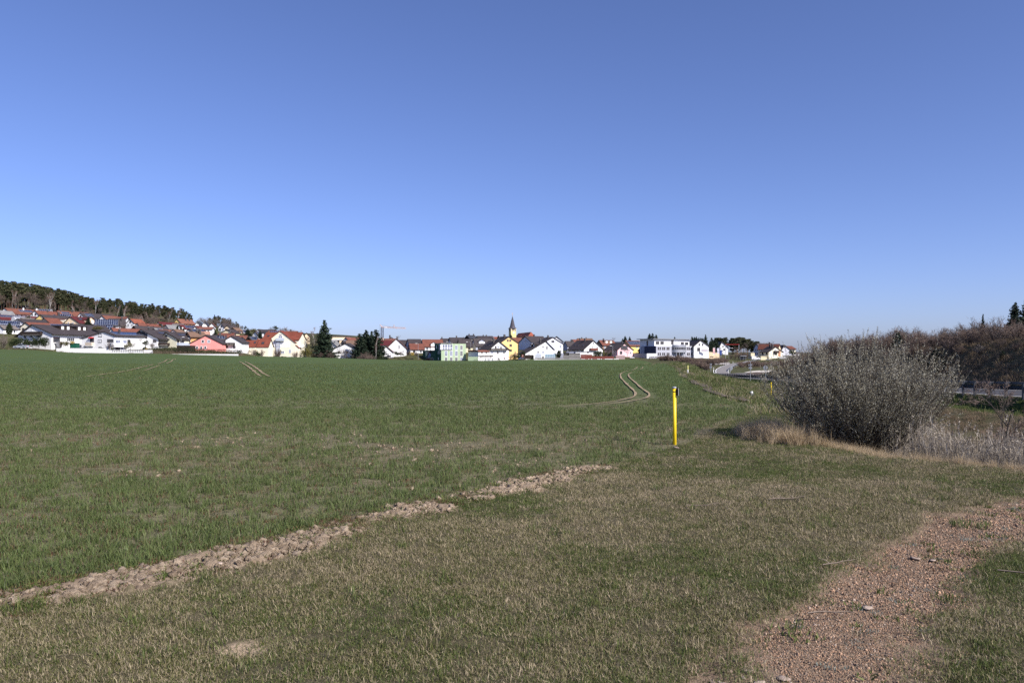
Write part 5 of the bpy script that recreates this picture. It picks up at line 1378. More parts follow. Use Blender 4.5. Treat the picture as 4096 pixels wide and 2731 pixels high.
for x, t, b_, wd, kd, l_ in [(320, 960, 1115, .95, 'olivebush', 'large olive bush before the solar roofed bay house'), (230, 1010, 1115, 1.0, 'olivebush', 'smaller olive bush left of the large one'), (570, 1040, 1120, 1.0, 'bush', 'dark evergreen bush at the end of the garden wall'), (590, 930, 1050, 1.0, 'bush', 'ivy bush on the end wall of the bay house'),
        (605, 1065, 1115, 1.0, 'forsythia', 'small yellow forsythia at the wall step'), (715, 980, 1085, 1.1, 'shrub', 'reddish round bush before the timber gable house'), (500, 860, 1110, .7, 'greybare', 'thin grey bare tree before the bay house end'), (395, 960, 1110, .6, 'greybare', 'pale bare tree right of the large olive bush')]:
    Zp(2, kd, x, t, 247, l_, base=b_, widen=wd)

# ---- clipped hedge of the pink house: evergreen top over bare brown lower part
def hedge(name, pa, pb, ztop_pa, ztop_pb, label, thick, mats, nper=90, size=.16, split=.5):
    a, b = Vector(pa), Vector(pb); d = b - a; L = d.xy.length; u = Vector((d.x, d.y, 0)).normalized(); nrm = Vector((u.y, -u.x, 0))
    root = empty(name, a, 0, label, 'hedge', 'hedges of the village')
    for part, (m_, k0, k1) in zip(('foliage', 'lower_twigs'), mats):
        n = int(nper * L * (k1 - k0)); r = np.random.default_rng(int(abs(pa[0]) * 10) + len(part))
        t = r.uniform(0, 1, n); bump = .9 + .16 * vnoise(t * L * .55, np.zeros(n), 5)
        H = (ztop_pa + (ztop_pb - ztop_pa) * t); k = k0 + (k1 - k0) * np.clip(r.uniform(-.06, 1.06, n), -.2, 1.1)
        zt = d.z * t + H * k * np.where(k > .7, bump, 1); th = thick * r.uniform(-.5, .5, n) * (1 - .3 * (k > .85))
        C = np.stack([d.x * t + nrm.x * th, d.y * t + nrm.y * th, zt], 1)
        p = PT(3); p.r = r; p.leaves(C, size)
        obj(part, p.leaf_mesh(part, m_), root)
    return root
pa, pb = PX(zx(2, 722), zy(2, 1190), 316), PX(zx(2, 2245), zy(2, 1252), 336)
hedge('hedge', pa, pb, 140 / 4.48 / F * 316, 128 / 4.48 / F * 336, 'long clipped hedge, evergreen above and bare brown below, before the pink house', 1.8, [(M_bush, .48, 1.0), (M_twigred, .0, .5)], nper=420)
pb2 = PX(zx(3, 312), zy(3, 1062), 339)
hedge('hedge', pb, pb2, 128 / 4.48 / F * 336, 130 / 4.704 / F * 339, 'right hand continuation of the clipped hedge beside the low garages', 1.8, [(M_bush, .45, 1.0), (M_twigred, .0, .47)], nper=420)
pa, pb = PX(zx(7, 975), zy(7, 700), 392), PX(zx(7, 1205), zy(7, 700), 392)
hedge('hedge', pa, pb, 48 / 4.523 / F * 392, 48 / 4.523 / F * 392, 'grey leafless clipped hedge before the office building', 1.4, [(M_twiggrey, .5, 1.0), (M_twiggrey, .0, .52)], nper=200)

# ---- brown scrub: hedge bank along the field, banks of the ramp
def scrub(n, poly, H0, H1, label, grp, kinds=('redshrub',), seed=3, widen=1.2):
    r = np.random.default_rng(seed)
    for i in range(n):
        t = r.uniform(0, len(poly) - 1.001); j = int(t); f = t - j
        px = poly[j][0] + (poly[j + 1][0] - poly[j][0]) * f; Y = poly[j][1] + (poly[j + 1][1] - poly[j][1]) * f + r.uniform(-1, 1) * poly[j][2]
        x = (px - CX) / F * Y
        plant(kinds[i % len(kinds)], x, Y, r.uniform(H0, H1), label, grp, widen=widen * r.uniform(.85, 1.2))
scrub(60, [(2640, 372, 8), (2700, 360, 10), (2780, 340, 14), (2860, 335, 14), (2900, 350, 10)], 2.2, 3.4, 'reddish brown leafless bush in the row before the office building', 'brown bushes along the office road')
scrub(26, [(2755, 258, 5), (2800, 262, 8), (2835, 250, 8)], 1.4, 2.3, 'reddish brown leafless bush on the slope beside the wheat corner', 'brown bushes on the ramp slope', seed=5)
scrub(46, [(2962, 282, 10), (3010, 290, 16), (3060, 300, 18), (3120, 305, 18), (3180, 310, 14)], 1.6, 3.0, 'reddish brown leafless bush on the mound inside the ramp', 'brown bushes inside the ramp', seed=7)
# ------------------------------------------------------------------ landmark buildings
def oriented(name, px, py, Y, ang, label, cat, group=None):
    """root at the corner seen at (px, py), local x to the right along the front"""
    return empty(name, PX(px, py, Y), math.radians(ang), label, cat, group)

# church tower, spire and nave
YC = 780.0; mC = YC / F
t_ang = 23
root = oriented('church', zx(5, 2140), HY, YC, t_ang, 'village church with pale yellow tower and slender slate spire', 'church')
root.location.z = 0.5
zc = lambda y5: EYE - (zy(5, y5) - HY) / F * YC - .5
wt = 122 / 5.88 * mC / math.cos(math.radians(t_ang)); dt_ = 53 / 5.88 * mC / math.sin(math.radians(t_ang))
M_tower = wall_mat('tower_plaster', (.70, .58, .28)); M_slate = roof_mat('spire_slate', (.075, .07, .085))
MB().box(0, wt, 0, dt_, -2, zc(612)).build('tower', M_tower, root)
MB().box(.004, wt - .004, .004, dt_ - .004, zc(612), zc(548)).build('belfry', WALL['creampale'], root)
def openings(n, fx, face):
    for i in range(n):
        m = MB(); c = fx[0] + (fx[1] - fx[0]) * (i + .5) / n; hw = (fx[1] - fx[0]) / n * .3
        if face == 'f': m.box(c - hw, c + hw, -.06, .02, zc(610), zc(570)); m.tube((c, -.06, zc(570)), (c, .02, zc(570)), hw, n=10)
        else: m.box(-.06, .02, c - hw, c + hw, zc(610), zc(570)); m.tube((-.06, c, zc(570)), (.02, c, zc(570)), hw, n=10)
        m.build('belfry_window', mat('louvre_dark', (.05, .045, .04)), root)
openings(3, (wt * .1, wt * .95), 'f'); openings(3, (dt_ * .08, dt_ * .92), 's')
cl_ = MB(); cz = zc(648); cx_ = wt * .52; r_ = 20 / 5.88 * mC
cl_.tube((cx_, -.10, cz), (cx_, .02, cz), r_, n=20); co_ = cl_.build('clock', M_white, root)
hm = MB(); hm.box(cx_ - .07, cx_ + .07, -.16, -.11, cz - .1, cz + r_ * .8); hm.hexa([(cx_, -.17, cz), (cx_ + r_ * .6, -.17, cz - .35), (cx_ + r_ * .6, -.12, cz - .35), (cx_, -.12, cz), (cx_, -.17, cz + .14), (cx_ + r_ * .6, -.17, cz - .22), (cx_ + r_ * .6, -.12, cz - .22), (cx_, -.12, cz + .14)])
hm.build('hands', mat('clock_hand', (.45, .32, .1)), co_)
sp = MB(); ccx, ccy = wt / 2, dt_ / 2
prof = [(548, 15.9), (540, 14.2), (520, 10.6), (480, 8.6), (420, 6.7), (330, 3.4), (255, .35)]
rings = []
for (yy, hp_) in prof:
    R_ = hp_ * mC * 1.08; rings.append([(ccx + R_ * math.cos(math.pi / 4 * k + math.pi / 8), ccy + R_ * math.sin(math.pi / 4 * k + math.pi / 8), zc(yy)) for k in range(8)])
rings.insert(0, [(ccx + (q[0] - ccx) * .93, ccy + (q[1] - ccy) * .93, zc(556)) for q in rings[0]])
for a, b in zip(rings, rings[1:]):
    for k in range(8): sp.quad(a[k], a[(k + 1) % 8], b[(k + 1) % 8], b[k])
sp.build('spire', M_slate, root)
cr = MB(); cr.tube((ccx, ccy, zc(258)), (ccx, ccy, zc(176)), .16, .1, n=6); cr.box(ccx - .9, ccx + .9, ccy - .1, ccy + .1, zc(198), zc(193)); cr.build('cross', mat('gilt', (.65, .45, .25), .4, .1, 2, metal=.5), root)
# nave
P1, P2 = PX(zx(6, 195), zy(6, 548), 800), PX(zx(6, 495), zy(6, 513), 752)
d_ = (P2 - P1); L = d_.xy.length; angn = math.atan2(d_.y, d_.x)
nv = empty('church_nave', (P1.x, P1.y, 0), angn, 'long church nave with red tiled hipped roof right of the tower', 'church')
zr1 = .5 * (P1.z + P2.z) ; ze = EYE - (zy(6, 668) - HY) / F * 775
hw = (zr1 - ze) / math.tan(math.radians(50))
m = MB(); A_, B_ = (0, 0, zr1), (L, 0, zr1); e = ze
q = [(-1, -hw, e), (L + hw * .75, -hw, e), (L + hw * .75, hw, e), (-1, hw, e)]
m.quad(q[0], q[1], B_, A_); m.tri(q[1], q[2], B_); m.quad(q[2], q[3], A_, B_); m.tri(q[3], q[0], A_); m.quad(*[q[i] for i in (3, 2, 1, 0)])
m.build('roof', roof_mat('nave_tiles', (.27, .075, .045)), nv)
MB().box(-.5, L + hw * .75 - .5, -hw + .5, hw - .5, -2, e - .02).build('wall', WALL['creampale'], nv)

# green flat-roofed building with mural annex
YG = 300 * K; mG = YG / F; aG = 33.0; s33, c33 = math.sin(math.radians(aG)), math.cos(math.radians(aG))
root = oriented('apartment_building', zx(5, 500), zy(5, 1318), YG, aG, 'light green flat roofed building with white framed windows and dark green annex', 'building')
gx = lambda x: (x - 500) / 5.88 * mG / c33 ; gy = lambda x: (500 - x) / 5.88 * mG / s33; gz = lambda y: (1318 - y) / 5.88 * mG
Wg, Dg = gx(1058), gy(315)
M_gd = WALL['darkgreen']  # dark green with shade put into it, for the left-facing faces
MB().box(0, Wg, 0, Dg, -3, gz(905)).build('wall', WALL['green'], root)
m = MB(); m.box(-.03, -.002, .0, Dg, -2.9, gz(930)); m.build('side_shade_sheet', M_gd, root)  # dark sheet added to paint the left face's shade, not real cladding
m = MB(); m.box(-.5, gx(745), -.5, Dg + .2, gz(905) + .003, gz(893)); m.build('roof_edge', M_grey, root)
for cx0, cx1 in ((577, 640), (693, 755), (808, 870), (925, 985)):
    for y0, y1 in ((940, 1056), (1072, 1202), (1225, 1316)):
        if y0 == 940 and cx0 < 800: continue
        window(root, 'F', 0, 0, gx(cx0), gx(cx1), gz(y1), gz(y0), 'w')
# glazed corner room
m = MB(); m.box(-.7, gx(742), -.55, -.02, gz(1050), gz(925)); m.box(-.7, -.035, -.02, gy(465), gz(1050), gz(925)); cb = m.build('glazed_corner', M_white, root)
for i in range(4):
    a0 = gx(510) + (gx(742) - gx(510)) * i / 4; a1 = gx(510) + (gx(742) - gx(510)) * (i + 1) / 4
    for y0, y1 in ((930, 992), (1003, 1042)):
        w_ = MB(); w_.box(a0 + .15, a1 - .15, -.6, -.54, gz(y1), gz(y0)); w_.build('pane', M_bglass, cb)
for i in range(3):
    b0 = gy(465) * i / 3; b1 = gy(465) * (i + 1) / 3
    w_ = MB(); w_.box(-.74, -.69, b0 + .1, b1 - .1, gz(1042), gz(930)); w_.build('pane', M_bglass, cb)
for x0, x1, y0, y1 in ((363, 378, 950, 1020), (412, 429, 1080, 1150), (455, 480, 1075, 1146), (414, 429, 1230, 1290)):
    f = MB(); f.box(-.1, -.031, gy(x1), gy(x0), gz(y1), gz(y0)); wv = f.build('window', M_white, root)
    f = MB(); f.box(-.13, -.09, gy(x1) + .3, gy(x0) - .3, gz(y1) + .12, gz(y0) - .12); f.build('pane', M_glass, wv)
# annex
xa = -1.2
MB().box(xa, 6, gy(378), gy(35), -3, gz(1068)).build('annex', M_gd, root)
MB().box(xa - .35, 6.2, gy(378) - .05, gy(30), gz(1068) + .002, gz(1060)).build('annex_roof', M_grey, root)
my = lambda X: gy((1690 + X / 21.38 - 1680) * 5.88); mz = lambda Y_: gz((1390 + Y_ / 21.38 - 1220) * 5.88)
def mural(pts, col, d, name):
    m = MB(); n = len(pts); k = [(xa - d, my(a), mz(b)) for a, b in pts]
    m.v = k + [(xa + .01, p[1], p[2]) for p in k]; m.f = [tuple(range(n)), tuple(reversed(range(n, 2 * n)))] + [(i, n + i, n + (i + 1) % n, (i + 1) % n) for i in range(n)]
    m.build(name, col, root)
c_ = lambda cx, cy, r, n=18: [(cx + r * math.cos(6.283 * i / n), cy + r * math.sin(6.283 * i / n)) for i in range(n)]
mural([(200, 275), (690, 275), (600, 400), (430, 600), (205, 830)], mat('mural_pale', (.42, .52, .36)), .02, 'painted_panel')
mural(c_(560, 440, 150), mat('mural_rust', (.25, .085, .07)), .04, 'painted_disc')
mural(c_(545, 450, 105), mat('mural_grey', (.28, .27, .31)), .05, 'painted_disc')
mural([(590, 400), (690, 312), (820, 330), (930, 425), (850, 450), (740, 490), (640, 480)], mat('mural_black', (.012, .01, .018)), .07, 'painted_hat')
mural([(560, 440), (600, 430), (585, 600), (520, 560), (480, 530)], mat('mural_black', (.012, .01, .018)), .06, 'painted_hair')
mural([(600, 460), (770, 485), (745, 545), (795, 650), (748, 700), (750, 765), (700, 800), (640, 790), (570, 838), (430, 760), (520, 680), (580, 600)], mat('mural_blue', (.21, .26, .42)), .08, 'painted_face')
for y_ in (300, 350, 410, 470, 530, 590, 650, 700):
    mural([(262, y_), (325, y_ + 6), (322, y_ + 36), (262, y_ + 34)], mat('mural_white', (.72, .74, .70)), .03, 'painted_letters')
for x0, x1, y0, y1, col, nm in ((138, 255, 1240, 1316, mat('garage_red', (.07, .015, .018)), 'garage_door'), (290, 340, 1240, 1316, mat('door_dark', (.03, .02, .02)), 'door')):
    f = MB(); f.box(xa - .07, xa - .001, gy(x1), gy(x0), gz(y1), gz(y0)); fo = f.build('door_frame', M_sill, root)
    f = MB(); f.box(xa - .10, xa - .06, gy(x1) + .25, gy(x0) - .25, gz(y1), gz(y0) - .2); f.build(nm, col, fo)

# office building with curved metal bay
YO = 320 * K; mO = YO / F; aO = 25.0; cO, sO = math.cos(math.radians(aO)), math.sin(math.radians(aO))
root = oriented('office_building', zx(7, 1075), zy(7, 664), YO, aO, 'white and grey office building with curved metal entrance bay', 'building')
ox = lambda x: (x - 1075) / 4.523 * mO / cO; oy = lambda x: (1075 - x) / 4.523 * mO / sO; oz = lambda y: (664 - y) / 4.523 * mO
M_block = WALL['greyblock']
MB().box(0, ox(1780), 0, oy(880), oz(468) , oz(346)).build('upper_storey', WALL['white'], root)
MB().box(ox(1062), ox(1845), -2.2, oy(900), -3, oz(468) - .004).build('lower_storeys', M_block, root)
m = MB(); m.box(ox(1062) - .25, ox(1062) - .003, -2.2, oy(955), oz(600), oz(474)); m.build('dark_panel', WALL['darkblue'], root)
m = MB(); m.box(-.02, ox(1780), -.02, oy(880), oz(600), oz(468) - .01); m.build('side_wall', WALL['white'], root)
m = MB(); m.hexa([(-1.5, -1.2, oz(346) + .01), (ox(1800), -1.2, oz(350)), (ox(1800), oy(860), oz(350)), (-1.5, oy(865), oz(346) + .01), (-1.5, -1.2, oz(334)), (ox(1800), -1.2, oz(340)), (ox(1800), oy(860), oz(340)), (-1.5, oy(865), oz(334))]); m.build('roof', M_grey, root)
for x0, x1, y0, y1 in ((1103, 1170, 385, 440), (1193, 1260, 385, 441), (1603, 1668, 393, 446), (1690, 1755, 397, 447)):
    window(root, 'F', 0, 0, ox(x0), ox(x1), oz(y1), oz(y0), 'd')
window(root, 'F', 0, 0, ox(1408), ox(1458), oz(440), oz(362), 'd')
f = MB(); f.box(-.1, -.022, oy(990), oy(972), oz(465), oz(375)); f.build('side_window', M_glass, root)
for y0, y1 in ((490, 538), (590, 638)):
    for a in (1093, 1130, 1180, 1215, 1268, 1300, 1678, 1712, 1762, 1795):
        window(root, 'F', 0, 0, ox(a), ox(a + 23), oz(y1), oz(y0), 'd', base=2.2)
bx_, rb = ox(1512), ox(1650) - ox(1512)
def half(z0, z1, r, ry, n=20):
    m = MB(); pts = [(bx_ + r * math.cos(math.pi + math.pi * i / n), -2.2 + ry * math.sin(math.pi + math.pi * i / n)) for i in range(n + 1)]
    m.prism_z(pts, z0, z1); return m
M_bay = mat('brushed_panels', (.40, .41, .44), .35, .06, 1.0, metal=.55)
half(oz(490), oz(445), rb, rb * .6).build('bay_parapet', M_bay, root)
half(oz(585), oz(536), rb, rb * .6).build('bay_base', M_bay, root)
gb = half(oz(536) - .01, oz(490) + .01, rb * .97, rb * .57).build('bay_windows', M_glass, root)
for i in range(1, 12):
    a_ = math.pi + math.pi * i / 12; m = MB(); px_, py_ = bx_ + rb * .985 * math.cos(a_), -2.2 + rb * .585 * math.sin(a_)
    m.box(px_ - .1, px_ + .1, py_ - .05, py_ + .05, oz(536), oz(490)); m.build('bay_mullion', M_grey, root)
for x in (1425, 1470, 1555, 1600):
    m = MB(); yy = -2.2 - rb * .6 * math.sqrt(max(0, 1 - ((ox(x) - bx_) / rb) ** 2)) * .85; m.tube((ox(x), yy, -.5), (ox(x), yy, oz(585)), .2, n=10); m.build('column', M_bay, root)
window(root, 'F', 0, 0, ox(1480), ox(1545), oz(660), oz(600), 'd', base=2.2, name='entrance')
# low walls before the office
w_ = empty('garden_wall', PX(zx(7, 945), zy(7, 692), YO - 14), math.radians(aO), 'long low wall before the office, dark on its left side and pale in front', 'wall')
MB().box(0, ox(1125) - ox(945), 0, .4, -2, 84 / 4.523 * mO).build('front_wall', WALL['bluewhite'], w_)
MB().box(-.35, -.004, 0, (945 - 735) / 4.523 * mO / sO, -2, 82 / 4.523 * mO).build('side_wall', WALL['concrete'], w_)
# inn sign, its lettering too faint to read
sg = PX(zx(7, 1928), zy(7, 570), 325 * K - 1.1); z0 = sg.z
r2 = empty('wall_sign', sg, math.radians(-10), 'long pale sign with faint red lettering on the white inn', 'sign')
wS, hS = 110 / 4.523 * 325 * K / F, 40 / 4.523 * 325 * K / F
MB().box(0, wS, -.12, 0, 0, hS).build('panel', M_white, r2)
MB().box(-.1, wS + .1, -.07, -.01, -.1, hS + .1).build('frame', M_grey, r2)
m = MB(); r = np.random.default_rng(4)
for row in (.18, .6):
    x = .25
    while x < wS - .5: 
        wl_ = r.uniform(.1, .26); m.box(x, x + wl_, -.14, -.121, hS * row, hS * (row + .2 * r.uniform(.7, 1.1))); x += wl_ + .08
m.build('faint_lettering', mat('faded_pink', (.62, .42, .47)), r2, kind='stuff')

# ------------------------------------------------------------------ crane
YK = 560.0; mK = YK / F
top = PX(zx(4, 1000), zy(4, 615), YK); bz = tz(top.x, YK)
root = empty('tower_crane', (top.x, YK, bz), 0, 'tower crane with dark mast and pale orange jib above the roofs', 'crane')
M_jib = mat('crane_orange', (.62, .40, .32), .6, .1, 2); M_mast = mat('crane_mast', (.05, .05, .075), .6, .1, 2)
kx = lambda x: (x - 1000) / 5.6 * mK; kz = lambda y: EYE - (zy(4, y) - HY) / F * YK - bz
def lattice(mb, a, b, s, n, r=.07):
    a, b = Vector(a), Vector(b); d = (b - a).normalized(); u = Vector((0, 1, 0)); w = d.cross(u).normalized()
    cs = [u * s + w * s, u * s - w * s, u * -s - w * s, u * -s + w * s]
    for c in cs: mb.tube(a + c, b + c, r, n=4)
    for i in range(n):
        p, q = a + (b - a) * i / n, a + (b - a) * (i + 1) / n
        for k in range(4): mb.tube(p + cs[k], q + cs[(k + 1) % 4], r * .6, n=3, cap=False)
m = MB(); lattice(m, (0, 0, -2), (0, 0, kz(615)), .75, 16, .16); m.build('mast', M_mast, root)
m = MB(); lattice(m, (kx(975), 0, kz(603)), (kx(1525), 0, kz(630)), .45, 40, .09); m.build('jib', M_jib, root)
m = MB(); m.tube((0, 0, kz(605)), (kx(947), 0, kz(545)), .28, .18, n=6); m.tube((kx(1265), 0, kz(616)), (kx(1265), 0, kz(550)), .16, n=6); m.build('jib_struts', M_jib, root)
m = MB()
for a, b in (((947, 545), (1250, 608)), ((1265, 552), (1230, 612)), ((1265, 552), (1310, 615)), ((947, 545), (945, 900)), ((985, 620), (980, 900))): m.tube((kx(a[0]), 0, kz(a[1])), (kx(b[0]), 0, kz(b[1])), .06, n=4, cap=False)
m.build('stay_cables', M_grey, root)
m = MB(); m.box(kx(1055), kx(1120), -.62, -.55, kz(618), kz(605)); m.build('sign_board', M_white, root)
m = MB(); m.box(kx(1300), kx(1330), -.5, .5, kz(640), kz(632)); m.build('trolley', M_jib, root)
m = MB(); m.box(-1.0, 1.0, -1, 1, kz(900), kz(850)); m.build('ballast', M_jib, root)

# ------------------------------------------------------------------ roads
M_asph = mat('asphalt', (.20, .185, .175), .9, .12, .6, bump=.2, bscale=40)
M_asph2 = mat('shade_dark_asphalt', (.05, .05, .056), .9, .12, .6, bump=.2, bscale=40)  # main road: colour lowered to stand for the bank's shade on it
M_line = mat('road_paint', (.74, .74, .72), .7, .08, 2)
M_gravel = mat('pale_gravel', (.50, .46, .40), .95, .12, .4, bump=.3, bscale=10)
def ribbon(name, L, R, m_, label, lift=.0, kind='structure', parent=None):
    v = [tuple(p + Vector((0, 0, lift))) for p in L] + [tuple(p + Vector((0, 0, lift))) for p in R]; n = len(L)
    k = MB(); k.v = v; k.f = [(i, n + i, n + i + 1, i + 1) for i in range(n - 1)]
    return k.build(name, m_, parent, label=label, kind=kind, smooth=True)
ys = np.concatenate([np.linspace(-15, 40, 20), np.linspace(44, 214, 90)])
def gp(y, off, lift): return Vector((float(tab(XG_T, y)) + off, float(y), float(tab(ZG_T, y)) + lift))
ribbon('road', [gp(y, .55, -.03) for y in ys], [gp(y, 9.0, -.03) for y in ys], M_asph2, 'asphalt main road behind the dark guardrail')
ribbon('road_marking', [gp(y, 1.0, -.02) for y in ys], [gp(y, 1.2, -.02) for y in ys], M_line, 'white edge line beside the guardrail')
ribbon('road_marking', [gp(y, 8.4, -.02) for y in ys], [gp(y, 8.6, -.02) for y in ys], M_line, 'white edge line on the far side of the main road')
def fine(P, n=6):
    out = []
    for a, b in zip(P, P[1:]):
        out += [a + (b - a) * (i / n) for i in range(n)]
    return out + [P[-1]]
RL, RR = [a for a, b in RAMP_PTS] + [PX(zx(8, 1150), zy(8, 559), 440)], [b for a, b in RAMP_PTS] + [PX(zx(8, 1225), zy(8, 563), 440)]
ribbon('side_road', RL, RR, M_asph, 'beige grey side road curving up to the bus stop')
ed = lambda A, B, t0, t1: ([a + (b - a) * t0 for a, b in zip(A, B)], [a + (b - a) * t1 for a, b in zip(A, B)])
ribbon('road_marking', *ed(RL, RR, .0, .05), M_line, 'white line on the left edge of the side road', lift=.03)
ribbon('road_marking', *ed(RL, RR, .955, .99), M_line, 'white line on the right edge of the side road', lift=.03)
J = [(462, 788, 204), (640, 746, 212.5), (850, 756, 212.5), (1085, 752, 213), (1190, 740, 216), (1180, 800, 190), (900, 795, 195), (560, 795, 201)]
m = MB(); m.v = [tuple(PX(zx(8, a), zy(8, b), c) + Vector((0, 0, .02))) for a, b, c in J]; m.f = [tuple(reversed(range(len(J))))]; m.build('junction', M_asph, None, label='asphalt junction at the foot of the side road', kind='structure')
m = MB(); P_ = [PX(zx(8, a), zy(8, b), c) for a, b, c in ((455, 789, 203.5), (640, 746, 212), (640, 751, 211), (475, 792, 203))]; m.quad(*[p + Vector((0, 0, .05)) for p in P_]); m.build('road_marking', M_line, None, label='white corner line at the junction tip', kind='structure')
G_ = [(1085, 745, 216), (1190, 728, 228), (1300, 718, 238), (1500, 711, 245), (1750, 708, 248), (2100, 706, 250), (2100, 775, 212), (1750, 772, 214), (1500, 768, 214), (1190, 752, 214)]
m = MB(); m.v = [tuple(PX(zx(8, a), zy(8, b), c) + Vector((0, 0, .12))) for a, b, c in G_]; m.f = [tuple(reversed(range(len(G_))))]; m.build('gravel_lane', M_gravel, None, label='pale sunlit lane behind the brown traffic island', kind='structure')
# wheel tracks in the wheat
def drape(P, half, label, wob=.0):
    P = [np.array(p) for p in P]; L_, R_ = [], []; Q = []
    for i in range(len(P) - 1):
        n_ = max(2, int(np.hypot(*(P[i + 1] - P[i])) / (.5 + P[i][1] * .012)))
        Q += [P[i] + (P[i + 1] - P[i]) * (j / n_) for j in range(n_)]
    Q.append(P[-1]); Q = np.array(Q)
    for _ in range(3): Q[1:-1] = (Q[:-2] + 2 * Q[1:-1] + Q[2:]) / 4
    T = np.gradient(Q, axis=0); T /= np.linalg.norm(T, axis=1)[:, None] + 1e-9; N_ = np.stack([T[:, 1], -T[:, 0]], 1)
    hw = half * np.clip(.25 + 1.5 * fbm(np.arange(len(Q)) * .6, np.zeros(len(Q)), 12, 3), .3, 1.5); hw = hw * np.clip(np.minimum(np.arange(len(Q)), np.arange(len(Q))[::-1]) / 3.0, .1, 1)
    A_, B_ = Q + N_ * hw[:, None], Q - N_ * hw[:, None]; za, zb_ = terrain(A_[:, 0], A_[:, 1]) + .035 + Q[:, 1] * 4e-4, terrain(B_[:, 0], B_[:, 1]) + .035 + Q[:, 1] * 4e-4
    return ribbon('wheel_track', [Vector((*a, z)) for a, z in zip(A_, za)], [Vector((*b, z)) for b, z in zip(B_, zb_)], M_track, label)
M_track = mat('track_soil', srgb(146, 128, 102), .95, .2, 1.2, bump=.5, bscale=8)
for i, T in enumerate(TRACKS): drape(T, .048, 'bare wheel track winding through the wheat, ' + ['long left one', 'long right one', 'short far left piece', 'short far right piece'][i])
def hitp(px, py): Y = ground_hit(px, py, 30, 420); return ((px - CX) / F * Y, Y)
for P, hw_, l_ in [([(312, 1511), (420, 1498), (500, 1487), (560, 1472), (615, 1458)], 0.126, 'pale wheel track curving up in the left field, front line'), ([(630, 1457), (660, 1446), (680, 1435)], 0.150, 'pale wheel track, upper end of the front line'), ([(400, 1513), (435, 1508)], 0.090, 'short pale piece of wheel track in the left field'), ([(575, 1485), (640, 1462)], 0.105, 'second pale line beside the curving wheel track'), ([(664, 1456), (702, 1435)], 0.150, 'upper end of the second pale line'),
        ([(958, 1446), (985, 1462), (1010, 1480), (1032, 1500), (1047, 1508)], 0.165, 'left one of the two straight pale wheel tracks'), ([(980, 1446), (1010, 1463), (1035, 1480), (1055, 1497), (1082, 1509)], 0.165, 'right one of the two straight pale wheel tracks'), ([(280, 1435), (330, 1428), (370, 1424)], 0.120, 'faint pale line near the garden wall'), ([(120, 1452), (165, 1446)], 0.090, 'faint short pale line at the far left of the field'), ([(2575, 1460), (2645, 1452)], 0.090, 'faint pale line near the office bushes'), ([(2605, 1462), (2660, 1453)], 0.090, 'second faint pale line near the office bushes')]:
    drape([hitp(*p) for p in P], hw_ * .72, l_)
M_furrow = mat('furrow_soil', (.105, .08, .06), .95, .35, 2.5, bump=.8, bscale=12)
yy_ = np.concatenate([np.linspace(28, 60, 50), np.linspace(62, 128, 40)]); fx_ = tab(XF_T, yy_) + (fbm(yy_ * .3, yy_ * 0, 15, 2) - .5) * .5; fw_ = .10 + .16 * fbm(yy_ * .8, yy_ * 0, 16, 2)
ribbon('field_furrow', [Vector((a - w_, b, tz(a - w_, b) + .05)) for a, b, w_ in zip(fx_, yy_, fw_)], [Vector((a + w_, b, tz(a + w_, b) + .06)) for a, b, w_ in zip(fx_, yy_, fw_)], M_furrow, 'dark ploughed furrow between the wheat and the roadside verge')
# brown traffic island
ia = [(1075, 790, 199), (1110, 762, 209), (1250, 752, 211), (1500, 758, 210), (1900, 765, 208), (1900, 835, 178), (1500, 820, 184), (1200, 800, 194)]
m = MB(); base = [PX(zx(8, a), zy(8, b), c) for a, b, c in ia]; cen = sum(base, Vector()) / len(base) + Vector((0, 0, .25))
m.v = [tuple(p) for p in base] + [tuple(p + (cen - p) * .15 + Vector((0, 0, .3))) for p in base]
n = len(base); m.f = [(i, i + n, (i + 1) % n + n, (i + 1) % n) for i in range(n)] + [tuple(reversed(range(n, 2 * n)))]
m.build('traffic_island', mat('island_mulch', (.085, .06, .045), .95, .35, 1.5, bump=.6, bscale=5), None, label='brown planted traffic island between road and lane', kind='structure')
# bridge deck, parapet and abutment
b0, b1 = PX(zx(8, 1560), zy(8, 556), 445), PX(zx(8, 2150), zy(8, 556), 425)
br = empty('bridge', b0, math.atan2(b1.y - b0.y, b1.x - b0.x), 'road bridge with grey parapet and dark abutment behind the willow', 'bridge'); Lb = (b1 - b0).xy.length
MB().box(0, Lb, 0, 10, -1.0, 0).build('deck', WALL['concrete'], br)
MB().box(8, Lb, 1.0, 9, -6.5, -1.004).build('abutment', WALL['concrete'], br)
m = MB(); m.box(0, Lb, -.1, -.02, .95, 1.1); m.box(0, Lb, -.1, -.02, .5, .56)
for i in range(int(Lb / 1.5)): m.box(i * 1.5, i * 1.5 + .08, -.1, -.02, 0, .95)
m.build('parapet', M_metal, br)

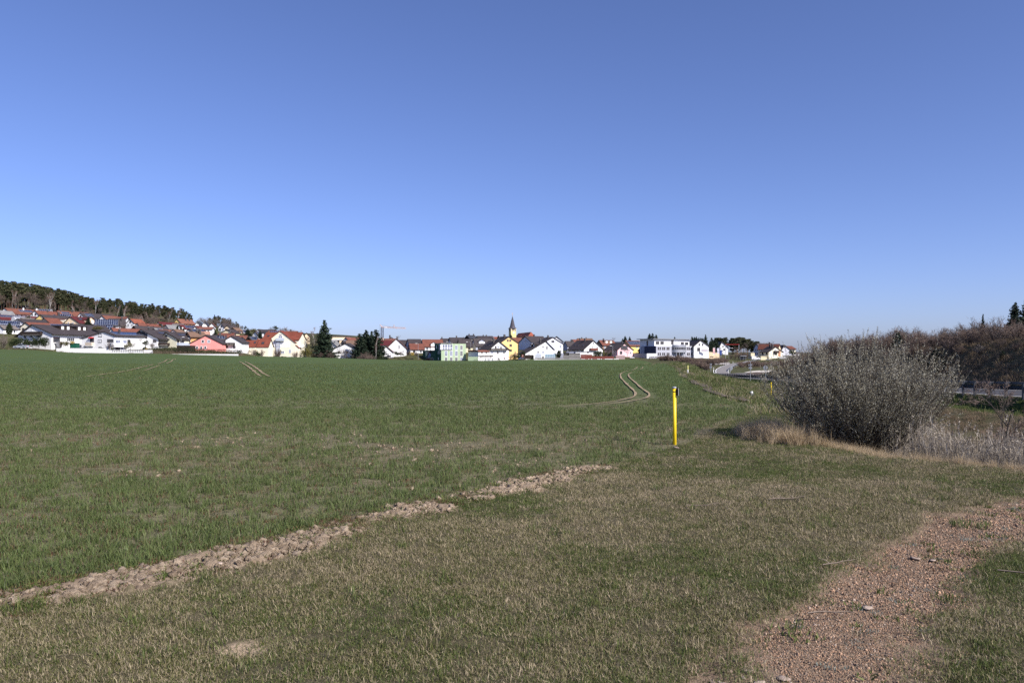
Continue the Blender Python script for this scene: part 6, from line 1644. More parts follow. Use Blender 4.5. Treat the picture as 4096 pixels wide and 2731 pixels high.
# ------------------------------------------------------------------ guardrails
M_rail = mat('shade_dark_steel', (.055, .06, .07), .55, .15, 1.5, metal=.2)  # steel colour set dark to carry the shade on the rail's back
gr = empty('guardrail', gp(46, 0, 0), 0, 'long dark steel guardrail with bent posts along the main road', 'guardrail')
o = gr.location
pp = []; y = 30.0
while y < 201: pp.append(y); y += 2.0
post_me = None
for y in pp:
    b = gp(y, 0, 0) - o; tx = (gp(y + .5, 0, 0) - gp(y - .5, 0, 0)).normalized(); nx_ = Vector((tx.y, -tx.x, 0))
    hh = .86 if y < 196 else .86 * max(.1, (201 - y) / 5)
    if post_me is None:
        m = MB(); m.box(-.075, .045, -.08, .08, -.4, .74); m.box(-.066, .045, -.08, .08, .74, .80); m.box(-.03, .24, -.08, .08, .80, .865); po = m.build('post', M_rail, gr); post_me = po.data
    else: po = obj('post', post_me, gr)
    po.location = b; po.rotation_euler = (0, 0, math.atan2(nx_.y, nx_.x)); po.scale = (1, 1, hh / .86)
def rail(ys_, off, z0, z1, th, name, parent, o, shape='box'):
    m = MB(); rings = []
    for y in ys_:
        b = gp(y, 0, 0) - o; tx = (gp(y + .5, 0, 0) - gp(y - .5, 0, 0)).normalized(); nx_ = Vector((tx.y, -tx.x, 0))
        k = 1 if y < 196 else max(.1, (201 - y) / 5)
        if shape == 'box': pr = [(0, z0), (th, z0), (th, z1), (0, z1)]
        else:
            h = z1 - z0; pr = [(.02, z0), (th, z0 + h * .2), (.02, z0 + h * .5), (th, z0 + h * .8), (.02, z1), (-.01, z1), (th - .03, z0 + h * .8), (-.01, z0 + h * .5), (th - .03, z0 + h * .2), (-.01, z0)]
        rings.append([b + nx_ * (off + a) + Vector((0, 0, c * k)) for a, c in pr])
    for A_, B_ in zip(rings, rings[1:]):
        for i in range(len(A_)): m.quad(A_[i], B_[i], B_[(i + 1) % len(A_)], A_[(i + 1) % len(A_)])
    return m.build(name, M_rail, parent)
yr = np.arange(28, 201.1, 1.0)
rail(yr, .24, .74, .87, .12, 'top_rail', gr, o); rail(yr, .10, .42, .64, .09, 'beam', gr, o, 'w')
# silver rail on the inside of the ramp
Pz = [PX(zx(8, a), zy(8, b), c) for a, b, c in ((862, 720, 222), (866, 698, 234), (905, 668, 262), (1000, 628, 325), (1130, 590, 392), (1250, 565, 430), (1350, 556, 442))]
Pf = fine(Pz, 5); o = Pf[0]
g2 = empty('guardrail', o, 0, 'bright galvanised guardrail curving up beside the side road', 'guardrail'); m = MB()
for a, b in zip(Pf, Pf[1:]):
    for (z0, z1) in ((.45, .75),):
        m.hexa([a - o + Vector((0, 0, z0)), b - o + Vector((0, 0, z0)), b - o + Vector((.06, .06, z0)), a - o + Vector((.06, .06, z0)), a - o + Vector((0, 0, z1)), b - o + Vector((0, 0, z1)), b - o + Vector((.06, .06, z1)), a - o + Vector((.06, .06, z1))])
m.build('beam', M_metal, g2); pm = None
for a in Pf:
    if pm is None: q = MB().box(-.05, .05, .07, .15, -.6, .72).build('post', M_metal, g2); pm = q.data
    else: q = obj('post', pm, g2)
    q.location = a - o

# ------------------------------------------------------------------ posts and signs
M_yel = mat('yellow_plastic', (.72, .52, .012), .45, .05, 6, spec=.4); M_black = mat('black_plastic', (.015, .015, .016), .5, .1, 6); M_cap = mat('grey_cap', (.33, .34, .36), .5, .08, 20)
M_rust = mat('rusty_clip', (.16, .06, .035), .7, .2, 30)
# gas marker post near the wheat corner
b = PX(2698, 1772, 14.6); b.z = tz(b.x, b.y) - .02; H_ = (EYE - (1546 - HY) / F * 14.6) - b.z
root = empty('marker_post', b, math.radians(8), 'yellow plastic marker post with grey cap at the edge of the wheat', 'post')
m = MB(); m.tube((.006, 0, -.3), (-.004, 0, H_ - .035), .034, n=24); m.build('post', M_yel, root, smooth=False)
m = MB(); m.tube((-.004, 0, H_ - .034), (-.004, 0, H_ - .004), .0375, n=24); m.tube((-.004, 0, H_ - .004), (-.004, 0, H_), .036, .026, n=24); m.build('cap', M_cap, root)
m = MB(); m.tube((-.002, 0, H_ - .10), (-.002, 0, H_ - .085), .0362, n=24); m.build('band', M_black, root)
m = MB(); m.box(.020, .046, -.0395, -.035, H_ - .097, H_ - .088); m.build('clip', M_rust, root)
m = MB(); m.box(.036, .052, -.07, .055, H_ - .165, H_ - .022); pl = m.build('plate', M_black, root)
m = MB(); m.box(.0522, .056, -.068, .053, H_ - .163, H_ - .024); m.build('plate_face', M_white, pl)
for f in root.children:
    if f.name.startswith(('post', 'cap')): 
        f.data.polygons.foreach_set('use_smooth', [len(p.vertices) == 4 for p in f.data.polygons])
def stake(px, pt, pb, Y, label, segs, r=.035, lean=0.0):
    """segs: list of (from, to as fractions of the height, material)"""
    if Y is None: Y = ground_hit(px, pb)
    p = PX(px, pb, Y); g = tz(p.x, p.y); H = (pb - pt) / F * Y; p.z = min(p.z, g + .3) if abs(g - p.z) > .3 else g
    root = empty('marker_stake', p, 0, label, 'post', 'marker posts along the verge'); root.rotation_euler = (0, lean, 0)
    for (a, c, m_) in segs: MB().tube((0, 0, H * a - (.3 if a == 0 else 0)), (0, 0, H * c), r, n=10).build('post' if a == 0 else 'upper_post', m_, root)
    return root
stake(zx(8, 1507), zy(8, 895), zy(8, 1105), None, 'slim yellow marker post left of the willow', [(0, .5, M_yel), (.5, .56, M_black), (.56, 1, M_yel)], .05)
stake(zx(8, 200), zy(8, 632), zy(8, 752), None, 'thin pole, white below and yellow above, on the verge corner', [(0, .42, M_white), (.42, 1, mat('pale_yellow', (.62, .60, .22)))], .06)
stake(zx(8, 304), zy(8, 537), zy(8, 600), None, 'pale yellow pole at the corner of the brown bushes', [(0, 1, mat('pale_yellow', (.62, .60, .22)))], .09)
stake(zx(8, 1210), zy(8, 1040), zy(8, 1110), None, 'short white stake leaning left on the verge', [(0, 1, M_white)], .06, -.2)
def delineator(px, pt, pb, label, dark=False):
    Y = 1.05 * F / (pb - pt); p = PX(px, pb, Y)
    root = empty('delineator_post', p, 0, label, 'post', 'delineator posts along the roads')
    m = MB(); m.prism_z([(-.08, -.05), (.08, -.05), (.06, .05), (-.06, .05)], -.7, .72); m.build('post', M_white if not dark else M_grey, root)
    m = MB(); m.prism_z([(-.083, -.053), (.083, -.053), (.063, .053), (-.063, .053)], .721, .90); m.build('black_band', M_black, root)
    m = MB(); m.prism_z([(-.08, -.05), (.08, -.05), (.06, .05), (-.06, .05)], .901, 1.05); m.build('post_top', M_white if not dark else M_grey, root)
for x, t, bq, l_ in ((430, 726, 786, 'delineator post at the far left of the junction group'), (447, 718, 770, 'delineator post just right of the far left one'), (488, 738, 802, 'delineator post in front of the guardrail end'), (517, 715, 764, 'delineator post behind the guardrail end'),
        (590, 708, 752, 'delineator post left of the taller one by the yield sign'), (606, 668, 736, 'taller delineator post right of the yield sign'), (708, 620, 656, 'delineator post on the outside of the road curve'), (910, 572, 606, 'delineator post high on the side road'),
        (887, 715, 752, 'delineator post inside the curve, left one'), (939, 715, 753, 'delineator post inside the curve, right one'), (1338, 755, 806, 'delineator post on the brown island'), (55, 605, 638, 'white kilometre post at the corner of the wheat')):
    delineator(zx(8, x), zy(8, t), zy(8, bq), 'white ' + l_ if not l_.startswith('white') else l_)
delineator(zx(8, 115), zy(8, 600), zy(8, 638), 'dark grey post right of the white kilometre post', True)
M_signb = mat('sign_back', (.20, .22, .25), .5, .08, 3, metal=.3)
def sign(px, pt, pb, Y, shape, s0, s1, label, extra=None):
    p = PX(px, pb, Y); H = (pb - pt) / F * Y; root = empty('road_sign', p, 0, label, 'road sign')
    MB().tube((0, 0, -.8), (0, 0, H), .045, n=10).build('pole', M_metal, root)
    zc_ = H - (0.5 * (s0 + s1) - pt) / F * Y; R_ = .5 * (s1 - s0) / F * Y
    pts = {'round': [(R_ * math.cos(6.283 * i / 24), R_ * math.sin(6.283 * i / 24)) for i in range(24)], 'diamond': [(R_, 0), (0, R_), (-R_, 0), (0, -R_)], 'yield': [(-R_ * 1.1, R_), (R_ * 1.1, R_), (0, -R_)][::-1]}[shape]
    m = MB(); m.prism([(a, zc_ + c) for a, c in pts], .047, .07); m.build('sign_plate', M_signb, root)
    if extra: m = MB(); z1 = H - (extra[0] - pt) / F * Y; z2 = H - (extra[1] - pt) / F * Y; m.box(-extra[2], extra[2], .047, .07, z2, z1); m.build('small_plate', M_signb, root)
    m = MB(); m.box(-R_ * .6, R_ * .6, .02, .046, zc_ - .05, zc_ + .05); m.build('bracket', M_metal, root)
sign(zx(8, 562), zy(8, 600), zy(8, 752), 216, 'yield', zy(8, 602), zy(8, 640), 'yield sign seen from behind at the side road', (zy(8, 645), zy(8, 672), .3))
sign(zx(8, 1182), zy(8, 575), zy(8, 862), 128, 'diamond', zy(8, 638), zy(8, 705), 'diamond shaped road sign seen from behind on a tall pole', (zy(8, 615), zy(8, 635), .3))
sign(zx(8, 1422), zy(8, 632), zy(8, 882), 124, 'round', zy(8, 632), zy(8, 706), 'round road sign seen from behind left of the willow')
p = PX(zx(8, 400), zy(8, 790), 205); root = empty('small_sign', p, 0, 'small low grey sign before the delineator posts', 'road sign'); MB().tube((0, 0, -.5), (0, 0, 1.1), .04, n=8).build('pole', M_metal, root); MB().box(-.3, .3, -.06, -.042, .8, 1.1).build('sign_plate', M_metal, root)
# flags and banners before the conifers
def banner(x0, x1, y0, y1, ybase, m_, label, stripes=None):
    Y = 331 * K; p = PX(zx(7, x1), zy(7, ybase), Y); H = (ybase - y0) / 4.523 / F * Y; W_ = (x1 - x0) / 4.523 / F * Y; h_ = (y1 - y0) / 4.523 / F * Y
    root = empty('banner_flag', p, 0, label, 'flag'); MB().tube((0, 0, -1), (0, 0, H + .3), .07, n=8).build('pole', M_metal, root)
    n = 11; m = MB(); s_ = MB()
    for i in range(n):
        z0, z1 = H - h_ * i / n, H - h_ * (i + 1) / n; o0, o1 = .15 * math.sin(i * .9), .15 * math.sin((i + 1) * .9)
        (m if (i % 2 == 0 or stripes is None) else s_).hexa([(-W_, o1 - .02, z1), (-.08, -.02, z1), (-.08, .02, z1), (-W_, o1 + .02, z1), (-W_, o0 - .02, z0), (-.08, -.02, z0), (-.08, .02, z0), (-W_, o0 + .02, z0)])
    c = m.build('cloth', m_, root)
    if stripes: s_.build('stripes', stripes, c)
banner(2135, 2172, 500, 622, 672, M_white, 'red and white striped banner left of the pale one', mat('flag_red', (.55, .05, .06)))
banner(2210, 2250, 505, 606, 672, mat('flag_pale', (.55, .54, .66)), 'pale lavender banner right of the striped one')
banner(2262, 2288, 545, 615, 672, mat('flag_blue', (.03, .045, .12)), 'small dark blue banner at the right of the banners')
p = PX(zx(7, 2256), zy(7, 668), 331 * K - 2); root = empty('notice_board', p, 0, 'small bright blue board under the banners', 'sign'); wq = 36 / 4.523 / F * 345 * K
MB().box(0, wq, -.08, 0, 1.2, 3.6).build('board', mat('board_blue', (.03, .06, .22)), root); MB().box(.2, .3, .01, .1, -.5, 3.4).build('post', M_metal, root)
p = PX(zx(7, 2062), zy(7, 655), 336 * K); root = empty('garage', p, 0, 'long low cream wall building behind the banners', 'building')
wq = 192 / 4.523 / F * 336 * K; MB().hexa([(0, 0, -2), (wq, 0, -2), (wq, 6, -2), (0, 6, -2), (0, 0, 2.6), (wq, 0, 1.9), (wq, 6, 1.9), (0, 6, 2.6)]).build('wall', WALL['apricotpale'], root)
MB().hexa([(-.2, -.2, 2.63), (wq + .2, -.2, 1.9), (wq + .2, 6.2, 1.9), (-.2, 6.2, 2.63), (-.2, -.2, 2.8), (wq + .2, -.2, 2.07), (wq + .2, 6.2, 2.07), (-.2, 6.2, 2.8)]).build('roof', M_grey, root)
# red barrier bar
p = PX(zx(8, 790), zy(8, 490), 450); root = empty('red_canopy', p, 0, 'thin red canopy bar left of the bus shelter', 'canopy'); wq = 220 / 3.92 / F * 450
MB().box(0, wq, 0, .3, 6.6, 6.85).build('bar', mat('signal_red', (.32, .03, .03)), root)
for a in (.1, wq - .3): MB().box(a, a + .2, .2, .4, -2, 6.6).build('post', M_metal, root)

# ------------------------------------------------------------------ vehicles
M_glassc = glass_mat('car_glass', (.02, .024, .03), .06); M_tyre = mat('tyre', (.02, .02, .02), .9, .1, 5); M_rim = mat('rim', (.4, .41, .43), .35, .05, 5, metal=.7)
M_lampw = mat('headlight', (.6, .6, .62), .2, .05, 5); M_lampr = mat('taillight', (.35, .02, .02), .3, .05, 5)
def vehicle(x, y, z, rz, kind, col, label, L=4.5):
    body = mat('paint_' + col[0], col[1], .28, .04, 2, metal=.35 if col[0] == 'silver' else .0, spec=.5, coat=.4)
    root = empty('parked_van' if kind == 'van' else 'parked_car', (x, y, z), rz, label, 'van' if kind == 'van' else 'car', 'parked vehicles')
    k = L / 4.5
    if kind == 'van':
        P = [(-2.25, .35), (2.2, .35), (2.25, .75), (2.1, 1.0), (1.35, 1.25), (.85, 1.95), (-2.2, 2.0), (-2.27, 1.2)]; g = [(1.22, 1.25), (.82, 1.82), (.1, 1.84), (.1, 1.25)]; W_ = .9; ws = ((.95, 1.4), (1.72, 1.24))
    else:
        P = [(-2.25, .32), (2.18, .3), (2.25, .62), (2.05, .78), (1.0, .92), (.35, 1.38), (-.55, 1.42), (-1.45, 1.05), (-2.2, 1.0), (-2.27, .65)]; g = [(.86, .93), (.3, 1.31), (-.55, 1.35), (-1.28, 1.0), (-1.2, .94)]; W_ = .84
    m = MB(); m.prism([(a * k, c * k) for a, c in P], -W_ * k, W_ * k); m.build('body', body, root)
    for s_ in (-1, 1):
        m = MB(); y0, y1 = sorted((s_ * (W_ - .01) * k, s_ * (W_ + .012) * k)); m.prism([(a * k, c * k) for a, c in g], y0, y1); m.build('side_window', M_glassc, root)
        for wx in (-1.38, 1.38):
            m = MB(); m.tube((wx * k, s_ * (W_ - .16) * k, .32 * k), (wx * k, s_ * (W_ + .03) * k, .32 * k), .32 * k, n=16); w_ = m.build('wheel', M_tyre, root)
            m = MB(); m.tube((wx * k, s_ * (W_ + .0) * k, .32 * k), (wx * k, s_ * (W_ + .04) * k, .32 * k), .2 * k, n=12); m.build('rim', M_rim, w_)
        m = MB(); m.box(2.15 * k, 2.262 * k, s_ * .45 * k, s_ * .78 * k, .55 * k, .7 * k); m.build('headlight', M_lampw, root)
        m = MB(); m.box(-2.285 * k, -2.2 * k, s_ * .5 * k, s_ * .8 * k, .72 * k, .9 * k); m.build('taillight', M_lampr, root)
    if kind != 'van':
        for a, c in (((.98, .95), (.38, 1.37)), ((-1.42, 1.07), (-.58, 1.41))):
            m = MB(); m.hexa([(a[0] * k, -.7 * k, a[1] * k), (a[0] * k, .7 * k, a[1] * k), (c[0] * k, .64 * k, c[1] * k), (c[0] * k, -.64 * k, c[1] * k), (a[0] * k + .02, -.7 * k, a[1] * k + .025), (a[0] * k + .02, .7 * k, a[1] * k + .025), (c[0] * k + .02, .64 * k, c[1] * k + .025), (c[0] * k + .02, -.64 * k, c[1] * k + .025)]); m.build('windscreen', M_glassc, root)
    else:
        m = MB(); m.hexa([(1.33 * k, -.8 * k, 1.28 * k), (1.33 * k, .8 * k, 1.28 * k), (.88 * k, .75 * k, 1.92 * k), (.88 * k, -.75 * k, 1.92 * k), (1.36 * k, -.8 * k, 1.3 * k), (1.36 * k, .8 * k, 1.3 * k), (.91 * k, .75 * k, 1.94 * k), (.91 * k, -.75 * k, 1.94 * k)]); m.build('windscreen', M_glassc, root)
    return root
def veh_px(z, x0, x1, yb, Y, rz, kind, col, label):
    p = PX(zx(z, .5 * (x0 + x1)), zy(z, yb), Y); L = (x1 - x0) / ZM[z][2] / F * Y / max(.35, abs(math.cos(rz)))
    vehicle(p.x, p.y, p.z, rz, kind, col, label, L)
SILVER, WHITEC, DARKC = ('silver', (.42, .44, .48)), ('white', (.75, .75, .75)), ('darkgrey', (.03, .032, .036))
veh_px(1, 255, 512, 1318, 243 * 1.28, math.pi - .12, 'car', SILVER, 'silver saloon car parked in front of the dark evergreen bushes')
veh_px(4, 1085, 1192, 1276, 302 * K, math.radians(150), 'car', DARKC, 'dark car parked before the white garage door')
veh_px(7, 625, 712, 690, 306 * K, .2, 'car', WHITEC, 'white car parked beside the pale pink house')
veh_px(7, 2078, 2146, 676, 326 * K, .3, 'car', DARKC, 'dark car parked under the banners')
veh_px(8, 1197, 1332, 546, 434, 0, 'van', WHITEC, 'white delivery van parked right of the bus shelter')
veh_px(8, 1424, 1492, 548, 436, 0, 'car', SILVER, 'silver car parked behind the small cream hut')
veh_px(5, 2290, 2352, 1290, 305 * K, .1, 'car', SILVER, 'pale blue silver car beside the slide')

# ------------------------------------------------------------------ garden structures, each at its pixel place
def gbox(name, z, x0, x1, y0, y1, Y, depth, m_, label, cat, rz=0.0, cap=None, foot=1.5, group=None):
    Y = Y * K; p = PX(zx(z, x0), zy(z, y1), Y); W_ = (x1 - x0) / ZM[z][2] / F * Y; H = (y1 - y0) / ZM[z][2] / F * Y
    root = empty(name, p, rz, label, cat, group); MB().box(0, W_, 0, depth, -foot, H).build('wall', m_, root)
    if cap: MB().box(-.15, W_ + .15, -.15, depth + .15, H + .002, H + .2).build('roof', cap, root)
    return root, W_, H
M_gw = wall_mat('garden_wall_white', (.72, .71, .70)); M_plank = mat('weathered_planks', (.20, .19, .18), .9, .3, 2); M_redb = mat('red_brown_boards', (.17, .045, .035), .8, .22, 3)
gbox('garden_wall', 1, 1008, 1896, 1310, 1385, 241, .35, M_gw, 'white retaining wall before the bay house, left length', 'wall')
gbox('garden_wall', 1, 1897, 2560, 1345, 1410, 241.5, .35, M_gw, 'white retaining wall before the bay house, right length', 'wall')
gbox('garden_wall', 2, 560, 718, 1118, 1170, 245, .35, M_gw, 'short white wall stepping up beside the long hedge', 'wall')
def thinfence(z, x0, x1, y0, y1, Y, label, step=.9, m_=M_grey):
    Y = Y * K; p = PX(zx(z, x0), zy(z, y1), Y); W_ = (x1 - x0) / ZM[z][2] / F * Y; H = (y1 - y0) / ZM[z][2] / F * Y
    root = empty('fence', p, 0, label, 'fence'); q = None
    MB().box(0, W_, -.02, .02, H - .06, H).build('rail', m_, root); MB().box(0, W_, -.02, .02, .08, .13).build('rail', m_, root)
    i = 0
    while i * step < W_:
        if q is None: o_ = MB().box(-.04, .04, -.04, .04, -.3, H + .04).build('post', m_, root); q = o_.data
        else: o_ = obj('post', q, root)
        o_.location.x = i * step; i += 1
    return root
thinfence(2, 0, 555, 1110, 1138, 241.4, 'thin grey wire fence on the white retaining wall'); thinfence(2, 570, 718, 1088, 1118, 245.2, 'thin grey fence above the wall step')
r1, W_, H = gbox('garden_wall', 2, 716, 2250, 1190, 1245, 241.8, .4, M_gw, 'long low white plinth wall under the clipped hedge', 'wall')
gbox('shed', 1, 1252, 1366, 1228, 1310, 243, 2.5, mat('green_metal', (.012, .085, .05), .5, .1, 2), 'dark green metal shed box on the white wall', 'shed', cap=mat('green_metal', (.012, .085, .05)))
gbox('carport', 2, 1150, 1402, 1046, 1090, 258, 5, WALL['darkwood'], 'low carport with dark flat roof left of the pink house', 'carport', cap=M_fascia)  # closed box coloured dark in place of the carport's shaded opening
# white barrel-roofed hut high on the left
p = PX(zx(1, 235), zy(1, 800), 348 * K); root = empty('barrel_hut', p, math.radians(-30), 'white barrel roofed hut with metal roof among the hillside houses', 'hut'); Rr = 130 / 4.48 / F * 348 * K / 2
m = MB(); m.prism([(Rr * math.cos(math.pi * i / 12), Rr * .95 * math.sin(math.pi * i / 12)) for i in range(13)] + [(-Rr, -2), (Rr, -2)], 0, 9); m.build('wall', WALL['white'], root)
m = MB()
for i in range(12):
    a, b = math.pi * i / 12, math.pi * (i + 1) / 12; r_ = Rr + .06; m.quad((r_ * math.cos(a), .15, r_ * .95 * math.sin(a) + .03), (r_ * math.cos(a), 9.1, r_ * .95 * math.sin(a) + .03), (r_ * math.cos(b), 9.1, r_ * .95 * math.sin(b) + .03), (r_ * math.cos(b), .15, r_ * .95 * math.sin(b) + .03))
m.build('roof', M_metal, root)
# satellite dish
p = PX(zx(2, 1256), zy(2, 724), 318 * K); root = empty('satellite_dish', (p.x, p.y, p.z), math.radians(20), 'white satellite dish between the slim spruces', 'dish'); R_ = 14 / 4.48 / F * 318 * K
m = MB(); m.tube((0, 0, 0), (0, .25, 0), R_, R_ * .4, n=18); m.build('dish', M_white, root); MB().tube((0, .25, 0), (0, .3, -9), .06, n=6).build('pole', M_grey, root)
# fences, sheds and sunrooms along the centre front
def boards(z, x0, x1, y0, y1, Y, label, m_, bw=.3, cat='fence', th=.05, slat_gap=.02, rz=0.0):
    """board fence: every board a part"""
    Y = Y * K; p = PX(zx(z, x0), zy(z, y1), Y); W_ = (x1 - x0) / ZM[z][2] / F * Y; H = (y1 - y0) / ZM[z][2] / F * Y
    root = empty('board_fence', p, rz, label, cat); n = max(2, int(W_ / bw)); bw = W_ / n; me = MB().box(0, bw - slat_gap, 0, th, -.3, H).build('board', m_, root); d0 = me.data
    for i in range(1, n):
        o_ = obj('board', d0, root); o_.location = (i * bw, float(RNG.uniform(-.012, .012)), float(RNG.uniform(-.03, .03)))
    MB().box(0, W_, th + .015, th + .08, H * .75, H * .75 + .1).build('rail', m_, root)
    return root
boards(6, 1662, 1932, 1045, 1142, 292, 'tall red brown board fence left of the low red one', M_redb, .45)
boards(6, 1934, 2440, 1088, 1142, 292, 'long low red brown board fence before the round evergreens', M_redb, .45)
gbox('garden_wall', 6, 1660, 2560, 1143, 1158, 292, .3, M_gw, 'thin white plinth under the red brown fence', 'wall')
boards(7, 378, 540, 640, 700, 294, 'pinkish weathered board fence at the right end of the red one', mat('pinkish_boards', (.36, .26, .25), .9, .25, 2), .5)
gbox('shed', 6, 1388, 1650, 1022, 1120, 294, 5, M_plank, 'grey plank shed left of the red fence', 'shed', cap=M_fascia)
gbox('shed', 6, 1268, 1386, 1010, 1120, 295, 3, mat('shed_dark', (.05, .045, .04)), 'dark open shed left of the grey plank shed', 'shed', cap=M_fascia)
boards(6, 1250, 1386, 1062, 1118, 292, 'grey plank fence panel before the dark open shed', M_plank, .4)
gbox('flat_garage', 6, 1540, 1815, 985, 1042, 300, 6, WALL['white'], 'flat white garage in front of the red balcony house', 'garage', cap=M_fascia)
gbox('flat_garage', 6, 1330, 1538, 978, 1020, 301, 7, WALL['greyblue'], 'flat grey garage left of the white one', 'garage', cap=M_fascia)
gbox('garden_hut', 6, 1175, 1262, 1018, 1112, 300, 4, WALL['greyblue'], 'plain grey blue garden wall right of the cone tree', 'wall')
fe = boards(6, 575, 1660, 1120, 1158, 289.5, 'low dark picket fence before the conservatory garden', M_plank, .42, slat_gap=.14)
boards(6, 330, 560, 1055, 1140, 294, 'dark brown timber shed wall left of the greenhouse', M_wood, .5, 'shed', 2.5)
gbox('garden_wall', 6, 560, 1660, 1158, 1172, 289, .3, M_gw, 'thin pale kerb wall along the centre field edge', 'wall')
def sunroom(z, x0, x1, y0, yr, y1, Y, m_, label, name, depth=3.0):
    Y = Y * K; p = PX(zx(z, x0), zy(z, y1), Y); W_ = (x1 - x0) / ZM[z][2] / F * Y; H = (y1 - y0) / ZM[z][2] / F * Y; Hr = (y1 - yr) / ZM[z][2] / F * Y
    root = empty(name, p, 0, label, 'glasshouse'); m = MB(); n = 6
    for i in range(n + 1):
        x = W_ * i / n; m.box(x - .05, x + .05, 0, .1, -.5, H); m.hexa([(x - .05, -.02, H - .1), (x + .05, -.02, H - .1), (x + .05, depth, Hr - .1), (x - .05, depth, Hr - .1), (x - .05, -.02, H), (x + .05, -.02, H), (x + .05, depth, Hr), (x - .05, depth, Hr)])
    m.box(-.05, W_ + .05, -.03, .12, H - .12, H); m.box(0, W_, 0.01, .08, .5, .58); m.build('frame', m_, root)
    g = MB().box(.05, W_ - .05, .04, .07, 0, H - .12); g.hexa([(.05, .1, H - .06), (W_ - .05, .1, H - .06), (W_ - .05, depth, Hr - .06), (.05, depth, Hr - .06), (.05, .1, H - .03), (W_ - .05, .1, H - .03), (W_ - .05, depth, Hr - .03), (.05, depth, Hr - .03)]); g.box(.02, .05, .1, depth, 0, H - .1)
    g.build('glazing', M_bluep, root)
sunroom(6, 592, 735, 1060, 1022, 1132, 292, M_white, 'small white framed greenhouse before the catslide house', 'greenhouse')
sunroom(6, 825, 1064, 1065, 1030, 1150, 292, mat('teal_frame', (.10, .33, .30), .5, .1, 3), 'wide teal framed conservatory before the catslide house', 'conservatory')
# playhouse with blue slide
p = PX(zx(6, 272), zy(6, 1160), 292 * K); root = empty('playhouse', p, 0, 'small red brown playhouse on posts with blue slide', 'playhouse'); s_ = 1 / 5.88 / F * 292 * K
MB().box(0, 48 * s_, 0, 1.4, 48 * s_, 118 * s_).build('cabin', M_redb, root); MB().hexa([(-.1, -.1, 118 * s_), (48 * s_ + .1, -.1, 118 * s_), (48 * s_ + .1, 1.5, 118 * s_), (-.1, 1.5, 118 * s_), (.5, .3, 132 * s_), (.6, .3, 132 * s_), (.6, 1, 132 * s_), (.5, 1, 132 * s_)]).build('roof', M_wood, root)
MB().box(15 * s_, 34 * s_, -.03, -.001, 78 * s_, 98 * s_).build('hatch', M_cream, root)
for a in (.05, 48 * s_ - .15):
    MB().box(a, a + .12, .05, .17, -.3, 48 * s_).build('post', M_wood, root)
MB().hexa([(-75 * s_, .3, 2 * s_), (0, .3, 46 * s_), (0, .9, 46 * s_), (-75 * s_, .9, 2 * s_), (-75 * s_, .3, 8 * s_), (0, .3, 54 * s_), (0, .9, 54 * s_), (-75 * s_, .9, 8 * s_)]).build('slide', mat('slide_blue', (.18, .26, .62), .4, .05, 3), root)
# pergola before the curved balcony house
p = PX(zx(5, 1372), zy(5, 1300), 294 * K); root = empty('pergola', p, 0, 'white pergola with bare climbing stems before the curved balcony house', 'pergola'); s_ = 1 / 5.88 / F * 294 * K; W_ = 350 * s_
m = MB(); m.box(0, W_, 0, .15, 108 * s_, 114 * s_)
for i in range(9): m.box(W_ * i / 8 - .05, W_ * i / 8 + .05, -.3, 2.5, 114 * s_, 118 * s_)
m.build('beams', M_wood, root)
for i in range(5): MB().box(W_ * i / 4 - .08, W_ * i / 4 + .08, 0, .16, -.5, 108 * s_).build('post', M_white, root)
MB().box(W_ * .42, W_, .3, .5, -.5, 42 * s_).build('low_wall', M_gw, root)
pt = PT(9); r = pt.r; n = 900; C = np.stack([r.uniform(0, W_, n), r.uniform(-.2, .4, n), (118 - 60 * r.uniform(0, 1, n) ** 2.2) * s_], 1); D = np.stack([r.normal(0, .5, n), r.normal(0, .2, n), -r.uniform(0, .8, n)], 1); pt.slivers(C, C + D, .03); obj('climbing_stems', pt.leaf_mesh('climbing_stems', M_twig), root)
p = PX(zx(5, 1908), zy(5, 1296), 294 * K); root = empty('garden_tent', p, 0, 'small pale pink garden pavilion at the white wall', 'pavilion'); wq = 96 * s_
MB().hexa([(0, 0, 50 * s_), (wq, 0, 50 * s_), (wq, 2, 50 * s_), (0, 2, 50 * s_), (wq * .3, .6, 70 * s_), (wq * .7, .6, 70 * s_), (wq * .7, 1.4, 70 * s_), (wq * .3, 1.4, 70 * s_)]).build('canopy', mat('tent_pink', (.68, .42, .42), .8, .05, 2), root)
for a in (.05, wq - .15):
    for b in (.05, 1.85): MB().box(a, a + .1, b, b + .1, -.5, 50 * s_).build('post', M_white, root)
gbox('garden_wall', 5, 1130, 1372, 1215, 1290, 297, .3, WALL['green'], 'pale green garden wall between green and white buildings', 'wall')
# bus shelter, hut
p = PX(zx(8, 1030), zy(8, 556), 440); root = empty('bus_shelter', p, 0, 'glass bus shelter with flat roof beside the side road', 'bus shelter'); s_ = 1 / 3.92 / F * 440; W_ = 86 * s_
MB().box(-.15, W_ + .15, -.2, 1.8, 70 * s_, 78 * s_).build('roof', M_metal, root)
for a in (0, W_ * .48, W_ - .1):
    for b in (0, 1.5): MB().box(a, a + .1, b, b + .1, -.5, 70 * s_).build('post', M_grey, root)
MB().box(.1, W_ - .1, 1.53, 1.57, .3, 66 * s_).build('glass_wall', M_glass, root); MB().box(.4, W_ - .4, 1.0, 1.4, .4, .5).build('bench', M_wood, root)
gx0 = gbox('hut', 8, 1345, 1440, 492, 545, 338, 4, WALL['creampale'], 'small cream flat roofed hut between van and bridge', 'hut', cap=WALL['creampale'])
gbox('garage', 8, 1190, 1250, 438, 505, 345, 5, WALL['creampale'], 'small cream garage at the corner of the white bridge house', 'garage')
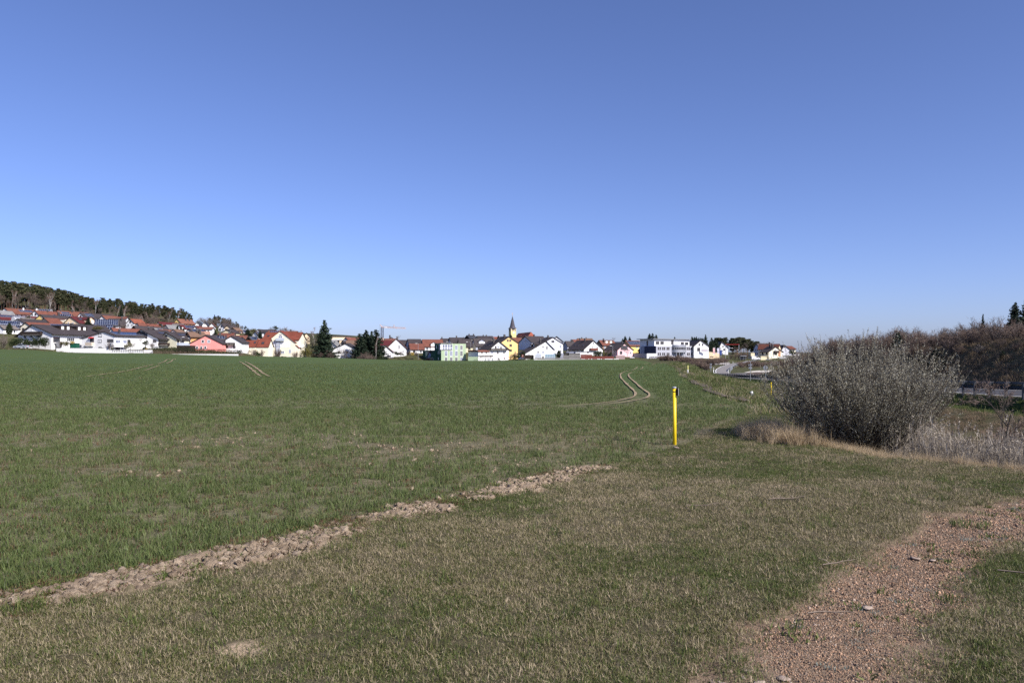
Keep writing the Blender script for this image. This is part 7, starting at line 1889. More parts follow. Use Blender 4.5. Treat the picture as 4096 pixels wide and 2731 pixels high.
gbox('low_building', 8, 1872, 1955, 444, 468, 355, 6, WALL['white'], 'low white building with reddish roof at the far bridge end', 'building', cap=ROOF['redbrown'])
gbox('garden_wall', 8, 1640, 1780, 490, 525, 342, .4, WALL['concrete'], 'grey wall before the cream chalet', 'wall')
# street lamps
def lamp(z, x, yt, yb, Y, arm, label):
    Y = Y * K; s_ = 1 / ZM[z][2] / F * Y; p = PX(zx(z, x), zy(z, yb), Y); H = (yb - yt) * s_
    root = empty('street_lamp', p, 0, label, 'street lamp', 'street lamps of the village'); MB().tube((0, 0, -1), (0, 0, H * .93), .08, .05, n=8).build('pole', M_metal, root)
    m = MB(); pts = [Vector((arm * s_ * (1 - math.cos(a)), 0, H * .93 + H * .07 * math.sin(a))) for a in (0, .5, 1.0, 1.57)]
    for a, b in zip(pts, pts[1:]): m.tube(a, b, .05, n=6)
    m.build('arm', M_metal, root); e = pts[-1]; sg_ = 1 if arm > 0 else -1
    MB().box(min(e.x, e.x + sg_ * .9), max(e.x, e.x + sg_ * .9), -.15, .15, e.z - .12, e.z + .06).build('lamp_head', M_white, root)
lamp(4, 1808, 970, 1280, 300, -22, 'tall street lamp beside the yellow forsythia'); lamp(5, 1193, 865, 1170, 320, -70, 'street lamp with long arm right of the green building'); lamp(5, 722, 860, 960, 330, -60, 'street lamp head showing over the green building')
lamp(2, 1228, 885, 1062, 262, 20, 'street lamp before the pale cream house'); lamp(2, 1866, 905, 1010, 290, -60, 'street lamp behind the pink gable'); lamp(7, 322, 462, 580, 305, -20, 'street lamp before the dark roof of the pale pink house')
lamp(8, 843, 360, 540, 345, 40, 'curved street lamp right of the banners'); lamp(8, 1006, 390, 520, 350, -12, 'street lamp left of the bus shelter')
MB_ = PX(zx(3, 280), zy(3, 640), 365 * K); root = empty('flagpole', MB_, 0, 'white flagpole beside the small cream house', 'pole'); MB().tube((0, 0, -2), (0, 0, 160 / 4.704 / F * 365 * K), .12, .08, n=8).build('pole', M_white, root); MB().tube((0, 0, 160 / 4.704 / F * 365 * K), (0, 0, 163 / 4.704 / F * 365 * K), .16, n=8).build('knob', M_metal, root)
# heap of soil and rubble bank
def rubble(name, n, f, size, m_, label, seed):
    r = np.random.default_rng(seed); V_ = []; F_ = []; base = np.array([(0, 0, 1), (1, 0, 0), (0, 1, 0), (-1, 0, 0), (0, -1, 0), (0, 0, -1)], float); tri = np.array([(0, 1, 2), (0, 2, 3), (0, 3, 4), (0, 4, 1), (5, 2, 1), (5, 3, 2), (5, 4, 3), (5, 1, 4)])
    for i in range(n):
        x, y, z = f(r); s_ = size * r.uniform(.5, 1.3); V_.append(base * r.uniform(.6, 1.2, (6, 3)) * s_ + (x, y, z)); F_.append(tri + 6 * i)
    return obj(name, np_mesh(name, np.concatenate(V_), np.concatenate(F_), m_), label=label, kind='stuff')
def heap(r):
    a = r.uniform(0, 6.28); d = r.uniform(0, 1) ** .5; c = PX(zx(7, 1400), zy(7, 748), 385); x, y = c.x + math.cos(a) * d * 5.5, c.y + math.sin(a) * d * 3; return x, y, tz(x, y) + 1.5 * (1 - d) 
rubble('soil_heap', 260, heap, .5, mat('heap_soil', (.16, .10, .075)), 'brown heap of soil at the foot of the office bushes', 3)
def rocks(r):
    Y = r.uniform(330, 370); px = zx(8, r.uniform(610, 845)); x = (px - CX) / F * Y; return x, Y, tz(x, Y) + .25
rubble('rubble_bank', 500, rocks, .45, mat('rubble', (.30, .28, .27)), 'bank of grey rubble stones left of the side road', 4)
# ------------------------------------------------------------------ scatter of ground cover (uncountable, one object per kind)
def scatter(name, protos, P, rot, scl, ids, label):
    me = bpy.data.meshes.new(name); P = np.asarray(P, np.float32)
    me.vertices.add(len(P)); me.vertices.foreach_set('co', P.ravel())
    for an, ty, arr, k in (('rot', 'FLOAT_VECTOR', rot, 'vector'), ('scl', 'FLOAT_VECTOR', scl, 'vector'), ('pick', 'INT', ids, 'value')):
        a = me.attributes.new(an, ty, 'POINT'); a.data.foreach_set(k, np.asarray(arr, np.int32 if ty == 'INT' else np.float32).ravel())
    o = obj(name, me, label=label, kind='stuff')
    col = bpy.data.collections.new(name + '_kinds')
    for i, m_ in enumerate(protos): col.objects.link(bpy.data.objects.new(f'{name}_kind_{i:02d}', m_))
    ng = bpy.data.node_groups.new(name, 'GeometryNodeTree')
    ng.interface.new_socket('Geometry', in_out='INPUT', socket_type='NodeSocketGeometry'); ng.interface.new_socket('Geometry', in_out='OUTPUT', socket_type='NodeSocketGeometry')
    N = ng.nodes.new; gi, go, iop, ci = N('NodeGroupInput'), N('NodeGroupOutput'), N('GeometryNodeInstanceOnPoints'), N('GeometryNodeCollectionInfo')
    ci.inputs['Collection'].default_value = col; ci.inputs['Separate Children'].default_value = True; ci.inputs['Reset Children'].default_value = True
    def attr(nm, ty):
        a = N('GeometryNodeInputNamedAttribute'); a.data_type = ty; a.inputs['Name'].default_value = nm; return [s for s in a.outputs if s.enabled and s.name == 'Attribute'][0]
    e = N('FunctionNodeEulerToRotation'); L = ng.links.new
    L(attr('rot', 'FLOAT_VECTOR'), e.inputs[0]); L(e.outputs[0], iop.inputs['Rotation']); L(attr('scl', 'FLOAT_VECTOR'), iop.inputs['Scale'])
    L(attr('pick', 'INT'), iop.inputs['Instance Index']); iop.inputs['Pick Instance'].default_value = True
    L(gi.outputs[0], iop.inputs['Points']); L(ci.outputs[0], iop.inputs['Instance']); L(iop.outputs[0], go.inputs[0])
    md = o.modifiers.new('scatter', 'NODES'); md.node_group = ng
    return o
def blades(seed, n, R, h0, h1, wd, lean, mat_, name, curl=.5):
    """tuft of n bent blades within radius R; each blade a strip of two faces"""
    r = np.random.default_rng(seed); V_ = []; F_ = []
    a = r.uniform(0, 6.28, n); d = R * np.sqrt(r.uniform(0, 1, n)); B = np.stack([np.cos(a) * d, np.sin(a) * d, np.full(n, -.01)], 1)
    az = r.uniform(0, 6.28, n); le = np.abs(r.normal(0, lean, n)); H = r.uniform(h0, h1, n); w_ = wd * r.uniform(.7, 1.3, n)
    D = np.stack([np.cos(az), np.sin(az), np.zeros(n)], 1); S = np.stack([-np.sin(az), np.cos(az), np.zeros(n)], 1)
    tw = r.uniform(0, 3.14, n)[:, None]; S = S * np.cos(tw) + D * np.sin(tw) * .8
    up = np.array([0, 0, 1.0])
    M1 = B + D * (np.sin(le) * H * .55)[:, None] + up * (np.cos(le) * H * .55)[:, None]
    l2 = np.minimum(le + curl * r.uniform(.2, 1.4, n), 1.9)
    T = M1 + D * (np.sin(l2) * H * .5)[:, None] + up * (np.cos(l2) * H * .5)[:, None]
    T[:, 2] = np.maximum(T[:, 2], .004)
    Vv = np.stack([B - S * w_[:, None] * .5, B + S * w_[:, None] * .5, M1 + S * w_[:, None] * .42, M1 - S * w_[:, None] * .42, T], 1).reshape(-1, 3)
    k = np.arange(n)[:, None] * 5
    q = np.concatenate([k + 0, k + 1, k + 2, k + 3], 1); t = np.concatenate([k + 3, k + 2, k + 4], 1)
    me = bpy.data.meshes.new(name); me.from_pydata(Vv.tolist(), [], q.tolist() + t.tolist()); me.update(); me.materials.append(mat_); return me
M_wheat = leaf_mat('wheat_blades', [(0, (.055, .085, .022)), (.55, (.085, .120, .036)), (.93, (.125, .155, .055)), (1, (.2, .175, .09))], .3, .5)
M_wheatd = leaf_mat('weak_wheat_blades', [(0, (.07, .078, .028)), (.5, (.12, .115, .05)), (1, (.24, .18, .115))], .3, .6)
M_turf = leaf_mat('mixed_turf_blades', [(0, (.070, .080, .022)), (.36, (.130, .130, .040)), (.48, (.19, .170, .076)), (.58, (.265, .22, .132)), (.87, (.36, .305, .20)), (1, (.12, .09, .06))], .2, .7)
M_straw = leaf_mat('dry_straw', [(0, (.19, .15, .09)), (.5, (.33, .265, .17)), (1, (.48, .40, .28))], .2, .7)
M_green = leaf_mat('fresh_grass', [(0, (.052, .078, .018)), (.7, (.098, .128, .034)), (1, (.18, .195, .065))], .3, .5)
M_tall = leaf_mat('tall_dry_grass', [(0, (.28, .21, .12)), (.5, (.45, .35, .22)), (1, (.62, .50, .34))], .3, .7)
M_brown = leaf_mat('brown_dead_grass', [(0, (.10, .07, .045)), (.6, (.20, .145, .09)), (1, (.33, .25, .16))], .2, .8)
M_redweed = leaf_mat('red_brown_weed', [(0, (.085, .035, .025)), (.6, (.13, .065, .04)), (1, (.12, .12, .04))], .2, .7)
def pts_in(n_m2, y0, y1, seed, half=.70, extra=1.5):
    """even random points over the sector in front of the camera (wider than the frame)"""
    r = np.random.default_rng(seed); xm = half * y1 + extra; n = int(n_m2 * 2 * xm * (y1 - y0)); x = r.uniform(-xm, xm, n); y = r.uniform(y0, y1, n); k = np.abs(x) < half * y + extra
    return x[k], y[k], r
def place(x, y, r, s0, s1, tilt=.12, zs=None, dz=0.0):
    n = len(x); z = terrain(x, y) + dz
    s = r.uniform(s0, s1, n); rot = np.stack([r.normal(0, tilt, n), r.normal(0, tilt, n), r.uniform(0, 6.28, n)], 1)
    sc = np.stack([s, s, s * (r.uniform(.75, 1.2, n) if zs is None else zs)], 1)
    return np.stack([x, y, z], 1), rot, sc
def masks(x, y):
    st, pa, ba = soil_masks(x, y); return st, pa, ba
# --- wheat
WK = [blades(10 + i, 18, .10, .055, .115, .0068, .34, M_wheat, f'wheat_{i}', .55) for i in range(5)] + [blades(20 + i, 12, .10, .035, .08, .006, .6, M_wheatd, f'weakwheat_{i}', .9) for i in range(3)] + [blades(26, 26, .09, .02, .06, .008, 1.0, M_redweed, 'weed_0', .8)]
Ps, Rs, Ss, Is = [], [], [], []
for (y0, y1, dn, s0, s1, sd) in ((2.2, 8, 190, .8, 1.1, 1), (8, 14, 120, .85, 1.15, 2), (14, 24, 60, 1.0, 1.4, 3), (24, 45, 18, 1.4, 2.1, 4), (45, 85, 4.5, 2.0, 3.0, 5), (85, 150, .9, 2.4, 3.4, 6)):
    x, y, r = pts_in(dn, y0, y1, sd)
    xf = tab(XF_T, y); st, pa, ba = masks(x, y); d, _ = line_d(STRIP, x, y)
    edge_fade = np.where(y < 13, sstep(.12, .5, d), sstep(-.1, .4, xf - x))
    cov = wheat_cover(x, y) * edge_fade * (1 - track_mask(x, y)) * (1 - st)
    k = (x < xf - .05) & (r.uniform(0, 1, len(x)) < cov) & (y < np.interp(x, fe_x, fe_y) - 6)
    x, y, cov = x[k], y[k], cov[k]; p, ro, sc = place(x, y, r, s0, s1)
    if y0 >= 24: sc[:, 2] *= (.62 if y0 < 45 else .5)
    thin = np.exp(-((y - 14) / 6.0) ** 2); u = r.uniform(0, 1, len(x)); patch = fbm(x * .35, y * .5, 8, 3)
    weak = u < np.clip(.08 + .42 * thin + (patch - .5) * 1.1, .02, .9)
    i = np.where(weak, r.integers(5, 8, len(x)), r.integers(0, 5, len(x))); i = np.where(r.uniform(0, 1, len(x)) < (.05 + .1 * (y < 12)), 8, i)
    Ps.append(p); Rs.append(ro); Ss.append(sc); Is.append(i)
scatter('young_wheat', WK, np.concatenate(Ps), np.concatenate(Rs), np.concatenate(Ss), np.concatenate(Is), 'young green wheat blades covering the field')
# --- verge turf
TK = [blades(40 + i, 60, .12, .014, .046, .0036, .75, M_turf, f'turf_{i}', .95) for i in range(5)] + [blades(50 + i, 44, .12, .018, .05, .0038, .75, M_green, f'greentuft_{i}', .9) for i in range(3)] + [blades(60 + i, 44, .13, .015, .055, .0032, 1.25, M_straw, f'straw_{i}', .4) for i in range(3)] + [blades(66 + i, 34, .07, .05, .12, .0042, .55, M_green, f'bigtuft_{i}', .8) for i in range(2)]
Ps, Rs, Ss, Is = [], [], [], []
for (y0, y1, dn, s0, s1, sd) in ((2.2, 7, 640, .75, 1.1, 11), (7, 12, 340, .85, 1.2, 12), (12, 22, 160, 1.0, 1.4, 13), (22, 45, 34, 1.5, 2.2, 14)):
    x, y, r = pts_in(dn, y0, y1, sd, .72, 2.0)
    xf = tab(XF_T, y); xe = tab(XE_T, y); st, pa, ba = masks(x, y)
    sdp = poly_sd(PATH, x, y)
    n1 = fbm(x * .8, y * .8, 71, 4); n2 = fbm(x * 2.2, y * 2.2, 72, 3)
    rightside = (x > 3) & (sdp > 0) & (y < 9) & (x > np.interp(y, [3, 5, 8], [2.6, 3.9, 6.5]))
    keep = (x > xf + .02) & (x < xe + 1.2) & (r.uniform(0, 1, len(x)) < (1 - pa) * (1 - .98 * ba) * (1 - .88 * st) * np.where(rightside, .35 + .6 * sstep(.45, .6, n1), 1.0))
    x, y, n1, n2 = x[keep], y[keep], n1[keep], n2[keep]; p, ro, sc = place(x, y, r, s0, s1)
    u = r.uniform(0, 1, len(x)); xfk = tab(XF_T, y)
    green = u < np.clip((n1 - .47) * 2.0 + .21 + .25 * np.exp(-((x - xfk - .45) / .35) ** 2) + .25 * (x > tab(XE_T, y) - 1.2) + .15 * sstep(9, 14, y), .02, .85)
    dry = (~green) & (r.uniform(0, 1, len(x)) < np.clip((n2 - .42) * 1.9, .03, .5))
    i = np.where(green, r.integers(5, 8, len(x)), np.where(dry, r.integers(8, 11, len(x)), r.integers(0, 5, len(x))))
    i = np.where(r.uniform(0, 1, len(x)) < .012 + .03 * np.exp(-((x - xfk - .3) / .3) ** 2), r.integers(11, 13, len(x)), i)
    Ps.append(p); Rs.append(ro); Ss.append(sc); Is.append(i)
scatter('verge_grass', TK, np.concatenate(Ps), np.concatenate(Rs), np.concatenate(Ss), np.concatenate(Is), 'short half dry grass of the verge')
# --- clods and crumbs of the bare soil
def lump(seed, mat_, name, flat_=.7):
    r = np.random.default_rng(seed); t = (1 + 5 ** .5) / 2
    v = np.array([(-1, t, 0), (1, t, 0), (-1, -t, 0), (1, -t, 0), (0, -1, t), (0, 1, t), (0, -1, -t), (0, 1, -t), (t, 0, -1), (t, 0, 1), (-t, 0, -1), (-t, 0, 1)]) / 1.9
    f = np.array([(0, 11, 5), (0, 5, 1), (0, 1, 7), (0, 7, 10), (0, 10, 11), (1, 5, 9), (5, 11, 4), (11, 10, 2), (10, 7, 6), (7, 1, 8), (3, 9, 4), (3, 4, 2), (3, 2, 6), (3, 6, 8), (3, 8, 9), (4, 9, 5), (2, 4, 11), (6, 2, 10), (8, 6, 7), (9, 8, 1)])
    # one subdivision for a crumbly outline
    V_ = list(v); F2 = []; cache = {}
    def mid(a, b):
        k = (min(a, b), max(a, b))
        if k not in cache: m_ = (V_[a] + V_[b]) / 2; V_.append(m_ / np.linalg.norm(m_) * .97); cache[k] = len(V_) - 1
        return cache[k]
    for a, b, c in f:
        ab, bc, ca = mid(a, b), mid(b, c), mid(c, a); F2 += [(a, ab, ca), (b, bc, ab), (c, ca, bc), (ab, bc, ca)]
    V_ = np.array(V_); V_ *= r.uniform(.5, 1.25, (len(V_), 1)); V_[:, 2] *= flat_; V_ *= r.uniform(.75, 1.25, 3)
    return np_mesh(name, V_, np.array(F2), mat_)
def lump_mat(name, stops):
    if name in _MC: return _MC[name]
    m, nt, b = _nt(name); oi = nt.nodes.new('ShaderNodeObjectInfo'); c = _ramp(nt, oi.outputs['Random'], stops); n = _ramp(nt, _noise(nt, 40, 3, nt.nodes.new('ShaderNodeNewGeometry').outputs['Position']), [(.3, 0.0), (.7, 1.0)])
    h_ = nt.nodes.new('ShaderNodeMix'); nt.links.new(_mix(nt, n, c, _mix(nt, .5, c, (.10, .08, .06))), b.inputs['Base Color']); b.inputs['Roughness'].default_value = .95; b.inputs['Specular IOR Level'].default_value = .1; (_bump(nt, b, _noise(nt, 90, 5, nt.nodes.new('ShaderNodeNewGeometry').outputs['Position'], .8), 1.0, .02) if 'clod' in name else None); _MC[name] = m; return m
M_clod = lump_mat('clod_soil', [(0, srgb(138, 121, 102)), (.5, srgb(172, 153, 132)), (1, srgb(194, 175, 152))])
M_peb = lump_mat('path_gravel', [(0, srgb(98, 82, 70)), (.3, srgb(140, 116, 96)), (.65, srgb(172, 139, 114)), (.9, srgb(192, 158, 132)), (1, srgb(184, 172, 160))])
M_peb2 = lump_mat('dark_gravel', [(0, srgb(78, 70, 66)), (.6, srgb(112, 100, 92)), (1, srgb(140, 128, 118))])
CL = [lump(80 + i, M_clod, f'clod_{i}') for i in range(5)]
r = np.random.default_rng(5); P_ = []
for i in range(30000):
    t = r.uniform(0, len(STRIP) - 1.001); j = int(t); f = t - j; a, b = STRIP[j], STRIP[j + 1]; q = a + (b - a) * f; nn = np.array([b[1] - a[1], -(b[0] - a[0])]); nn /= np.linalg.norm(nn) + 1e-9
    P_.append(q + nn * r.normal(0, .17))
P_ = np.array(P_); st, pa, ba = soil_masks(P_[:, 0], P_[:, 1]); k = r.uniform(0, 1, len(P_)) < .03 + .9 * st; P_ = P_[k]
s_ = np.clip(.0034 * np.exp(np.abs(r.normal(0, .95, len(P_)))), .003, .042); z = terrain(P_[:, 0], P_[:, 1]) + st[k] * .012 + s_ * .05
# sparse clods where the wheat is thin
x, y, r2_ = pts_in(20, 7, 21, 33); cv = wheat_cover(x, y); kk = (x < tab(XF_T, y)) & (r2_.uniform(0, 1, len(x)) < np.clip((.86 - cv) * 2.0 + .06 * np.exp(-((y - 14) / 4) ** 2), 0, 1)); x, y = x[kk], y[kk]; sw = np.clip(.012 * np.exp(np.abs(r2_.normal(0, .6, len(x)))), .010, .045)
P3 = np.concatenate([np.stack([P_[:, 0], P_[:, 1], z], 1), np.stack([x, y, terrain(x, y) + sw * .2], 1)]); s_ = np.concatenate([s_, sw]); n = len(P3)
scatter('soil_clods', CL, P3, r.uniform(0, 6.28, (n, 3)) * np.array([.15, .15, 1]), np.stack([s_, s_, s_ * r.uniform(.6, 1, n)], 1), r.integers(0, 5, n), 'pale crumbly clods of bare soil along the wheat edge')
# --- gravel of the path
GK = [lump(90 + i, M_peb if i < 5 else M_peb2, f'pebble_{i}', .6) for i in range(7)]
Ps, Ss = [], []
for (y0, y1, dn, s0, s1, sd) in ((3.2, 5.2, 9500, .0026, .0056, 21), (5.2, 7.5, 4600, .0036, .0074, 22), (7.5, 10.5, 2000, .005, .0095, 23)):
    x, y, r = pts_in(dn, y0, y1, sd, .68, .3); k = x > .5; x, y = x[k], y[k]; st, pa, ba = masks(x, y)
    k = r.uniform(0, 1, len(x)) < np.clip(pa * 1.15 - .02, 0, 1); x, y = x[k], y[k]; s = r.uniform(s0, s1, len(x)) * np.where(r.uniform(0, 1, len(x)) < .04, 1.9, 1)
    Ps.append(np.stack([x, y, terrain(x, y) - .035 + s * .3], 1)); Ss.append(s)
P_ = np.concatenate(Ps); s_ = np.concatenate(Ss); n = len(P_); r = np.random.default_rng(3)
scatter('path_pebbles', GK, P_, r.uniform(0, 6.28, (n, 3)) * np.array([.3, .3, 1]), np.stack([s_] * 3, 1), np.where(r.uniform(0, 1, n) < .82, r.integers(0, 5, n), r.integers(5, 7, n)), 'reddish fine gravel lying on the path')
# moss, rosettes and sprouts at the path
SK = [blades(70 + i, 22, .07, .015, .05, .008, 1.0, M_green, f'sprout_{i}', .5) for i in range(2)] + [blades(73, 40, .06, .008, .022, .005, 1.0, leaf_mat('grey_moss', [(0, (.10, .12, .10)), (1, (.24, .26, .23))]), 'moss_0', .3), blades(75, 30, .09, .01, .03, .006, 1.1, M_redweed, 'redmoss_0', .4)]
x, y, r = pts_in(46, 3.2, 9.5, 44); sdp = poly_sd(PATH, x, y); n1 = fbm(x * 1.1, y * 1.1, 78, 3)
k = (x > .8) & (np.abs(sdp + .1) < .55) & (r.uniform(0, 1, len(x)) < .25 + .5 * (n1 > .52)) | ((x > 2.4) & (sdp > 0) & (x > np.interp(y, [3, 5, 8], [2.4, 3.6, 6.2])) & (r.uniform(0, 1, len(x)) < .65)) | ((sdp < -.2) & (r.uniform(0, 1, len(x)) < .05))
x, y = x[k], y[k]; p, ro, sc = place(x, y, r, .7, 1.5, dz=-.02); u = r.uniform(0, 1, len(x)); scatter('path_weeds', SK, p, ro, sc, np.where(u < .45, r.integers(0, 2, len(x)), np.where(u < .7, 2, 3)), 'small weeds and moss at the edge of the gravel')
r = np.random.default_rng(47); P_ = []
for i in range(900):
    t = r.uniform(0, len(STRIP) - 1.001); j = int(t); f = t - j; a, b = STRIP[j], STRIP[j + 1]; q = a + (b - a) * f; nn = np.array([-(b[1] - a[1]), b[0] - a[0]]); nn /= np.linalg.norm(nn) + 1e-9; P_.append(q + nn * r.normal(.10, .2))
P_ = np.array(P_); u = r.uniform(0, 1, len(P_)); p, ro, sc = place(P_[:, 0], P_[:, 1], r, .6, 1.3, dz=.02); scatter('strip_weeds', SK, p, ro, sc, np.where(u < .4, r.integers(0, 2, len(P_)), 3), 'red brown weeds and sprouts along the soil strip')
# --- tall dry grass at the ditch edge, brown grass on the far bank, grass on the roadside
DK = [blades(100 + i, 40, .12, .35, .75, .007, .35, M_tall, f'tallgrass_{i}', .7) for i in range(3)] + [blades(105 + i, 36, .2, .10, .32, .010, .9, M_brown, f'browngrass_{i}', .8) for i in range(3)] + [blades(110 + i, 30, .2, .08, .26, .012, .6, M_green, f'bankgrass_{i}', .7) for i in range(2)] + [blades(115 + i, 34, .2, .06, .18, .010, .8, M_turf, f'bankturf_{i}', .8) for i in range(2)]
Ps, Rs, Ss, Is = [], [], [], []
def add(x, y, r, s0, s1, ids, tilt=.15):
    p, ro, sc = place(x, y, r, s0, s1, tilt); Ps.append(p); Rs.append(ro); Ss.append(sc); Is.append(ids)
r = np.random.default_rng(51)
n = 260; x = r.normal(5.2, .24, n); y = r.uniform(14.6, 16.8, n); k = x > tab(XE_T, y) - 1.2; add(x[k], y[k], r, .38, .72, r.integers(0, 3, k.sum()))
n = 900; y = r.uniform(9.0, 17, n); x = tab(XE_T, y) + r.uniform(.05, 1.0, n) ** 1.3; add(x, y, r, .16, .36, r.integers(0, 3, n))
x, y, r = pts_in(7, 16, 55, 52, .72, 3); s = (x - tab(XE_T, y)) / (tab(XG_T, y) - tab(XE_T, y)); k = (s > .10) & (s < .86) & (y < 52); x, y, s = x[k], y[k], s[k]; u = r.uniform(0, 1, len(x)); add(x, y, r, .7, 1.3, np.where((s > .80) | (u < .06), r.integers(6, 8, len(x)), r.integers(3, 6, len(x))))
x, y, r = pts_in(2.0, 20, 120, 53, .72, 3); d = x - tab(XE_T, y); dg = tab(XG_T, y) - x; k = (x > tab(XF_T, y) - .3) & (dg > .1) & (d < np.where(y < 50, .1, 60)) & (y > 22); x, y, dg = x[k], y[k], dg[k]; n1 = fbm(x * .15, y * .15, 55, 3); u = r.uniform(0, 1, len(x)); add(x, y, r, 1.0, 1.9, np.where(dg < 3.5, r.integers(6, 8, len(x)), np.where(u < n1, r.integers(8, 10, len(x)), r.integers(6, 8, len(x)))))
x, y, r = pts_in(.9, 120, 235, 54, .45, 0); d = x - tab(XF_T, y); dg = tab(XG_T, y) - x; k = (d > -.3) & (dg > .3) & (y < 205); x, y = x[k], y[k]; add(x, y, r, 1.6, 2.8, r.integers(6, 10, len(x)))
n = 2600; r = np.random.default_rng(56); y = r.uniform(42, 110, n); dgl = r.uniform(.15, 2.6, n); x = tab(XG_T, y) - dgl; add(x, y, r, .8, 1.4, r.integers(6, 8, n))
n = 5200; y = r.uniform(48, 185, n); o_ = 9.8 + 7 * r.uniform(0, 1, n); x = tab(XG_T, y) + o_; add(x, y, r, 1.3, 2.6, np.where(r.uniform(0, 1, n) < .75, r.integers(3, 6, n), r.integers(8, 10, n)))
scatter('bank_grass', DK, np.concatenate(Ps), np.concatenate(Rs), np.concatenate(Ss), np.concatenate(Is), 'dry and green grass on the ditch and road banks')
# --- grass on the village edge and hill
x, y, r = pts_in(.16, 240, 470, 57, .66, 0); xm = np.interp(x, fe_x, fe_y); k = (y > xm - 2) & (y < xm + 34); x, y = x[k], y[k]
p, ro, sc = place(x, y, r, 2.5, 4.5); scatter('rough_grass', DK, p, ro, sc * np.array([1, 1, .6]), np.where(r.uniform(0, 1, len(x)) < .5, r.integers(3, 6, len(x)), r.integers(6, 10, len(x))), 'rough grass along the village edge of the field')
# --- reeds in the ditch
def reed(seed, head):
    p = PT(seed); r = p.r; m = 12
    for i in range(m):
        a, d = r.uniform(0, 6.28), r.uniform(0, .22); b = np.array([math.cos(a) * d, math.sin(a) * d, -.1]); H = r.uniform(.9, 1.5); t = b + np.array([r.normal(0, .09), r.normal(0, .09), H]); mid = (b + t) / 2 + r.normal(0, .02, 3)
        p.slivers([b], [t], .007)
        for k in range(4):
            f = r.uniform(.2, .9); s = b + (t - b) * f; e = s + np.array([r.normal(0, .08), r.normal(0, .08), r.uniform(-.1, .3)]); p.slivers([s], [e], .009)
        if head and r.random() < .28: p.leaves(t + r.normal(0, 1, (12, 3)) * np.array([.012, .012, .055]), .03)
    return p.leaf_mesh(f'reed_{seed}', leaf_mat('dead_reeds', [(0, (.17, .145, .115)), (.5, (.33, .285, .23)), (1, (.50, .45, .38))], .25))
RK = [reed(120 + i, i < 3) for i in range(5)]
r = np.random.default_rng(61); y = r.uniform(5.5, 18, 3600); d = 1.2 + 3.6 * r.uniform(0, 1, 3600); x = tab(XE_T, y) + d; k = r.uniform(0, 1, 3600) < sstep(.44, .60, x / y) * .9; x, y = x[k], y[k]
p, ro, sc = place(x, y, r, .45, .74, .06); scatter('dead_reeds', RK, p, ro, sc, r.integers(0, 5, len(x)), 'pale dead reeds with fluffy heads in the ditch')

# ------------------------------------------------------------------ willow bush at the ditch edge
def willow(x, y, H, Wd):
    p = PT(77); r = p.r
    root = empty('willow_bush', (x, y, tz(x, y) - .05), 0, 'large leafless willow bush covered in silver grey catkins', 'bush')
    buds = []
    for i in range(300):
        az = r.uniform(0, 6.28); tilt = 1.02 * r.uniform(0, 1) ** .6
        dx, dy = math.cos(az), math.sin(az)
        R_ = H * (1.02 - .13 * (tilt / 1.2) ** 2) * r.uniform(.72, 1.03)
        b = np.array([dx * .42 * tilt * r.uniform(.3, 1.2), dy * .32 * tilt, 0]); pts = [b]; ti = tilt * 1.12; q = b.copy(); m = 6
        for k in range(m):
            ti = max(.03, ti - tilt * .10); st_ = R_ / m; q = q + np.array([dx * math.sin(ti) * st_ * Wd, dy * math.sin(ti) * st_ * .85, math.cos(ti) * st_ + .0]) + r.normal(0, .014, 3); pts.append(q)
        p.path(pts, r.uniform(.008, .017), .003)
        nb = r.integers(19, 27)
        for j in range(nb):
            t = r.uniform(.22, 1.0) * m; k = min(m - 1, int(t)); s = pts[k] + (pts[k + 1] - pts[k]) * (t - k); dm = pts[k + 1] - pts[k]; dm /= np.linalg.norm(dm)
            D = dm * .75 + r.normal(0, .33, 3) + np.array([0, 0, .42]); D /= np.linalg.norm(D); L = r.uniform(.22, .62) * (1.1 - .35 * t / m)
            e = s + D * L; p.limb(s, e, .0032, .0014); nn = int(L / .0125); f = r.uniform(.1, 1.0, nn)[:, None]
            buds.append(np.concatenate([s + D * L * f + r.normal(0, .010, (nn, 3)), np.repeat(D[None], nn, 0)], 1))
        if tilt < .6 and r.random() < .13:      # long shoots above the dome
            D = np.array([r.normal(0, .12), r.normal(0, .12), 1]); e = pts[-1] + D * r.uniform(.25, .62); p.limb(pts[-1], e, .003, .0015); f = r.uniform(0, 1, 36)[:, None]; buds.append(np.concatenate([pts[-1] + (e - pts[-1]) * f + r.normal(0, .012, (36, 3)), np.repeat(D[None], 36, 0)], 1))
    obj('stems', p.limb_mesh('stems', mat('willow_bark', (.08, .064, .05), .85, .3, 4)), root)
    B = np.concatenate(buds); p.leaves(B[:, :3], .011, dirs=B[:, 3:] + r.normal(0, .45, (len(B), 3)), stretch=1.5)
    obj('catkins', p.leaf_mesh('catkins', leaf_mat('willow_catkins', [(0, (.14, .122, .085)), (.4, (.25, .232, .172)), (.85, (.36, .35, .285)), (1, (.46, .46, .385))], .2)), root)
    return root
willow(6.8, 15.6, 2.2, 1.2)
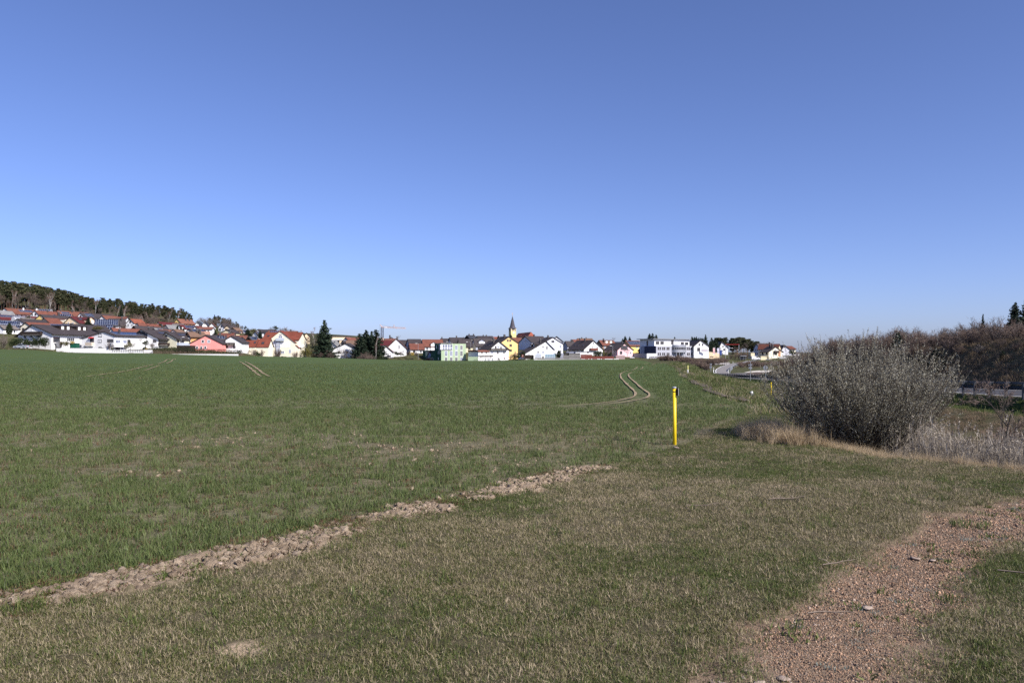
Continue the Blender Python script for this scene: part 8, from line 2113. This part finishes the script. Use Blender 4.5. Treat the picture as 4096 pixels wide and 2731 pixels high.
# ------------------------------------------------------------------ shrubs and trees on the cut bank right of the road
r = np.random.default_rng(91)
def on_bank(y, off): return float(tab(XG_T, y)) + off
cnt = 0
for off, st, h0, h1, sd in ((14.4, 5.0, 1.0, 2.0, 2), (16.6, 2.3, 1.5, 3.0, 3), (19.4, 2.4, 1.7, 3.3, 4), (25, 3.4, 2.0, 3.6, 5)):
    y = 50.0 if off < 20 else 58.0
    while y < 188:
        yy = y + r.uniform(-.9, .9); xx = on_bank(yy, off + r.uniform(-.9, .9)); px = CX + xx / yy * F
        kind = ['redshrub', 'redshrub', 'shrub', 'redshrub', 'greyshrub'][int(r.integers(0, 5))]
        if px < 4350 and not (off < 14 and r.random() < .35):
            plant(kind, xx, yy, r.uniform(h0, h1) * (.62 + .75 * float(vnoise(yy * .16, off, 9))) * (1.3 if r.random() < .1 else 1) * (1 + .4 * float(sstep(105, 140, yy))), {'redshrub': 'reddish brown leafless shrub on the road bank', 'shrub': 'dark brown leafless shrub on the road bank', 'greyshrub': 'grey brown leafless shrub on the road bank'}[kind], 'leafless shrubs on the road bank', widen=r.uniform(.95, 1.35), sink=.1)
        y += st * r.uniform(.8, 1.2)
def bank_px(kind, px, ptop, off, label, widen=1.0, **k):
    ys_ = np.linspace(45, 190, 600); pxs = CX + (tab(XG_T, ys_) + off) / ys_ * F; Y = float(ys_[np.argmin(np.abs(pxs - px))]); return plant_px(kind, px, ptop, Y, label, 'trees on the road bank', widen, **k)
for px, t, o_, w_, kd, l_ in [(3592, 1328, 16, 1.1, 'youngspruce', 'dark young pine standing over the middle of the willow'), (3742, 1392, 13.0, 1.3, 'youngspruce', 'bluish young spruce on the bank slope'), (3680, 1402, 13.0, 1.3, 'youngspruce', 'small green spruce left of the bluish one'), (3770, 1422, 12.0, 1.5, 'youngspruce', 'low green spruce at the foot of the bank'),
        (4012, 1402, 13.2, 1.2, 'youngspruce', 'small spruce on the right part of the bank'), (3560, 1355, 17, 1.0, 'youngspruce', 'second dark young pine behind the willow'), (3785, 1306, 18, .95, 'bare', 'tallest rounded bare bush on the bank crest'), (3690, 1312, 18, .7, 'greybare', 'thin bare tree on the bank crest left of the rounded bush'), (3640, 1350, 17, .8, 'greybare', 'thin bare sapling on the bank crest'),
        (3872, 1318, 19, .55, 'column', 'ivy covered stump trunk on the bank crest'), (3907, 1308, 19, .4, 'column', 'slim ivy covered trunk right of the stump'), (3932, 1258, 20, .55, 'slimspruce', 'sparse tall spruce with bare tip on the bank crest'), (3950, 1288, 20, .9, 'bare', 'bare tree half covered in ivy beside the sparse spruce'), (3990, 1282, 20, .8, 'greybare', 'bare tree left of the tall dark spruce'),
        (4062, 1212, 23, 1.05, 'spruce', 'tall dark spruce at the right on the bank'), (4110, 1190, 26, 1.0, 'spruce', 'second tall dark spruce at the right edge of the bank'), (4035, 1300, 22, 1.2, 'spruce', 'lower dark spruce before the tall one on the bank'), (3590, 1350, 19, 1.3, 'shrub', 'brown bush round the young pine')]:
    bank_px(kd, px, t, o_, l_, w_)
# bare sapling in the ditch and small bits near the camera
plant_px('bare', 4012, 1490, 24, 'slender reddish bare sapling in the ditch before the guardrail', 'bare sapling', .75, cat='sapling', v=2)
plant_px('redshrub', 4080, 1640, 25, 'low red twigged bush beside the bare sapling', 'ditch bushes', 1.2)
M_flat = lump_mat('pale_slate', [(0, srgb(150, 132, 120)), (1, srgb(196, 178, 164))])
for i, (px, py, s, l_) in enumerate([(2912, 2662, .034, 'pale flat stone, uppermost of those at the path corner'), (2976, 2690, .026, 'small pale flat stone right of the uppermost one'), (2898, 2712, .03, 'pale flat stone lying lowest at the path corner'), (2990, 2665, .04, 'brown flat stone at the path corner'), (3128, 2696, .05, 'broad tan flat stone on the gravel'),
        (3036, 2712, .04, 'tan flat stone left of the broad one'), (2852, 2706, .026, 'little white stone at the grass edge'), (3660, 2219, .05, 'pale flat stone in the upper path'), (3730, 2226, .04, 'whitish flat stone right of the one in the upper path'), (880, 2274, .035, 'white stone among the soil clods'), (3470, 2430, .045, 'grey flat stone in the middle of the path'), (2705, 1795, .07, 'pale stone at the foot of the yellow post')]):
    x, y = flat(px, py); me = lump(300 + i, M_flat, 'stone', .3); o_ = obj('stone', me, None, l_, 'stone', 'loose stones'); o_.location = (x, y, tz(x, y) - (.02 if i not in (9, 11) else -.03)); o_.scale = (s * 1.05, s * .75, s * .55); o_.rotation_euler = (.1, -.05, i * 1.3)
for px, py, nb_, R_, h_, l_ in [(3085, 2082, 160, .17, .10, 'dark green grass tuft standing in the dry turf left of the path'), (3880, 2092, 170, .2, .09, 'bright green grass tuft at the upper end of the path'), (3800, 2392, 120, .13, .06, 'green leafy weed at the right edge of the path'), (3830, 2478, 130, .14, .06, 'second green leafy weed lower at the right edge of the path'), (3925, 2205, 120, .16, .06, 'low green tuft between path and right grass'), (1690, 2560, 150, .16, .12, 'bluish grass tuft in the near dry turf'), (2300, 2470, 120, .12, .10, 'small green tuft in the middle of the dry turf'), (640, 2620, 140, .14, .11, 'green grass tuft at the lower left of the bare patch'), (110, 2440, 160, .14, .15, 'tall green tuft below the soil clods at the left')]:
    x, y = flat(px, py); me = blades(int(px), nb_, R_, h_ * .5, h_, .0055, .6, M_green if 'bluish' not in l_ else M_turf, 'grass_tuft', .8); o_ = obj('grass_tuft', me, None, l_, 'grass tuft', 'single grass tufts'); o_.location = (x, y, tz(x, y) - .01)
M_stick = mat('dead_wood', (.20, .16, .13), .9, .25, 30)
def stick(px, py, L, az, label, forks=2, seed=0):
    x, y = flat(px, py); z = tz(x, y) + .03; p = PT(600 + seed); q = np.array([0, 0, 0.]); d = np.array([math.cos(az), math.sin(az), .06]); pts = [q]
    for i in range(5): d = d + p.r.normal(0, .2, 3) * np.array([1, 1, .4]); d /= np.linalg.norm(d); q = q + d * L / 5; q[2] = abs(q[2]) * .7; pts.append(q.copy())
    p.path(pts, .007, .003)
    for k in range(forks):
        s = pts[1 + k]; e = s + np.array([p.r.normal(0, .6), p.r.normal(0, .6), .25]) * L * .35; p.path([s, (s + e) / 2 + p.r.normal(0, .01, 3), e], .004, .002)
    o_ = obj('dead_branch', p.limb_mesh('dead_branch', M_stick), None, label, 'branch'); o_.location = (x, y, z)
stick(3075, 2012, .5, .2, 'forked dead branch lying in the grass', 4, 1); stick(2745, 2036, .36, -.1, 'thin pale stick on the grass left of the forked branch', 0, 2); stick(3290, 2278, .35, .3, 'pale stick at the upper grass edge of the path', 1, 3); stick(3230, 2482, .3, .1, 'thin pale stick on the gravel', 0, 4); stick(3990, 2290, .8, -.35, 'long thin stalk lying in the grass right of the path', 0, 5); stick(480, 2352, .3, .2, 'dry twig lying on the soil clods', 2, 6)
